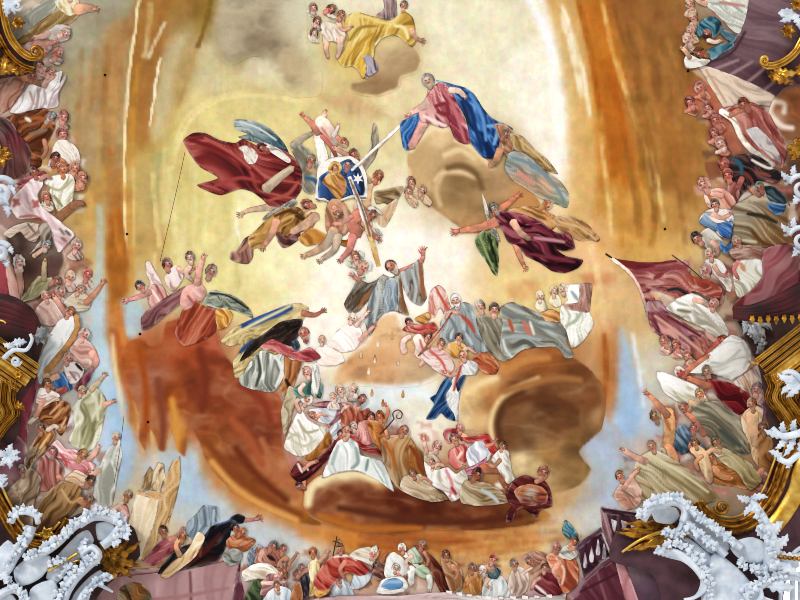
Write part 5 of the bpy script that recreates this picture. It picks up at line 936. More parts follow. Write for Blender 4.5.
person('man in olive-green robe reaching one arm up', [C('robe', '20,302 28,288 38,276 46,278 58,277 51,286 36,298', '8d8563', 130, s=3, lo='5c5638', hi='bcb490'), L('44,280 44,268 45,261', 7, 4, 'a89c78', 5), Hd(56, 281, 5, 60, 'c08c7c', '8c6450', 'cap', .5)])
person('white-curled man resting both arms on the pale pink pier', [C('coat', '14,268 22,270 24,290 20,292', 'a87868', 85, s=2.4), L('18,270 20,282 21,294', 7, 5, 'bc8c7c', 3), Hd(19, 262, 6.4, -10, 'ecd8d0', 'f0e4de', 'curl', .4)])
for x, y, sk, hr, lb in [(76, 245, 'e8bab0', 'b8a090', 'smiling pink face under the tip of the brocade cape'), (70, 277, 'deb4a0', 'd8b494', 'fair face in the haze below the smiling pink one'), (87, 274, 'dc8c7c', 'c87464', 'red-cheeked head nearest the blue sky at the left rim'), (60, 292, 'd8a898', 'b08878', 'face under the fair one, beside the raised pink arm')]:
    person(lb, [C('robe', f'{x-9},{y+12} {x-4},{y+5} {x+4},{y+6} {x+7},{y+13} {x},{y+16}', 'd4b8a8', 60, s=2.6), Hd(x, y, 5.6, 10, sk, hr, 'cap', .5)])
person('figure in pale ochre lifting an arm towards the blue sky', [C('robe', '64,302 78,291 92,298 88,310 72,311', 'd9cab2', 20, s=3, lo='a8947c'), L('86,303 95,293 102,284', 7, 3.4, 'd09070', 6), Hd(80, 290, 4.6, 30, 'd8a894', 'c8a080', 'curl', .5)])
person('pink-skinned person with one bare arm bent upward', [C('robe', '34,310 48,298 58,304 64,318 52,326 38,322', 'e0beb0', 40, s=3, lo='b0847c', hi='fbeae4'), L('66,314 59,304 54,296', 7, 4.4, 'e2a494', 5), Hd(46, 296, 5, -10, 'e4b4a4', 'c89c84', 'cap', .5)])
person('person in a huge white cape edged with an ochre band', [C('cape', '36,368 44,348 52,330 62,318 76,315 80,324 72,342 60,358 48,374 40,384', [(50, 350, 'e6eff2'), (62, 330, 'fbfaf6'), (44, 372, 'd8e0e4')], 115, s=4, lo='b4c4cc', hi='ffffff'), L('76,316 77,328 70,342 56,360 46,372', 5.5, 7, 'bb8c54', 0, 'band'), L('46,376 52,384 50,392', 9, 7, 'c8a27c', 0), Hd(70, 312, 5, 30, 'dca48c', 'a87850', 'cap', .6)])
person('plump pink angel leaning out over the blue sky', [C('robe', '70,348 82,337 93,346 98,356 88,368 74,362', 'e6bcb0', 40, s=3, lo='b88478', hi='fbe8e2'), L('92,352 96,362 90,370', 8, 6, 'dca494'), Hd(84, 334, 5.6, 20, 'e6b8ac', 'd0a494', 'curl', .6)])
person('figure with bright blue bodice and pink-red girdle', [C('bodice', '53,380 61,371 67,379 73,388 66,392 56,389', '4c82be', 50, s=2.8, lo='2c5488', hi='8cb4dc'), C('girdle', '50,394 64,386 69,389 58,397', 'd27464', 150, s=2), C('shawl', '63,366 75,361 84,369 80,380 70,384', 'f2eae6', 40, s=2.6, lo='a88c94', st=[('76,364 82,370', 2.4, '241c1c'), ('70,372 76,380', 1.6, 'b07c84')]), C('cloak', '74,388 84,374 93,366 90,380 80,392', '7c3242', 130, s=2.4), L('58,376 50,380 46,386', 6, 4.4, 'd8ac90', 3), Hd(68, 358, 5, 10, 'dca898', 'b88474', 'cap', .5)])
person('kneeling figure in brown pleated skirt and white chemise', [C('chemise', '36,402 40,388 52,390 60,396 46,406', 'f6eeea', 30, s=2.6, lo='c8a8a0'), C('band', '27,422 42,406 56,397 60,400 46,410 32,425', 'ecd8bc', 140, s=2), C('skirt', '38,412 52,402 66,401 71,410 67,425 61,436 52,426 42,424', '8c5232', 140, s=2.4, lo='50260f', hi='c8925c', st=[('50,414 60,404', 1.6, 'dcb088'), ('54,418 64,408', 1.6, 'd8a878'), ('60,430 66,418', 1.6, 'e0b890')]), L('44,400 40,408 36,416', 6, 4.4, 'd09c84', 3), Hd(47, 384, 5, -10, 'd8a488', '8a5c44', 'cap', .4)])
person('person in russet striped hose kneeling below the pleated skirt', [C('hose', '24,460 32,444 40,432 51,428 55,436 45,452 34,462 26,478', [(45, 436, 'a86c38'), (34, 452, '8f8070'), (26, 470, 'a09080')], 120, s=2.2, lo='5c3418', hi='dcb078', st=[('40,448 50,434', 1.6, 'f0c88c'), ('34,446 44,434', 1.6, '6c2c10')]), L('48,430 54,426 58,428', 5, 4, 'd8c8bc', 3), Hd(40, 428, 4.8, -10, 'b88c74', '7c5c48', 'cap', .4)])
person('figure in pale sage robe lifting both hands to the sky', [C('robe', '68,442 75,426 72,410 80,397 92,386 101,392 107,402 104,420 99,440 90,452 80,449', 'c9c5a3', 100, s=3.6, lo='86825e', hi='f0eed8', st=[('84,404 90,424 84,444', 2.6, '9c986c'), ('96,398 98,420', 2.4, 'e4e0c4'), ('80,400 74,420 70,440', 3, 'f0ece0')]), L('91,390 98,382 103,377', 7, 3.4, 'd2bc9c', 6), L('104,405 109,403 112,402', 6, 3.4, 'e2ac94', 5), Hd(82, 391, 4.8, 20, 'd4b49c', 'c8b088', 'cap', .5)])
person('cluster figure in bright pink wrap below the sage robe', [C('wrap', '48,450 57,440 66,449 76,449 86,459 96,465 86,476 70,471 60,460', 'eaadad', 30, s=2.8, lo='b86468', hi='ffe4e0', st=[('60,454 66,462 64,470', 2.4, 'c85c64'), ('56,446 62,452', 2, 'fff4f0')]), L('88,460 94,454 98,448', 6, 4, 'e4b09c', 4), Hd(82, 455, 5.6, 30, 'c2946c', 'b08050', 'cap', .6)])
person('woman in dusty rose cloak hunched below the pink wrap', [C('cloak', '34,486 38,464 46,453 57,460 64,472 54,488 42,492', 'b2746c', 70, s=3.4, lo='7c443c', hi='d4a498'), L('58,476 64,482 62,490', 5, 4, 'c08c74', 3), Hd(52, 452, 5, 0, 'c8948c', '8c5c5c', 'hood', .4)])
person('figure in a silver-white mantle standing against the blue sky', [C('mantle', '93,494 98,468 108,449 119,438 122,455 117,480 112,505 102,508', 'd3d3cb', 100, s=3.4, lo='a4a498', hi='f6f6f0'), L('100,470 94,474 90,472', 6, 4, 'd8b098', 4), Hd(116, 437, 4.8, 10, 'd4ac94', 'b0a490', 'cap', .6)])
person('dark-haired person with scalloped cream collar', [C('collar', '64,478 76,470 88,477 84,486 72,487', 'eaccac', 20, s=2.2, lo='b08464'), L('70,484 64,488 62,494', 5, 4, 'c89478', 3), Hd(90, 481, 5.2, 30, 'a87c60', '4a3020', 'curl', .7)])
person('crouching porter under a brown sack at the stucco frame', [C('sack', '33,516 48,492 62,481 79,485 82,498 74,511 64,522 48,537 38,548', [(60, 495, '9c7850'), (72, 494, 'b88c58'), (50, 512, '86663f'), (42, 535, '5c4028')], 130, s=3.4, lo='4c3420', hi='b8946c', st=[('62,490 70,502 78,500', 1.6, 'd8b480')]), L('80,500 86,506 84,514', 8, 6, 'b8845c', 3), Hd(88, 500, 4.6, 30, 'b47c5c', '5c3c28', 'cap', .6)])
person('tan-cloaked old man seated just above the gilded oval frame', [C('cloak', '4,496 14,484 30,468 41,478 36,500 28,517 12,513', 'ab947c', 120, s=3.6, lo='745c48', hi='d8c8b4'), L('16,494 10,500 8,508', 8, 5, 'c8a890', 3), Hd(22, 470, 5, -10, 'b8947c', '8c7c6c', 'cap', .4)])
fig('tower', 'cream painted church tower with stepped gables at the left sky', 'tower', [
    C('side_face', '160,499 165,478 172,462 180,456 181,476 176,500 168,525 155,545 143,562 140,558 152,530', 'caa473', 110, s=4, lo='8c6438', hi='e6c898', amt=.8, sharp=True), C('front_face', '124,546 129,522 136,492 148,496 160,499 152,530 141,560 132,556', 'eed9b4', 110, s=5, amt=.6, lo='c8a878', hi='fff6e4', sharp=True),
    C('gable', '135,494 138,490 148,494 151,487 164,492 162,501 150,498', 'd8ac78', 20, s=2, amt=.5, sharp=True), C('turret', '148,490 152,474 158,462 164,464 165,478 160,492', 'e4cba0', 110, s=2.4, sharp=True), C('turret', '140,492 143,478 150,466 154,472 150,490', 'a8875c', 110, s=2.4, sharp=True)])
person('small figures in crimson at the foot of the cream tower, the kneeling one', [C('robe', '144,562 154,548 164,538 178,537 180,547 168,556 154,566', 'b2646c', 150, s=3, lo='7c343c', hi='dca09c'), L('170,540 178,536 182,530', 6, 4, 'c88c74', 4), Hd(163, 531, 5, -10, 'a8785c', '5c3828', 'cap', .5)])
person('lank man in cream shirt running up towards the grey mantle', [C('shirt', '160,576 172,562 186,552 198,532 205,538 196,556 182,568 168,578', 'ecd2aa', 130, s=3, lo='b88c5c', hi='fff4dc'), L('180,556 176,546 180,538', 6, 4, 'd0a078', 4), Hd(182, 536, 4.8, 0, 'bc8058', '8a5434', 'curl', .6)])
person('pale man in rose cloak between the stucco and the tower', [C('cloak', '106,520 114,508 126,504 129,516 124,528 112,528', 'd49a92', 40, s=3, lo='a0605c', hi='f0d0c8'), L('110,512 118,506 126,500', 5, 3.6, 'e0c0a8', 4), Hd(128, 495, 4.8, 20, 'b08860', '7c5c3c', 'cap', .5)])
# ------------------------------------------------------------------ right side
fig('painted_vault', 'mauve painted vault with ribbed soffit behind the gilded frame at the upper corner', 'painted architecture', [
    C('soffit', '748,-50 747,10 738,34 722,52 698,64 722,73 748,86 772,97 800,106 870,112 870,-50', [(760, 10, '866a72'), (790, 30, '8c7078'), (770, 50, '7a5e68'), (740, 60, '70525a'), (760, 80, '5c3f49'), (800, 90, '6c4c54'), (850, 40, '80646c')], 30, s=8, amt=.5, lo='5a424c', hi='a08890', sharp=True, st=[('712,70 738,60', 1, 'a88c90'), ('728,76 752,62', 1, 'a88c90'), ('745,84 768,66', 1, 'a88c90'), ('762,92 786,72', 1, 'a08488'), ('786,72 796,96', 1, 'b89ca0'), ('700,65 730,54 745,32', 1, '4a343c')]),
    C('cornice', '697,65 710,67 735,76 760,87 776,96 770,107 748,103 732,106 724,108', 'ead4c0', 25, s=5, amt=.4, sharp=True, st=[('706,70 726,102', 1, 'c8a488')])])
cloud('smoky brown cloud with shell curl under the gilded frame', '768,118 772,102 784,88 802,84 850,90 850,140 806,142 788,142 776,132', [(785, 100, 'a86c44'), (800, 110, '9a5c38'), (775, 120, 'b8907c'), (790, 132, '8a5a3c'), (830, 110, '8a5034')], 4, st=[('776,122 770,112 774,102 784,104 784,112', 2, 'f0dcc8'), ('772,118 782,126 792,128', 2, 'f4e6d8')])
G_RH = 'faces in the crowd at the upper right'
for x, y, r, sk, hr, lb in [(690, 4, 5, 'dcb49c', 'c8a080', 'topmost peach face beside the white cloth at the upper rim'), (693, 17, 5, 'dcb098', 'b88c6c', 'second face below the topmost peach one'), (691, 30, 4.6, 'e4b8a4', 'b07c60', 'small face squeezed beside the teal hood'), (688, 39, 5.6, 'e6c4b4', 'd8b8a4', 'round pale face outermost beside the teal hood')]:
    person(lb, [C('robe', f'{x-6},{y+11} {x-2},{y+5} {x+5},{y+5} {x+8},{y+12} {x},{y+14}', 'd8b496', 60, s=2.4), Hd(x, y, r, -20, sk, hr, 'curl', -.4)])
person('figure lying under a white sheet at the upper rim', [C('sheet', '698,-30 706,4 714,12 724,22 733,31 740,33 746,16 750,-6 748,-30', 'e4e3da', 40, s=4, lo='b0b4ac', hi='ffffff', st=[('712,4 730,4 742,12', 2, 'a8aca8'), ('724,18 738,12', 2, 'c8c8bc'), ('720,2 744,6', 1.6, 'c88c7c')]), L('706,4 700,2 696,-2', 6, 4, 'e0b49c', 4), Hd(702, -8, 5, 0, 'e0b8a0', 'a87c60', 'cap', -.4)])
person('bent person in a teal hood and teal sleeves', [C('cloak', '706,52 715,46 731,42 734,46 722,54 712,60', '3f7082', 150, s=2.6, lo='1c4452', hi='7ca4b0'), C('sleeve', '718,28 726,30 737,36 732,43 722,36', '2c5668', 40, s=2.2), L('708,40 714,42 720,41', 5, 4, 'e4d8cc', 3), Hd(707, 33, 4.6, 200, 'cf8c7c', '5c3c34', 'cap', .2), C('hood', '697,36 697,26 703,19 713,16 721,22 721,31 713,38 711,32 705,30 702,36', '39697a', 60, lo='1c3e4c', hi='7aa4b2', s=2.6)])
person('brown-haired person bowed in a white shawl at the tip of the mauve vault', [C('shawl', '684,60 688,54 698,58 710,60 706,65 694,68 686,68', 'f0ece4', 20, s=2.6, lo='b8b0a4'), L('690,58 686,52 682,48', 5, 3.6, 'd8a888', 4), Hd(700, 53, 5.8, -70, 'a86c48', '7c4a30', 'cap', -.5)])
for x, y, r, sk, lb in [(700, 88, 6, 'cc846e', 'ruddy cherub head highest under the mauve cornice'), (690, 102, 5.4, 'da8c7c', 'flushed cherub head outermost against the golden ground'), (708, 107, 5, 'dca090', 'cherub head nestled below the cornice, eyes lowered'), (716, 120, 6, 'c87c6a', 'ruddy cherub head beside the white-bordered mantle'), (714, 133, 5, 'd89484', 'cherub head in the lower cluster, profile'), (721, 143, 6, 'ecc8b8', 'palest cherub head lowest in the ruddy cluster')]:
    person(lb, [C('drapery', f'{x-2},{y+5} {x+5},{y+3} {x+11},{y+9} {x+5},{y+14} {x-3},{y+11}', 'b0664c', 40, s=2.4), L(f'{x+4},{y+5} {x-2},{y+9} {x-5},{y+9}', 5, 3.6, sk), Hd(x, y, r, -25, sk, 'a05c4c', 'curl', -.4)], 'cherub', 'cherub')
person('large figure in rose mantle bordered with white, beside the ruddy cherubs', [C('mantle', '722,112 734,105 746,101 757,104 769,113 774,122 782,136 787,152 782,168 770,162 755,152 745,141 738,124', 'b26e66', 55, s=4, lo='7c3c38', hi='d49c90', st=[('730,110 746,110 752,118', 5, '8a4436')]), C('tunic', '746,130 757,127 769,138 779,152 782,164 771,158 756,144', [(755, 133, 'c0b8b8'), (770, 148, 'd4ccc8'), (778, 160, 'e8dcc4')], 50, s=3, lo='94888c'), L('721,111 734,121 741,137 752,150 773,165', 6, 6, 'f5eee2', 0, 'border', st=[('724,114 738,124 746,142', 1, 'c8b090')]), L('744,108 736,112 730,116', 7, 5, 'b87860', 3), Hd(744, 104, 6, -30, 'b0705c', '8a4434', 'cap', -.5)])
person('figure huddled in black and teal below the white border', [C('cloak', '728,164 738,155 754,154 768,162 774,169 786,175 776,183 761,181 746,191 735,202 728,188', '31262a', 30, s=3, lo='120c10', hi='7c5450', st=[('732,158 740,164 742,174', 4, '2f667a'), ('752,160 768,168 776,166', 2.4, 'ece4da'), ('744,172 752,180', 4, '7c3c34'), ('756,172 770,176', 3, '8c5040')]), L('742,178 738,188 736,196', 6, 5, 'a85c50'), Hd(724, 164, 6, -20, 'c46c5c', '9c4438', 'cap', -.6)])
person('red-faced man under the black-and-teal figure', [C('tunic', '728,184 736,182 740,194 734,208 728,202', 'a05850', 80, s=2.6), Hd(728, 175, 5.8, -15, 'ce7c6c', 'a0483c', 'cap', -.4)])
person('pink angel with praying hands leaning into the gold ground', [C('robe', '704,194 716,188 728,191 736,202 733,214 720,211 708,207', 'da9e8c', 40, s=3, lo='a8604c', hi='f4ccb8', st=[('708,198 718,204', 4, 'b8743c'), ('706,196 710,204', 1.6, 'fce8d8')]), L('722,196 714,194 709,192', 6, 4, 'e0ac9c', 4), Hd(704, 184, 6.6, -25, 'dca494', 'd09484', 'curl', -.6)])
person('broad figure in putty-coloured robe with blue cuff, beside the white stucco scroll', [C('robe', '731,208 744,199 760,192 780,198 790,204 788,226 794,242 772,248 756,247 740,248 731,242 733,226', [(745, 205, '94887c'), (745, 235, 'b0a48c'), (770, 225, 'a08460'), (780, 240, '8a6038')], 20, s=5, lo='6c5438', hi='ccbca0', st=[('748,214 762,216 776,222', 4, '3c3428'), ('752,232 762,242 772,246', 3, '6c4424'), ('742,240 756,242', 2, 'd8ccb0')]), C('cuff', '767,202 786,205 784,212 776,215 769,209', '2f6092', 10, s=2.4), C('hood', '765,186 775,187 787,198 785,204 770,201 766,194', '2c3e46', 40, s=2.4, hi='7c8c94'), L('760,196 754,192 750,188', 5, 4, 'b07c68', 3), Hd(760, 187, 5, -20, 'a86c5c', '3c4a3c', 'cap', -.4)])
person('figure in layered blue and white robes with arms folded', [C('robe', '699,222 704,212 715,208 732,211 734,222 729,237 720,236 711,226', 'f0e2d8', 20, s=2.6, lo='8c8c98'), C('shawl', '699,222 706,214 714,222 726,224 732,218 732,226 720,232 708,228', '6c8cac', 20, s=2.4, lo='30507c', hi='b8cce0'), C('skirt', '716,224 732,222 731,238 723,237 718,232', '3a6cac', 60, s=2.4, lo='1c4478'), L('712,214 722,218 730,214', 5, 4, 'e0b09c', 3), Hd(715, 204, 4.8, -15, 'dca890', '4c3c34', 'cap', -.4)])
person('dark-haired boy leaning out below the blue robes', [C('shirt', '700,234 708,228 718,234 724,244 716,252 704,246', 'd4cfc4', 40, s=2.6, lo='a49484'), L('712,242 718,250 716,256', 5, 4, 'd8a894'), Hd(697, 238, 6, -40, 'cc967c', '3a2a22', 'cap', -.6)])
person('fair-haired woman holding out her hands over the small blue star cloth', [C('shawl', '720,240 726,246 731,240 732,250 726,254 720,250', '3c6ca4', 20, s=2, sharp=True), C('robe', '704,262 712,258 722,262 732,280 730,292 720,284', 'e6dcd0', 60, s=3, lo='b09c94', hi='ffffff', st=[('726,274 730,268 734,266', 3, 'b04858')]), L('714,266 720,274 726,276', 5, 4, 'd8a490', 4), Hd(710, 254, 5.2, -15, 'e0b4a4', 'c8a890', 'cap', -.4)])
person('figure in a mauve sleeve and cream apron before the rose pillar', [C('sleeve', '729,250 740,245 761,247 762,259 746,262 733,258', 'b48c7c', 0, s=3, lo='7c5444'), C('apron', '733,264 748,259 762,260 763,275 756,289 741,299 735,290', 'e9e5d2', 70, s=3.6, lo='b4b098', hi='ffffff', st=[('741,264 744,270', 5, 'e0a478')]), L('738,262 734,270 738,278', 5, 4, 'd07c7c', 3), Hd(737, 241, 5, -30, 'c09480', '8a6850', 'cap', -.4)])
person('mauve-haired woman crouching over the red banner', [C('cloak', '700,280 708,270 718,278 726,288 722,298 708,292', 'b4887a', 40, s=3, lo='7c5448'), L('716,290 722,298 720,304', 5, 4, 'd09c88', 3), Hd(706, 270, 5.2, -20, 'c09484', 'a47c74', 'hood', -.5)])
fig('painted_pier', 'rose-coloured painted pillar curving behind the cream apron', 'pier', [C('shaft', '763,250 792,243 800,262 799,282 786,292 762,304 742,309 732,312 735,302 750,291 762,276', [(775, 262, 'a0525c'), (785, 280, '94545c'), (750, 302, '8c3c40'), (795, 260, '7c4c4c'), (765, 292, '9c6068')], 130, s=6, amt=.6, lo='702c34', hi='bc8c8c')])
fig('banner', 'ragged rose-red banner with pink edge flying into the gold ground', 'banner', [
    C('cloth', '607,255 618,259 640,262 660,262 676,259 689,262 691,275 708,280 722,289 719,301 706,297 692,291 694,309 681,302 666,294 652,291 656,302 648,314 641,291 632,278 618,264', [(640, 268, '84353a'), (665, 266, '9c5a5c'), (655, 280, 'c08880'), (684, 268, 'a4605c'), (700, 285, 'a8503c'), (675, 288, 'b0685c'), (686, 302, 'a8482e'), (625, 265, '7c2c24')], 15, s=3.6, lo='5c2024', hi='d4a49c', amt=.9, st=[('615,258 640,264 676,261', 3, '7a2a30'), ('632,272 660,268 688,266', 3, '94484c'), ('655,278 662,274', 5, '8c3c3c'), ('668,290 678,289 690,296', 2.4, '1c2c34'), ('688,276 704,280 718,289', 3, 'a84c34')]),
    C('tail', '646,304 654,300 662,302 674,318 690,334 676,342 660,336 650,326', '925a66', 50, s=3, lo='5c3440', hi='c09ca0', st=[('652,304 666,322 682,336', 1, 'c8a084')]), L('611,258 630,273 641,292 648,316', 3.4, 3, 'f2d4c8', 0, 'trim'), L('606,254 612,258', 2, 1.6, '3c2420', 0, 'pole_tip'), L('672,255 690,268 702,279', 1.2, 1, '4c3428', 0, 'pole')])
person('figure in crumpled white veil blowing below the banner', [C('veil', '666,308 678,298 692,293 706,300 719,315 729,331 723,342 702,328 682,318', 'f1eee6', 35, s=4, lo='b0a898', hi='ffffff', st=[('694,304 712,322 722,334', 2.4, 'c0b8a8'), ('678,310 690,312', 2.4, '8c8464'), ('672,314 682,320', 2.6, '243034')]), L('694,300 702,302 708,306', 6, 4.4, 'dcb09c', 3), Hd(714, 304, 5, 10, 'd8a090', 'c48878', 'cap', -.4)])
person('figure in mauve-red cloak carrying a bundle behind the white veil', [C('cloak', '648,312 664,312 690,326 712,341 716,349 706,357 701,364 686,352 666,338 652,330', [(660, 320, '8c4a54'), (685, 336, '9c6c7c'), (700, 350, 'b87464'), (670, 332, 'cc8c84')], 40, s=3.2, lo='5c2a30', hi='dca89c', st=[('655,316 680,334 704,354', 2, 'd8a898'), ('668,316 700,336', 2, '642830')]), L('716,346 706,356 698,362', 6, 4.4, 'b4604c', 3), Hd(722, 341, 6, 60, 'c0604e', '8c3c30', 'cap', -.5)])
G_RP = 'rosy faces below the banner'
for x, y, r, sk, lb in [(664, 341, 5, 'd89c88', 'rosy face below the banner tail, nearest the gold ground'), (676, 345, 5, 'dc9484', 'rosy face below the mauve-red cloak, in the middle'), (688, 356, 5.2, 'e0ac8c', 'rosy face above the big white wing-like cloth')]:
    person(lb, [C('robe', f'{x-5},{y+11} {x-1},{y+5} {x+6},{y+5} {x+9},{y+11} {x+2},{y+14}', 'cf8c7c', 60, s=2.4, st=[(f'{x},{y+7} {x+5},{y+11}', 1.6, 'f4e0d4')]), Hd(x, y, r, -20, sk, '9c5444', 'cap', -.4)])
person('person spreading a big white wing-like cloth', [C('cloth', '684,371 700,361 716,347 731,335 743,339 752,355 747,370 731,380 713,374 692,373', 'f5f3ed', 155, s=4.4, lo='c0c0bc', hi='ffffff', amt=.8, st=[('706,368 724,364 740,350', 2.4, 'd0d0c8'), ('742,342 748,356 744,368', 2.4, 'd8d4cc')]), L('684,374 696,364 708,356', 6, 4.4, 'c87c60', 3), Hd(680, 372, 5.8, -40, 'cf6e5c', 'ece4dc', 'cap', -.4)])
person('tan head resting under the white wing-like cloth', [C('collar', '700,380 706,376 714,380 708,386', '8c4c3c', 20, s=2), Hd(707, 371, 5.4, -15, 'bc9c84', '8c7860', 'cap', -.3)])
person('fair young person in a cream shift below the red-faced one', [C('shift', '656,372 670,374 684,380 698,386 708,402 692,412 678,402 664,392', 'f1ede2', 30, s=4, lo='c0b89c', hi='ffffff'), L('690,402 698,404 704,400', 6, 4.4, 'e4bc98', 3), Hd(700, 394, 5.2, -20, 'eabc90', 'd4a06c', 'cap', -.4)])
person('man in a deep red tunic raising a brown arm', [C('tunic', '706,380 724,381 740,387 753,395 750,406 739,415 722,402', '8c262a', 40, s=3.4, lo='50101a', hi='b86058'), L('710,386 698,382 688,378', 7, 5, 'c07454', 3), Hd(742, 384, 5, 0, 'c07c64', '6c2a2c', 'cap', -.5)])
person('woman in mauve and yellow beside the gilded bracket', [C('gown', '733,382 748,371 761,364 769,380 775,402 762,407 746,392', [(740, 382, 'ead4cc'), (752, 375, 'c08c84'), (752, 378, 'd0b060'), (765, 380, 'a8a49c'), (765, 398, 'c09c94')], 60, s=3.4, lo='8c645c', hi='f0e0d8'), C('skirt', '761,404 772,397 783,411 781,427 769,424', '6c3249', 60, s=2.8, lo='3c1826', hi='a07080'), L('760,396 756,404 758,410', 6, 4.4, 'dcb09c', 3), Hd(757, 389, 6, 10, 'daac9c', '8c6c74', 'cap', -.4)])
person('large figure wound in a slate-olive robe lying across the right crowd', [C('robe', '685,410 700,402 716,401 731,411 746,430 756,448 742,456 721,445 705,434 694,420', '8c8471', 35, s=4.4, lo='504c3c', hi='bcb49c', st=[('696,408 718,420 742,446', 3, '6c6654'), ('712,406 732,422 748,442', 3, 'b4a890'), ('720,430 740,446', 4, '4c5450')]), L('704,434 694,420 686,412', 8, 4.6, 'c27c62', 4), Hd(684, 407, 5.2, -60, 'c48264', '7c4c38', 'cap', -.5)])
person('bare-backed man in sand-coloured cloth by the gilded bracket', [C('cloth', '741,416 752,406 763,409 761,428 758,452 761,468 754,462 748,440 743,430', 'deba92', 85, s=3.6, lo='a87c50', hi='fbe8cc'), L('752,414 754,430 756,446', 14, 8, 'dab088', 0), Hd(752, 404, 5.4, -10, 'cf9c7c', 'a06c48', 'cap', -.5)])
person('man in brown breeches crouching on the gilded rim', [C('breeches', '758,434 774,440 772,452 782,470 776,484 764,482 758,466', '8c5e36', 70, s=3.6, lo='58381c', hi='b88c5c'), C('shirt', '754,474 764,470 774,482 770,494 756,490', 'c88c84', 30, s=3), L('762,470 756,478 758,486', 7, 5, 'c88c70', 3), Hd(763, 428, 5.2, -10, 'a87850', '6c4426', 'cap', -.5)])
person('pair of crossed figures in orange drapery low at the right, the upper one', [C('drapery', '703,474 714,462 734,461 746,474 753,490 736,487 716,484', 'ba7c44', 30, s=3.4, lo='7c4c20', hi='dcb080'), L('714,468 722,476 732,478', 8, 5, 'c88c5c', 3), Hd(712, 457, 5.2, -30, 'c08858', '7c5430', 'cap', -.4)])
person('person in moss-green cloak reclining above the orange drapery', [C('cloak', '708,446 724,448 738,455 752,465 763,480 750,490 737,473 722,462', 'b3a37b', 35, s=3.6, lo='7c6c44', hi='d8ccac'), L('720,452 712,450 706,454', 6, 4.4, 'd8b088', 3), Hd(716, 442, 5, -40, 'b08c64', '6c5434', 'cap', -.4)])
person('child in blue-grey smock at the edge of the sky', [C('smock', '672,432 684,424 693,433 691,450 680,455 674,446', '4d5f70', 70, s=3, lo='283844', hi='90a4b4'), C('skirt', '690,436 700,440 706,448 698,452', '52666c', 40, s=2.4), L('694,440 690,446 692,452', 4.4, 3.4, 'cf9884', 3), Hd(694, 428, 4.6, 10, 'cc8070', '8c4c44', 'cap', -.4)])
person('nude toddler twisting beside the blue-grey smock', [L('694,448 702,456 707,470 710,482', 10, 7, 'dab48c', 0, wm=12, st=[('698,450 704,462 706,476', 3, 'f0d8b0')]), L('702,456 696,462 698,470', 5, 4, 'cf9c74'), Hd(695, 443, 4.6, -20, 'c8946c', '8a6040', 'curl', -.4)])
person('bronzed man lifting his arm high into the blue sky at the right', [C('loincloth', '660,448 672,444 676,458 668,466 660,460', 'c8b498', 60, s=2.6), L('667,412 670,428 667,448', 13, 10, 'd29c6c', 0, wm=12, st=[('664,416 670,430', 3, 'b0744c')]), L('668,416 658,404 648,394', 8, 4, 'c48664', 6), L('668,446 676,460 672,478', 8, 5, 'c88c64', 4), Hd(655, 416, 5.4, -20, 'a88058', '8a6a44', 'curl', -.5)])
person('man in a vast beige cloak stretched above the white stucco', [C('cloak', '640,498 632,474 640,456 654,450 672,458 692,472 706,484 720,498 700,506 678,506 656,504', [(650, 465, 'c0b494'), (670, 480, 'b8a680'), (695, 490, 'b09c74'), (645, 490, 'c4b08c'), (712, 496, '9c8058')], 35, s=5, lo='84744c', hi='e0d4b4', st=[('648,462 670,476 700,496', 2.4, '94845c'), ('656,458 680,472 708,492', 2, 'e4d8b8')]), L('646,462 634,456 624,450', 8, 4.4, 'd8a690', 5), Hd(652, 446, 5.2, -20, 'c89880', '9c7454', 'cap', -.5)])
person('rosy figure in patched pink smock at the corner of the balustrade sky', [C('smock', '614,496 622,482 634,478 642,490 640,504 626,510', 'cfa08c', 40, s=3.4, lo='9c6450', hi='f0d0c0', st=[('622,490 634,498', 2.4, '8c7460')]), L('624,488 632,476 638,470', 6, 4, 'd8aa94', 4), Hd(620, 476, 5, -20, 'd09880', 'a07050', 'cap', -.4)])
# ------------------------------------------------------------------ white and gilded stucco round the fresco
M_WHITE = solid_mat('white stucco', 'c3d0e0', 'e6edf5', .7, 0, 5, .15, .25)
M_GOLD = solid_mat('gilding', 'c8912c', 'f2cc6a', .3, .85, 5, .3)
M_BRONZE = solid_mat('dark bronzed gilding', '6a3c12', 'cf9636', .34, .8, 8, .4)
M_RED = solid_mat('dark red stucco drapery', '22060a', '54121a', .6, 0, 1.6, .2)
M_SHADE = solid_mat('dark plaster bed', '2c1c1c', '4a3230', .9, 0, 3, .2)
M_BED = solid_mat('rough stucco bed', '3c2c30', 'c4cedc', .85, 0, 2.2, .3)
M_SILVER = solid_mat('silvered stucco', '70727a', 'c4c8cc', .45, .4, 6, .2)
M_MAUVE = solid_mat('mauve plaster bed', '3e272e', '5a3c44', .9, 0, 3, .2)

class MB:
    def __init__(s): s.V = []; s.F = []
    def add(s, V, F):
        n = len(s.V); s.V += [tuple(v) for v in V]; s.F += [tuple(i + n for i in f) for f in F]; return s
    def build(s, name, mat, root=None, off=(0, 0, 0), label=None):
        o = link_mesh(name, s.V, s.F, mat, root, None, True, off)
        bm_fix(o)
        if label: o['label'] = label
        return o
import bmesh
def bm_fix(o):
    b = bmesh.new(); b.from_mesh(o.data); bmesh.ops.recalc_face_normals(b, faces=b.faces); b.to_mesh(o.data); b.free()

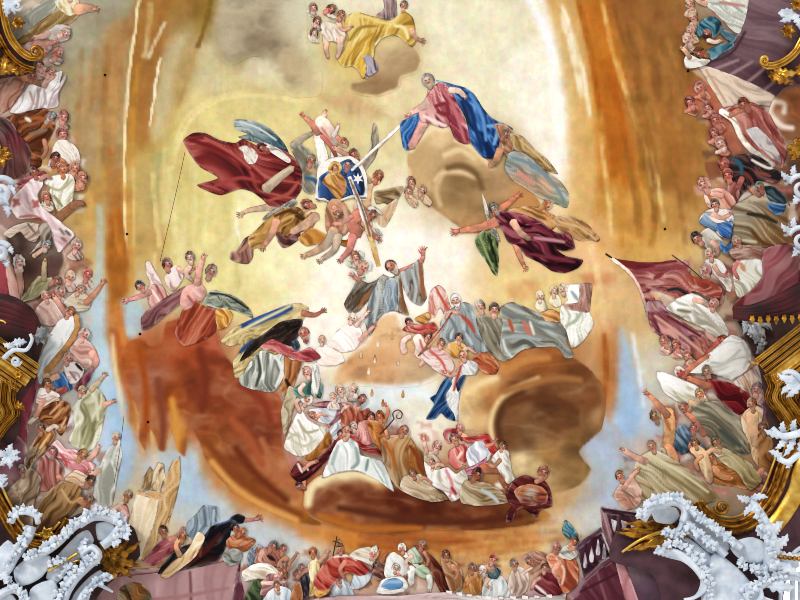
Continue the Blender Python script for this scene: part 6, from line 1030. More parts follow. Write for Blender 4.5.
def tube(path, rad, segs=9):
    """Round bar along (X, Y, h) points, radius given in chart units at each point or by a function of t."""
    m = MB(); P = [np.array(pos(*p)) for p in path]; n = len(P); V = []; F = []
    for i in range(n):
        t = P[min(i + 1, n - 1)] - P[max(i - 1, 0)]; t = t / (np.linalg.norm(t) + 1e-9)
        u = np.cross(t, (0, 0, 1)); u = u / (np.linalg.norm(u) + 1e-9); w = np.cross(t, u)
        r = (rad(i / (n - 1)) if callable(rad) else rad) * S
        for k in range(segs):
            a = 2 * math.pi * k / segs; V.append(P[i] + r * (math.cos(a) * u + math.sin(a) * w))
    for i in range(n - 1):
        for k in range(segs):
            F.append((i * segs + k, i * segs + (k + 1) % segs, (i + 1) * segs + (k + 1) % segs, (i + 1) * segs + k))
    F.append(tuple(range(segs))); F.append(tuple((n - 1) * segs + k for k in range(segs)))
    return m.add(V, F)

def curve3(pts, step=2.0):
    """Smooth curve through (X, Y, h) points."""
    xy = [(p[0], p[1]) for p in pts]; hh = [p[2] for p in pts]; out = []
    L_ = smooth_open(xy, step); n = len(L_); cum = [0]
    for i in range(1, len(xy)): cum.append(cum[-1] + math.dist(xy[i], xy[i - 1]))
    c = 0
    for i, p in enumerate(L_):
        if i: c += math.dist(p, L_[i - 1])
        out.append((p[0], p[1], float(np.interp(c, np.array(cum) * 1.03, hh))))
    return out

def spiral(cx, cy, r0, r1, a0, turns, h0, h1, n=40):
    return [(cx + (r0 + (r1 - r0) * t) * math.cos(math.radians(a0) + 2 * math.pi * turns * t), cy + (r0 + (r1 - r0) * t) * math.sin(math.radians(a0) + 2 * math.pi * turns * t), h0 + (h1 - h0) * t) for t in np.linspace(0, 1, n)]

def leaf(x, y, ang, ln, wid, h, curl=40, lift=.3, lobes=4, nt=22, ns=8):
    """Acanthus leaf: lobed, ridged along the middle, arched out from the wall and curling back at the tip."""
    m = MB(); V = []; a = math.radians(ang); px, py = x, y; th = .16
    spine = []
    for i in range(nt + 1):
        t = i / nt; b = a + math.radians(curl) * (t ** 1.6); spine.append((px, py, b, t))
        px += math.cos(b) * ln / nt; py += math.sin(b) * ln / nt
    for side in (0, 1):
        for (sx, sy, b, t) in spine:
            w = wid * (math.sin(math.pi * min(1, .08 + .92 * t ** .75)) ** .7) * (1 - .42 * abs(math.sin(math.pi * lobes * t)) ** 3) + .15
            for k in range(ns + 1):
                s = -1 + 2 * k / ns
                back = .35 * abs(s) * wid * .6
                q = h + ln * S * lift * math.sin(math.pi * t * .85) + wid * S * (.28 * (1 - abs(s)) - .12 * math.cos(s * 7)) - side * (.02 + .03 * (1 - abs(s)))
                V.append(pos(sx - math.sin(b) * s * w - math.cos(b) * back, sy + math.cos(b) * s * w - math.sin(b) * back, q))
    F = []; W = ns + 1; N = (nt + 1) * W
    for i in range(nt):
        for k in range(ns):
            q = (i * W + k, i * W + k + 1, (i + 1) * W + k + 1, (i + 1) * W + k); F.append(q); F.append(tuple(N + v for v in q[::-1]))
        for k in (0, ns):
            F.append((i * W + k, (i + 1) * W + k, N + (i + 1) * W + k, N + i * W + k))
    for k in range(ns):
        F.append((k, k + 1, N + k + 1, N + k)); F.append((nt * W + k, nt * W + k + 1, N + nt * W + k + 1, N + nt * W + k))
    return m.add(V, F)

def shell(x, y, a0, a1, r, h, ribs=7, rin=.15, bulge=.2):
    """Fan shell with rounded ribs and a scalloped edge."""
    m = MB(); na = ribs * 6; nr = 10; V = []
    for side in (0, 1):
        for j in range(nr + 1):
            q = rin + (1 - rin) * j / nr
            for i in range(na + 1):
                t = i / na; a = math.radians(a0 + (a1 - a0) * t); rb = abs(math.sin(math.pi * ribs * t))
                rr = r * q * (1 + .10 * rb * q)
                V.append(pos(x + rr * math.cos(a), y + rr * math.sin(a), h + r * S * (bulge * math.sin(math.pi * q * .9) + .14 * rb * q) - side * .04))
    F = []; W = na + 1; N = (nr + 1) * W
    for j in range(nr):
        for i in range(na):
            q = (j * W + i, j * W + i + 1, (j + 1) * W + i + 1, (j + 1) * W + i); F.append(q); F.append(tuple(N + v for v in q[::-1]))
        for i in (0, na): F.append((j * W + i, (j + 1) * W + i, N + (j + 1) * W + i, N + j * W + i))
    for i in range(na):
        F.append((i, i + 1, N + i + 1, N + i)); F.append((nr * W + i, nr * W + i + 1, N + nr * W + i + 1, N + nr * W + i))
    return m.add(V, F)

def moulding(path, prof, depth=.04):
    """Profile (offset across in chart units, height) swept along chart points; closed at the back."""
    m = MB(); P = smooth_open(path, 2.5) if len(path) > 2 else list(path); n = len(P); V = []
    pr = list(prof) + [(prof[-1][0], prof[0][1] - depth), (prof[0][0], prof[0][1] - depth)]
    for i, p in enumerate(P):
        q0 = P[max(i - 1, 0)]; q1 = P[min(i + 1, n - 1)]; dx, dy = q1[0] - q0[0], q1[1] - q0[1]; l = math.hypot(dx, dy) or 1
        for (o, h) in pr: V.append(pos(p[0] - dy / l * o, p[1] + dx / l * o, h))
    k = len(pr); F = []
    for i in range(n - 1):
        for j in range(k): F.append((i * k + j, i * k + (j + 1) % k, (i + 1) * k + (j + 1) % k, (i + 1) * k + j))
    F.append(tuple(range(k))); F.append(tuple((n - 1) * k + j for j in range(k)))
    return m.add(V, F)

def flat_faces(o): o.data.polygons.foreach_set('use_smooth', [False] * len(o.data.polygons))

def prism(pts, h0, h1, bev=1.2):
    """Slab with a rounded-off edge following a chart outline."""
    P = smooth_closed(pp(pts), 3); m = MB(); n = len(P); A = np.array(P); c = A.mean(0)
    rings = []
    for (f, h) in ((0, h0), (0, h1 - .03), (bev * .4, h1 - .008), (bev, h1)):
        R = A + (c - A) / (np.linalg.norm(c - A, axis=1)[:, None] + 1e-9) * f; rings.append([pos(x, y, h) for x, y in R])
    V = sum(rings, []); F = []
    for j in range(3):
        for i in range(n): F.append((j * n + i, j * n + (i + 1) % n, (j + 1) * n + (i + 1) % n, (j + 1) * n + i))
    F.append(tuple(range(n))); F.append(tuple(3 * n + i for i in range(n)))
    return m.add(V, F)

HB = OCC.max() + .08        # face of the plaster bed on which the stucco sits
STEP = lambda w, h, k=4: [(-w / 2, h), (-w / 2 + w * .06, h + .10), (-w * .28, h + .12), (-w * .26, h + .05), (-w * .08, h + .06), (-w * .04, h + .15), (w * .06, h + .19), (w * .16, h + .15), (w * .2, h + .06), (w * .3, h + .05), (w * .33, h + .10), (w * .46, h + .11), (w / 2, h)]

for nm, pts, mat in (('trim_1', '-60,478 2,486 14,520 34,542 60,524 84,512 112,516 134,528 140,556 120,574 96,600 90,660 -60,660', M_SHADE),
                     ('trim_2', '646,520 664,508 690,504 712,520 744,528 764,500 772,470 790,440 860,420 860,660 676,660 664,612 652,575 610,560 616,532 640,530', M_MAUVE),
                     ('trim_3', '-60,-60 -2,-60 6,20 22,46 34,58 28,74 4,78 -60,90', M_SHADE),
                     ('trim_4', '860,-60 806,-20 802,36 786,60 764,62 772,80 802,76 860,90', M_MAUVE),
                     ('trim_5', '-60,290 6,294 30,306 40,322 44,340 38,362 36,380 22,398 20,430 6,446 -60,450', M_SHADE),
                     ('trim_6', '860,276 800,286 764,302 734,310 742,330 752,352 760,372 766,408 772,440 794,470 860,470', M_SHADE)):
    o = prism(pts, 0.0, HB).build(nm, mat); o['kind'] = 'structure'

def thing(name, label, cat, x, y, h, group=None):
    r = empty(name, pos(x, y, h)); tag(r, label, cat, group); r['_o'] = 0; del r['_o']; return r, pos(x, y, h)

def foliage(path, n, size, seed, h, spread=75, mb=None):
    """Small ragged leaves, pearls and curls set close along a line."""
    R = random.Random(seed); P = smooth_open(path, 1.5); mb = mb or MB()
    for i in range(n):
        k = int((i + .5) / n * (len(P) - 2)); p, q = P[k], P[k + 1]; a = math.degrees(math.atan2(q[1] - p[1], q[0] - p[0]))
        sd = 1 if i % 2 else -1; l = size * R.uniform(.7, 1.3)
        f = leaf(p[0] + R.uniform(-1, 1), p[1] + R.uniform(-1, 1), a + sd * R.uniform(25, spread), l, l * .46, h + R.uniform(0, .08), sd * R.uniform(30, 100), R.uniform(.2, .5), R.choice((2, 3)), 9, 4)
        mb.add(f.V, f.F)
    return mb

def ornament(name, label, cat, ref, parts, group=None, into=None, key=True):
    if into: r, off = into
    else: r, off = thing(name, label, cat, ref[0], ref[1], HB, group)
    for i, (pn, mbs, mat) in enumerate(parts):
        mb = MB()
        if i == 0 and not into and key:          # unseen filler peg from the stucco's back up into the plaster bed
            f = mbs[0] if isinstance(mbs, list) else mbs; v = max(f.V, key=lambda c: c[2]); c8 = [(v[0] + .03 * math.cos(a * .785), v[1] + .03 * math.sin(a * .785)) for a in range(8)]
            mb.add([(a, b, v[2] - .01) for a, b in c8] + [(a, b, H - .141) for a, b in c8], [(k, (k + 1) % 8, 8 + (k + 1) % 8, 8 + k) for k in range(8)] + [tuple(range(8)), tuple(range(8, 16))])
        for q in (mbs if isinstance(mbs, list) else [mbs]): mb.add(q.V, q.F)
        mb.build(pn, mat, r, off)
    return r, off
h = HB
# ---- lower left corner
ornament('gilded_border', 'gilded moulding of an oval frame crossing the lower left corner', 'frame', (20, 530), [
    ('moulding', moulding([(-50, 470), (-14, 486), (2, 508), (16, 532), (34, 545), (52, 543), (64, 530), (70, 520)], STEP(13, h)), M_BRONZE),
    ('inner_moulding', moulding([(-50, 452), (-8, 474), (8, 500), (20, 522), (34, 534), (48, 534), (60, 522)], [(-1.6, h), (-1, h + .12), (1, h + .12), (1.6, h)]), M_GOLD),
    ('flower', [leaf(47, 534, a, 9, 3, h + .1, 30, .5, 2, 10, 4) for a in range(0, 360, 60)], M_GOLD)])
h = HB + .42
def band(path, w, hh, crown=.12):
    """Rounded strap of stucco along chart points, w wide."""
    return moulding(path, [(-w / 2 + w * k / 8, hh + crown * math.sin(math.pi * k / 8) ** .7) for k in range(9)], .1)
W = M_WHITE
LL = ornament('stucco_ornament', 'white rocaille stucco with shell, scrolls and ragged leaves filling the lower left corner', 'stucco', (34, 572), [
    ('panel', prism('14,570 24,560 40,554 50,556 51,564 42,577 30,584 20,586 15,580', h - .08, h + .16, 3), W),
    ('panel', prism('-50,536 -4,548 8,540 16,548 18,560 10,574 -2,580 -50,590', h - .08, h + .14, 3), W),
    ('panel', prism('30,590 42,582 54,580 58,588 54,600 44,616 28,616', h - .08, h + .12, 3), W),
    ('panel', prism('52,562 66,546 78,534 88,530 94,540 88,552 76,562 66,574 56,584 46,578', h - .1, h + .02, 2), W), ('panel', prism('96,524 110,522 116,530 108,540 98,540', h - .1, h + .04, 2), W), ('panel', prism('66,616 74,594 88,578 100,570 104,576 92,590 84,616', h - .1, h + .06, 2), W), ('panel', prism('-50,596 0,590 14,596 20,616 -50,616', h - .1, h + .04, 2), W),
    ('stem', band([(10, 562), (20, 548), (28, 536), (31, 526)], 11, h + .2, .14), W), ('arch', tube(curve3([(12, 522, h + .25), (16, 514, h + .34), (26, 512, h + .38), (36, 516, h + .34), (38, 523, h + .28)]), 2.6), W),
    ('garland', band([(26, 560), (44, 552), (58, 542), (72, 528), (86, 518)], 9, h + .2, .14), W), ('garland', band([(78, 524), (92, 516), (106, 516), (120, 522), (124, 532)], 11, h + .16, .14), W), ('garland', band([(120, 528), (110, 540), (102, 546)], 9, h + .14, .12), W),
    ('scroll', band([(60, 616), (66, 594), (76, 578), (88, 566), (98, 556), (92, 548), (84, 552)], 9, h + .2, .16), W), ('scroll', band([(74, 616), (82, 596), (94, 584), (106, 576), (111, 580)], 8, h + .14, .14), W), ('scroll', band([(84, 540), (82, 552), (88, 560), (98, 562)], 8, h + .1, .12), W), ('spur', tube(curve3([(98, 584, h + .2), (106, 588, h + .2), (113, 592, h + .15)]), lambda q: 2 - q), W), ('scroll', band([(-10, 604), (4, 592), (16, 590), (26, 600), (24, 612)], 8, h + .14, .14), W),
    ('shell', shell(66, 572, 150, 330, 12, h + .05, 5), W),
    ('foliage', foliage([(8, 522), (16, 510), (28, 508), (40, 518)], 16, 6, 1, h + .3), W), ('foliage', foliage([(28, 528), (20, 546), (6, 566)], 22, 6, 2, h + .3), W), ('foliage', foliage([(24, 558), (44, 548), (60, 538), (74, 524), (88, 514)], 46, 6.5, 3, h + .3), W), ('foliage', foliage([(84, 516), (100, 510), (118, 518), (126, 532), (112, 542)], 40, 6.5, 4, h + .28), W),
    ('foliage', foliage([(2, 574), (14, 588), (28, 600)], 26, 6, 5, h + .26), W), ('foliage', foliage([(52, 606), (64, 586), (78, 570), (96, 554)], 40, 6, 6, h + .3), W), ('foliage', foliage([(82, 600), (94, 584), (110, 576)], 22, 5.5, 7, h + .28), W), ('foliage', foliage([(48, 566), (58, 560), (70, 566), (62, 578)], 22, 6, 8, h + .2), W), ('foliage', foliage([(84, 540), (86, 556), (100, 560)], 18, 5.5, 9, h + .24), W)])
h = HB + .5
ornament('', '', '', (64, 560), [('gilded_rod', [tube(curve3([(48, 571, h + .1), (60, 564, h + .16), (78, 553, h + .1)]), 1.6), tube(curve3([(66, 568, h + .06), (74, 562, h + .08), (80, 560, h + .06)]), 1.2)], M_GOLD)], into=LL)
h = HB
ornament('gilded_leaf_spray', 'dark bronzed leaf spray between the white garland and the parapet', 'gilded leaves', (118, 560), [('leaf', leaf(104, 562, a, l, w, h + .1, c, .1), M_BRONZE) for a, l, w, c in ((-60, 26, 6, 50), (-35, 34, 6, -20), (-20, 44, 6, -30), (0, 38, 7, 20), (20, 34, 7, 30), (45, 24, 6, 40), (-85, 22, 6, 30))] + [('rosette', [leaf(104, 550, a, 10, 3.6, h + .16, 30, .2, 2, 10, 4) for a in range(0, 360, 45)], M_BRONZE)])
# ---- lower right corner
ornament('gilded_border', 'wide gilded oval moulding sweeping into the lower right corner with a volute', 'frame', (760, 500), [
    ('moulding', moulding([(830, 400), (800, 432), (786, 462), (775, 492), (758, 516), (738, 527), (716, 524), (702, 512), (697, 502)], STEP(15, h)), M_BRONZE),
    ('inner_moulding', moulding([(812, 400), (784, 436), (774, 462), (764, 488), (750, 508), (736, 517), (718, 515), (706, 506)], [(-1.4, h), (-.8, h + .14), (.8, h + .14), (1.4, h)]), M_GOLD),
    ('outer_band', moulding([(840, 430), (806, 462), (796, 492), (782, 516), (764, 536)], [(-9, h), (-8, h + .05), (8, h + .05), (9, h)]), M_GOLD),
    ('volute', tube(spiral(722, 507, 7, 1.2, 180, -1.6, h + .2, h + .3), lambda t: 2.2 - t), M_BRONZE)])
ornament('gilded_leaf_spray', 'curling gilded acanthus between the balustrade and the white stucco', 'gilded leaves', (645, 540), [('leaf', leaf(682, 532, a, l, w, h + .06, c, .08), M_BRONZE) for a, l, w, c in ((180, 62, 6, 10), (172, 68, 6, 24), (165, 56, 6, 40), (195, 60, 6, -20), (158, 60, 7, 10), (150, 44, 7, 30), (140, 34, 7, 40))] + [('stem', tube(curve3([(690, 538, h + .1), (682, 534, h + .18), (662, 532, h + .2), (640, 540, h + .18), (622, 552, h + .1)]), lambda t: 2.6 - 1.4 * t), M_GOLD)])
h = HB + .42
RR = ornament('stucco_ornament', 'white rocaille stucco with fans, garland and palm stalk filling the lower right corner', 'stucco', (728, 585), [
    ('panel', prism('711,556 718,553 728,560 742,572 752,584 764,596 780,606 780,660 712,660 709,612 708,580', h - .08, h + .16, 4), W), ('panel', prism('730,548 738,540 752,537 764,542 768,552 762,562 750,563 738,558', h - .08, h + .16, 3), W),
    ('panel', prism('684,506 698,520 714,532 730,546 722,556 708,552 694,540 682,526', h - .1, h + .06, 2), W), ('panel', prism('672,540 688,538 702,548 712,558 710,580 704,590 696,566 684,552', h - .1, h + .02, 2), W), ('panel', prism('760,548 776,548 790,556 800,566 776,578 756,574', h - .1, h + .04, 2), W), ('panel', prism('652,512 664,506 676,508 680,516 672,524 656,522', h - .2, h - .1, 2), W),
    ('arch', band([(642, 520), (650, 508), (664, 502), (678, 502), (686, 510), (684, 522)], 10, h + .2, .16), W), ('scroll', band([(684, 520), (680, 530), (670, 534), (664, 530)], 8, h + .14, .14), W),
    ('garland', band([(680, 500), (696, 514), (712, 526), (728, 538), (742, 548)], 8, h + .26, .16), W), ('garland', band([(684, 520), (700, 534), (714, 544), (726, 556)], 8, h + .2, .14), W)]
  + [('rib', tube(curve3([(654 + 4 * k, 553 + 1 * k, h + .1), (672 + 3 * k, 550 + 2.6 * k, h + .3), (690 + 2 * k, 560 + 3 * k, h + .36), (702 + .8 * k, 578 + 2.5 * k, h + .3), (698 - k, 594 + k, h + .2), (688 - k, 599, h + .1)]), lambda q: 2.7 - 3 * abs(q - .45)), W) for k in range(5)]
  + [('scroll', band([(704, 616), (706, 590), (702, 570), (694, 556), (684, 546), (672, 542)], 9, h + .1, .16), W), ('stalk', tube(curve3([(772, 566, h + .2), (772, 546, h + .42), (766, 526, h + .46), (758, 510, h + .42), (750, 498, h + .3)]), lambda q: 8.5 - 5.5 * q), W), ('scroll', band([(756, 576), (768, 566), (780, 562), (796, 558), (820, 556)], 10, h + .1, .14), W), ('scroll', tube(spiral(752, 596, 12, 3, 200, 1.3, h + .25, h + .4), lambda q: 3 - 1.2 * q), W), ('scroll', band([(746, 612), (756, 590), (772, 580), (790, 576), (804, 578)], 9, h + .14, .16), W),
    ('leaf', leaf(750, 500, 185, 15, 4, h + .4, 50), W), ('leaf', leaf(752, 498, -15, 17, 4, h + .4, 40), W), ('leaf', leaf(754, 506, 150, 15, 4, h + .4, -50), W), ('leaf', leaf(772, 534, -60, 18, 6, h + .4, 40), W), ('leaf', leaf(776, 546, -30, 18, 6, h + .4, -50), W), ('leaf', leaf(766, 536, 210, 15, 5, h + .4, 60), W), ('leaf', leaf(778, 556, 10, 26, 6, h + .3, -20), W), ('leaf', leaf(776, 562, 25, 28, 6, h + .3, 20), W), ('leaf', leaf(768, 584, 15, 30, 7, h + .2, -30), W),
    ('bead', [tube([(776 + 4.6 * k, 556 + .5 * k, h + .4), (776 + 4.6 * k, 556.5 + .5 * k, h + .5)], 2.2) for k in range(6)], M_BRONZE),
    ('foliage', foliage([(640, 518), (648, 504), (664, 498), (682, 498)], 36, 6.5, 15, h + .3), W), ('foliage', foliage([(684, 502), (700, 516), (716, 528), (734, 542)], 44, 6, 16, h + .34), W), ('foliage', foliage([(686, 524), (702, 536), (716, 548)], 30, 6, 17, h + .3), W), ('foliage', foliage([(656, 552), (672, 544), (688, 548), (700, 560), (708, 580)], 30, 6.5, 18, h + .3), W), ('foliage', foliage([(664, 530), (676, 536), (688, 530)], 16, 6, 19, h + .24), W),
    ('foliage', foliage([(776, 566), (768, 534), (754, 508)], 22, 6.5, 20, h + .5), W), ('foliage', foliage([(738, 562), (752, 568), (768, 572)], 24, 6, 21, h + .24), W), ('foliage', foliage([(708, 610), (711, 590), (710, 566)], 20, 5, 22, h + .3), W), ('foliage', foliage([(742, 606), (752, 588), (768, 578), (786, 574)], 26, 6, 23, h + .3), W)])
h = HB
M_PANE, nt_, b_ = new_mat('daylit window pane'); b_.inputs['Base Color'].default_value = (.9, .95, 1, 1); b_.inputs['Emission Color'].default_value = (.93, .97, 1, 1); b_.inputs['Emission Strength'].default_value = 1.6
wr = empty('window_1', pos(815, 600, .3)); wr['kind'] = 'structure'
wf = moulding([(776, 660), (780, 600), (786, 566), (800, 548), (830, 540)], [(-2, .3), (-1.4, .44), (1.4, .44), (2, .3)]).build('window_frame', M_WHITE, wr, pos(815, 600, .3))
for a in ((790, 795), (798, 803), (806, 811)): prism(f'{a[0]},572 {a[1]},570 {a[1]},660 {a[0]},660', .3, .36, .3).build('glazing_bar', M_WHITE, wr, pos(815, 600, .3))
pn = prism('780,660 783,600 789,570 802,551 860,546 860,660', .22, .29, .5).build('pane', M_PANE, wr, pos(815, 600, .3))
h = HB
# ---- upper left corner
ornament('gilded_border', 'gilded oval frame moulding with a curled end in the upper left corner', 'frame', (14, 40), [
    ('moulding', moulding([(-8, -60), (0, -20), (4, 14), (10, 36), (20, 50), (30, 57), (38, 56)], STEP(8, h)), M_GOLD), ('outer_moulding', moulding([(-16, -30), (-8, 20), (0, 40), (10, 56), (22, 66), (34, 70)], STEP(7, h)), M_BRONZE),
    ('volute', tube(spiral(36, 52, 6.5, 1.5, 70, -1.4, h + .2, h + .32), lambda t: 2.4 - t), M_BRONZE), ('leaf', leaf(6, 56, 100, 20, 6, h + .1, 30), M_BRONZE), ('leaf', leaf(16, 66, 160, 22, 6, h + .1, -30), M_BRONZE), ('leaf', leaf(26, 70, 170, 20, 5, h + .1, 40), M_BRONZE), ('leaf', leaf(-2, 40, 120, 22, 7, h + .1, 30), M_BRONZE)])
ornament('gilded_flower', 'small bronzed flower beside the curve of the upper left frame', 'flower', (18, 24), [('petal', leaf(18, 23, a, 8.5, 3, h + .05, 30, .5, 2, 10, 5), M_BRONZE) for a in (-10, 50, 110, 170, 230, 290)])
h = HB + .4
ornament('stucco_ornament', 'white stucco tuft at the top of the upper left frame', 'stucco', (14, 4), [('leaf', leaf(6, 0, a, 18, 5, h + .1, c), M_WHITE) for a, c in ((-30, 40), (10, -40), (45, 40), (80, 30))] + [('scroll', tube(spiral(17, 6, 5, 1, 0, 1.3, h + .2, h + .3), 1.2), M_WHITE)])
h = HB
# ---- upper right corner
ornament('gilded_border', 'gilded frame arm with upturned volute before the mauve vault', 'frame', (785, 60), [
    ('moulding', moulding([(822, 6), (806, 34), (796, 52), (782, 63), (768, 66), (761, 60)], STEP(8, h)), M_GOLD), ('volute', tube(spiral(765, 60, 5, 1.2, 60, 1.2, h + .2, h + .3), lambda t: 2.2 - t), M_GOLD), ('leaf', leaf(774, 72, 10, 26, 6, h + .1, -30), M_GOLD), ('leaf', leaf(770, 74, 30, 26, 6, h + .1, -40), M_BRONZE), ('leaf', leaf(798, 66, 60, 18, 6, h + .1, 30), M_BRONZE)])
ornament('gilded_flower', 'bronzed flower halfway down the mauve vault', 'flower', (788, 31), [('petal', leaf(788, 31, a, 9, 3.2, h + .04, 30, .5, 2, 10, 5), M_BRONZE) for a in (0, 60, 120, 180, 240, 300)])
ornament('stucco_ornament', 'white and blue-shadowed stucco leaves near the top of the mauve vault', 'stucco', (788, 14), [('leaf', leaf(794, 14, a, 17, 4.4, h + .06, c), M_WHITE) for a, c in ((170, 40), (200, -50), (140, 40), (60, 30))] + [('rosette', [leaf(797, 4, a, 8, 3, h + .06, 30, .5, 2, 8, 4) for a in range(0, 360, 60)], M_BRONZE)])
# ---- left and right capitals with drapery
h = HB + .6
ornament('canopy', 'dark red stucco canopy with folds above the gilded capital at the left rim', 'canopy', (10, 315), [
    ('drapery', [tube(curve3([(-60, 296 + 6 * k, h + .1), (-10, 300 + 6 * k, h + .35 - .02 * k), (18, 308 + 5 * k, h + .4 - .03 * k), (36, 320 + 3 * k, h + .15)]), lambda t: 6.5 - 3 * t) for k in range(5)], M_RED), ('braid', tube(curve3([(-50, 322, h + .4), (-4, 320, h + .5), (6, 323, h + .5)]), .9), M_GOLD)])
h = HB
ornament('stucco_ornament', 'silvery leaf tuft hanging from the red canopy at the left rim', 'stucco', (44, 340), [('leaf', leaf(36, 332, a, l, 4, h + .1, c), M_SILVER) for a, l, c in ((-20, 14, 30), (20, 18, -30), (50, 16, 20), (75, 14, 30))])
h = HB + .62
ornament('stucco_ornament', 'white stucco scroll resting on the gilded capital at the left rim', 'stucco', (18, 345), [('scroll', tube(curve3([(4, 358, h + .3), (14, 350, h + .4), (26, 350, h + .4), (32, 340, h + .3), (30, 334, h + .3)]), lambda t: 2.4 - t), M_WHITE), ('leaf', leaf(14, 346, 180, 12, 4, h + .2, 40), M_WHITE), ('leaf', leaf(14, 344, -20, 14, 5, h + .2, 40), M_WHITE), ('volute', tube(spiral(16, 361, 5, 1, 0, 1.4, h + .3, h + .4), 1.4), M_WHITE)], key=False)
h = HB
def capital(name, label, cx, cy, ang, sc, bands, flip=1):
    a = math.radians(ang); ux, uy = math.cos(a), math.sin(a); vx, vy = -uy, ux
    q = lambda u, v: (cx + ux * u * sc + vx * v * sc * flip, cy + uy * u * sc + vy * v * sc * flip)
    parts = []
    for v, w, hh in ((-26, 6, .34), (-19, 5, .28), (-13, 4, .24)): parts.append(('cornice_moulding', moulding([q(-40, v), q(0, v), q(34 + v * .3, v)], STEP(w * sc, h + hh - .2)), M_GOLD))
    parts.append(('frieze', moulding([q(-40, -3), q(0, -3), q(26, -3)], [(-7 * sc, h), (-6.6 * sc, h + .1), (-5 * sc, h + .1), (-4.6 * sc, h + .05), (4.6 * sc, h + .05), (5 * sc, h + .1), (6.6 * sc, h + .1), (7 * sc, h)]), M_GOLD))
    parts.append(('rosette', [leaf(*q(10, -3), t, 6 * sc, 2 * sc, h + .1, 30, .5, 2, 8, 4) for t in range(0, 360, 60)], M_GOLD))
    for v, w in ((7, 4), (13, 5)): parts.append(('base_moulding', moulding([q(-40, v), q(0, v), q(22, v)], STEP(w * sc, h)), M_GOLD))
    return ornament(name, label, 'capital', (cx, cy), parts + bands)
capital('gilded_capital', 'gilded capital and bracket with stepped mouldings below the red canopy at the left rim', 10, 372, 35, .8, [('band', moulding([(16 - k * 5, 380), (14 - k * 5, 400), (18 - k * 5, 414), (8 - k * 5, 426), (-2 - k * 5, 440)], STEP(4.4, h)), M_GOLD if k % 2 else M_BRONZE) for k in range(4)] + [('leaf', leaf(14, 404, 20, 14, 5, h + .1, 40), M_BRONZE)])
h = HB + .75
ornament('canopy', 'dark red stucco canopy with gilt fringe above the gilded capital at the right rim', 'canopy', (790, 310), [
    ('drapery', [tube(curve3([(860, 276 + 7 * k, h + .1), (810, 284 + 7 * k, h + .3), (780, 298 + 5 * k, h + .4 - .03 * k), (752, 308 + 2.5 * k, h + .3), (734, 308 + 2 * k, h + .1)]), lambda t: 7 - 4 * t) for k in range(5)], M_RED),
    ('fringe', [leaf(752 + 8 * k, 316 - 0.3 * k + (k % 2), 85, 9, 3.2, h + .42, 10, .2, 2, 8, 4) for k in range(8)], M_BRONZE)])
h = HB
ornament('stucco_ornament', 'grey-white stucco plume under the fringed canopy at the right rim', 'stucco', (750, 330), [('leaf', leaf(748, 316, a, l, 5.5, h + .1, c), M_SILVER) for a, l, c in ((20, 26, 40), (45, 30, 20), (70, 32, -20), (95, 20, 30), (10, 30, 60))] + [('foliage', foliage([(744, 318), (756, 334), (764, 348)], 14, 9, 11, h + .15), M_SILVER), ('bud', prism('732,311 738,308 743,312 742,320 735,320', h, h + .2, 2), M_BRONZE)])
h = HB + .3
capital('gilded_capital', 'gilded capital and bowed bracket with square rosette panel at the right rim', 804, 357, -38, 1.0, [('band', moulding([(766 + k * 7, 374), (771 + k * 7, 386), (768 + k * 7, 398), (776 + k * 7, 410), (788 + k * 7, 428)], STEP(6, h)), M_GOLD if k % 2 else M_BRONZE) for k in range(6)])
h = HB + .7
ornament('stucco_ornament', 'white stucco wing crossing the gilded bracket at the right rim', 'stucco', (786, 380), [('leaf', leaf(800, 382, a, l, 5, h + .4, c), M_WHITE) for a, l, c in ((185, 26, 50), (160, 24, -40), (200, 20, -30), (120, 22, 40))] + [('scroll', tube(curve3([(783, 374, h + .4), (792, 372, h + .5), (806, 384, h + .5), (816, 402, h + .4)]), 2.6), M_WHITE)], key=False)
h = HB + .95
ornament('stucco_ornament', 'white stucco branch with curled leaves below the gilded bracket at the right rim', 'stucco', (784, 440), [('stem', tube(curve3([(772, 428, h + .3), (782, 436, h + .4), (796, 434, h + .45), (816, 428, h + .4)]), lambda t: 2.6 + 1.4 * t), M_WHITE), ('stem', tube(curve3([(778, 458, h + .3), (788, 462, h + .4), (800, 454, h + .4), (816, 452, h + .3)]), 2.8), M_WHITE)] + [('leaf', leaf(x, y, a, l, 4, h + .3, c), M_WHITE) for x, y, a, l, c in ((782, 436, 190, 20, 30), (784, 434, 250, 14, 60), (794, 432, 260, 14, 60), (786, 438, 120, 16, 50), (794, 438, 110, 22, 30), (782, 458, 220, 16, -40), (790, 460, 100, 10, 60), (802, 440, 100, 20, -30))], key=False)
h = HB
for yy, lb in ((188, 'upper white stucco curl at the right rim beside the putty-coloured robe'), (240, 'lower white stucco curl at the right rim beside the rose pillar')):
    ornament('stucco_ornament', lb, 'stucco', (798, yy), [('scroll', tube(spiral(802, yy, 14, 4, 200, 1.2, h + .1, h + .3), lambda t: 2.8 - t), M_WHITE), ('leaf', leaf(792, yy - 8, 200, 15, 3.6, h + .1, 60), M_WHITE), ('leaf', leaf(794, yy - 12, 260, 12, 3.6, h + .1, 50), M_WHITE), ('leaf', leaf(800, yy + 4, 110, 16, 5, h + .1, 40), M_WHITE)])
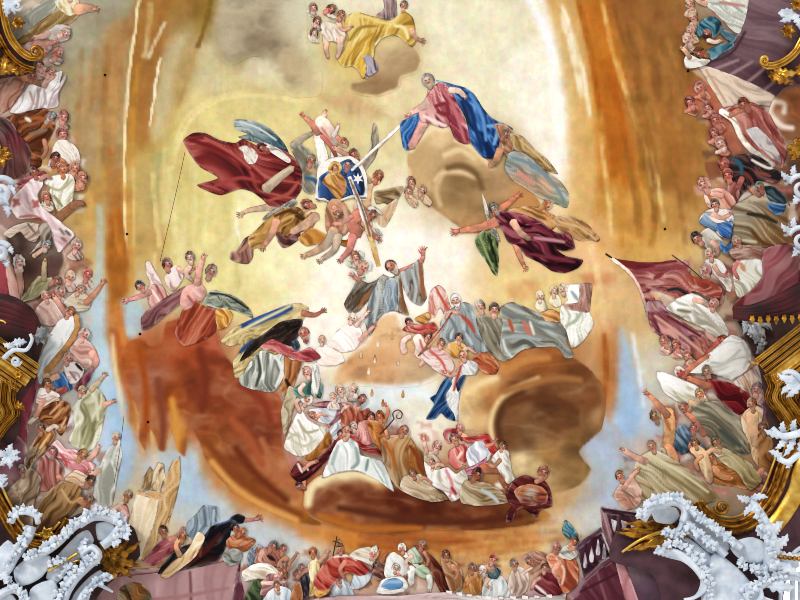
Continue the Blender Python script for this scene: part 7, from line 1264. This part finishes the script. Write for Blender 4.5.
for yy, r, lb in ((192, 17, 'large white stucco curl with blue shadow at the left rim beside the brocade cape'), (252, 11, 'small white stucco curl at the left rim above the rose pier')):
    ornament('stucco_ornament', lb, 'stucco', (0, yy), [('scroll', tube(spiral(0, yy, r * .9, r * .25, -30, -1.3, h + .1, h + .3), lambda t: 3.4 - t), M_WHITE), ('leaf', leaf(4, yy + r * .6, 60, r, 4, h + .1, 50), M_WHITE), ('leaf', leaf(2, yy - r * .2, 80, r * 1.1, 5, h + .15, -40), M_WHITE), ('leaf', leaf(8, yy - r * .4, 40, r * .8, 3.4, h + .1, 60), M_WHITE)])
ornament('gilded_leaf_spray', 'dark gilded leaves on the plum curtain at the left rim', 'gilded leaves', (4, 155), [('leaf', leaf(0, 156, a, 13, 4.4, h + .06, c), M_BRONZE) for a, c in ((-60, 40), (-20, 30), (20, -30), (60, 40), (-100, 30))])
ornament('gilded_leaf_spray', 'dark gilded leaves below the shell curl at the right rim', 'gilded leaves', (796, 150), [('leaf', leaf(800, 150, a, 15, 5, h + .06, c), M_BRONZE) for a, c in ((120, 40), (160, 30), (200, -30), (240, 40), (270, 30))])
ornament('stucco_ornament', 'white stucco blossom spray low on the dusky left rim above the gilded oval', 'stucco', (10, 455), [('leaf', leaf(8, 456, a, 14, 4.4, h + .06, c), M_WHITE) for a, c in ((-30, 40), (20, -30), (70, 40), (-80, 30), (120, 40), (200, 30))])
h = HB + .3
ornament('stucco_ornament', 'little white stucco curl beneath the blossom spray at the left rim', 'stucco', (4, 480), [('leaf', leaf(-2, 480, a, 11, 3.4, h + .06, c), M_WHITE) for a, c in ((-40, 40), (0, -30), (50, 40))] + [('scroll', tube(spiral(2, 482, 5, 1, 0, 1.2, h + .06, h + .16), 1.3), M_WHITE)])

h = .16
for nm, lb, pts in (('wire', 'thin dark wire hanging from the tip of the crimson cloak', [(185, 152, h), (178, 184, h + .1), (160, 262, h + .3)]), ('wire', 'thin dark wire hanging before the blue sky beside the silver-white mantle', [(124, 416, h), (120, 448, h + .08), (114, 484, h + .2)])):
    fo = tube(curve3(pts), .28, 6).build(nm, M_SHADE, None, pos(*pts[0])); fo.location = pos(*pts[0]); tag(fo, lb, 'wire')
# ------------------------------------------------------------------ camera, daylight
cam = bpy.data.cameras.new('camera'); cam.lens = 36 * DIST / (800 * S); cam.sensor_width = 36
co = bpy.data.objects.new('camera', cam); COL.objects.link(co); co.location = (0, 0, EYE); co.rotation_euler = (math.pi, 0, 0)
SC.camera = co
w = bpy.data.worlds.new('nave'); SC.world = w; w.use_nodes = True
nt = w.node_tree; bg = nt.nodes['Background']
tc = nt.nodes.new('ShaderNodeTexCoord'); sep = nt.nodes.new('ShaderNodeSeparateXYZ'); nt.links.new(tc.outputs['Generated'], sep.inputs[0])
rp = nt.nodes.new('ShaderNodeValToRGB'); e = rp.color_ramp.elements
e[0].position = 0; e[0].color = (.55, .53, .5, 1); e[1].position = 1; e[1].color = (1, 1, 1, 1)
mr = nt.nodes.new('ShaderNodeMapRange'); mr.inputs['From Min'].default_value = -1; mr.inputs['From Max'].default_value = .1
nt.links.new(sep.outputs['Z'], mr.inputs['Value']); nt.links.new(mr.outputs[0], rp.inputs[0]); nt.links.new(rp.outputs[0], bg.inputs[0])
bg.inputs[1].default_value = 0.95
sun = bpy.data.lights.new('window_daylight', 'SUN'); sun.energy = 1.1; sun.angle = math.radians(12)
so = bpy.data.objects.new('window_daylight', sun); COL.objects.link(so)
so.rotation_euler = Vector((.55, .75, .75)).to_track_quat('-Z', 'Y').to_euler(); so.location = (-6, -8, 8)
SC.cycles.filter_width = 1.0
vs = SC.view_settings; vs.view_transform = 'Standard'; vs.look = 'None'; vs.gamma = 1; vs.use_curve_mapping = False; vs.exposure = 0.3
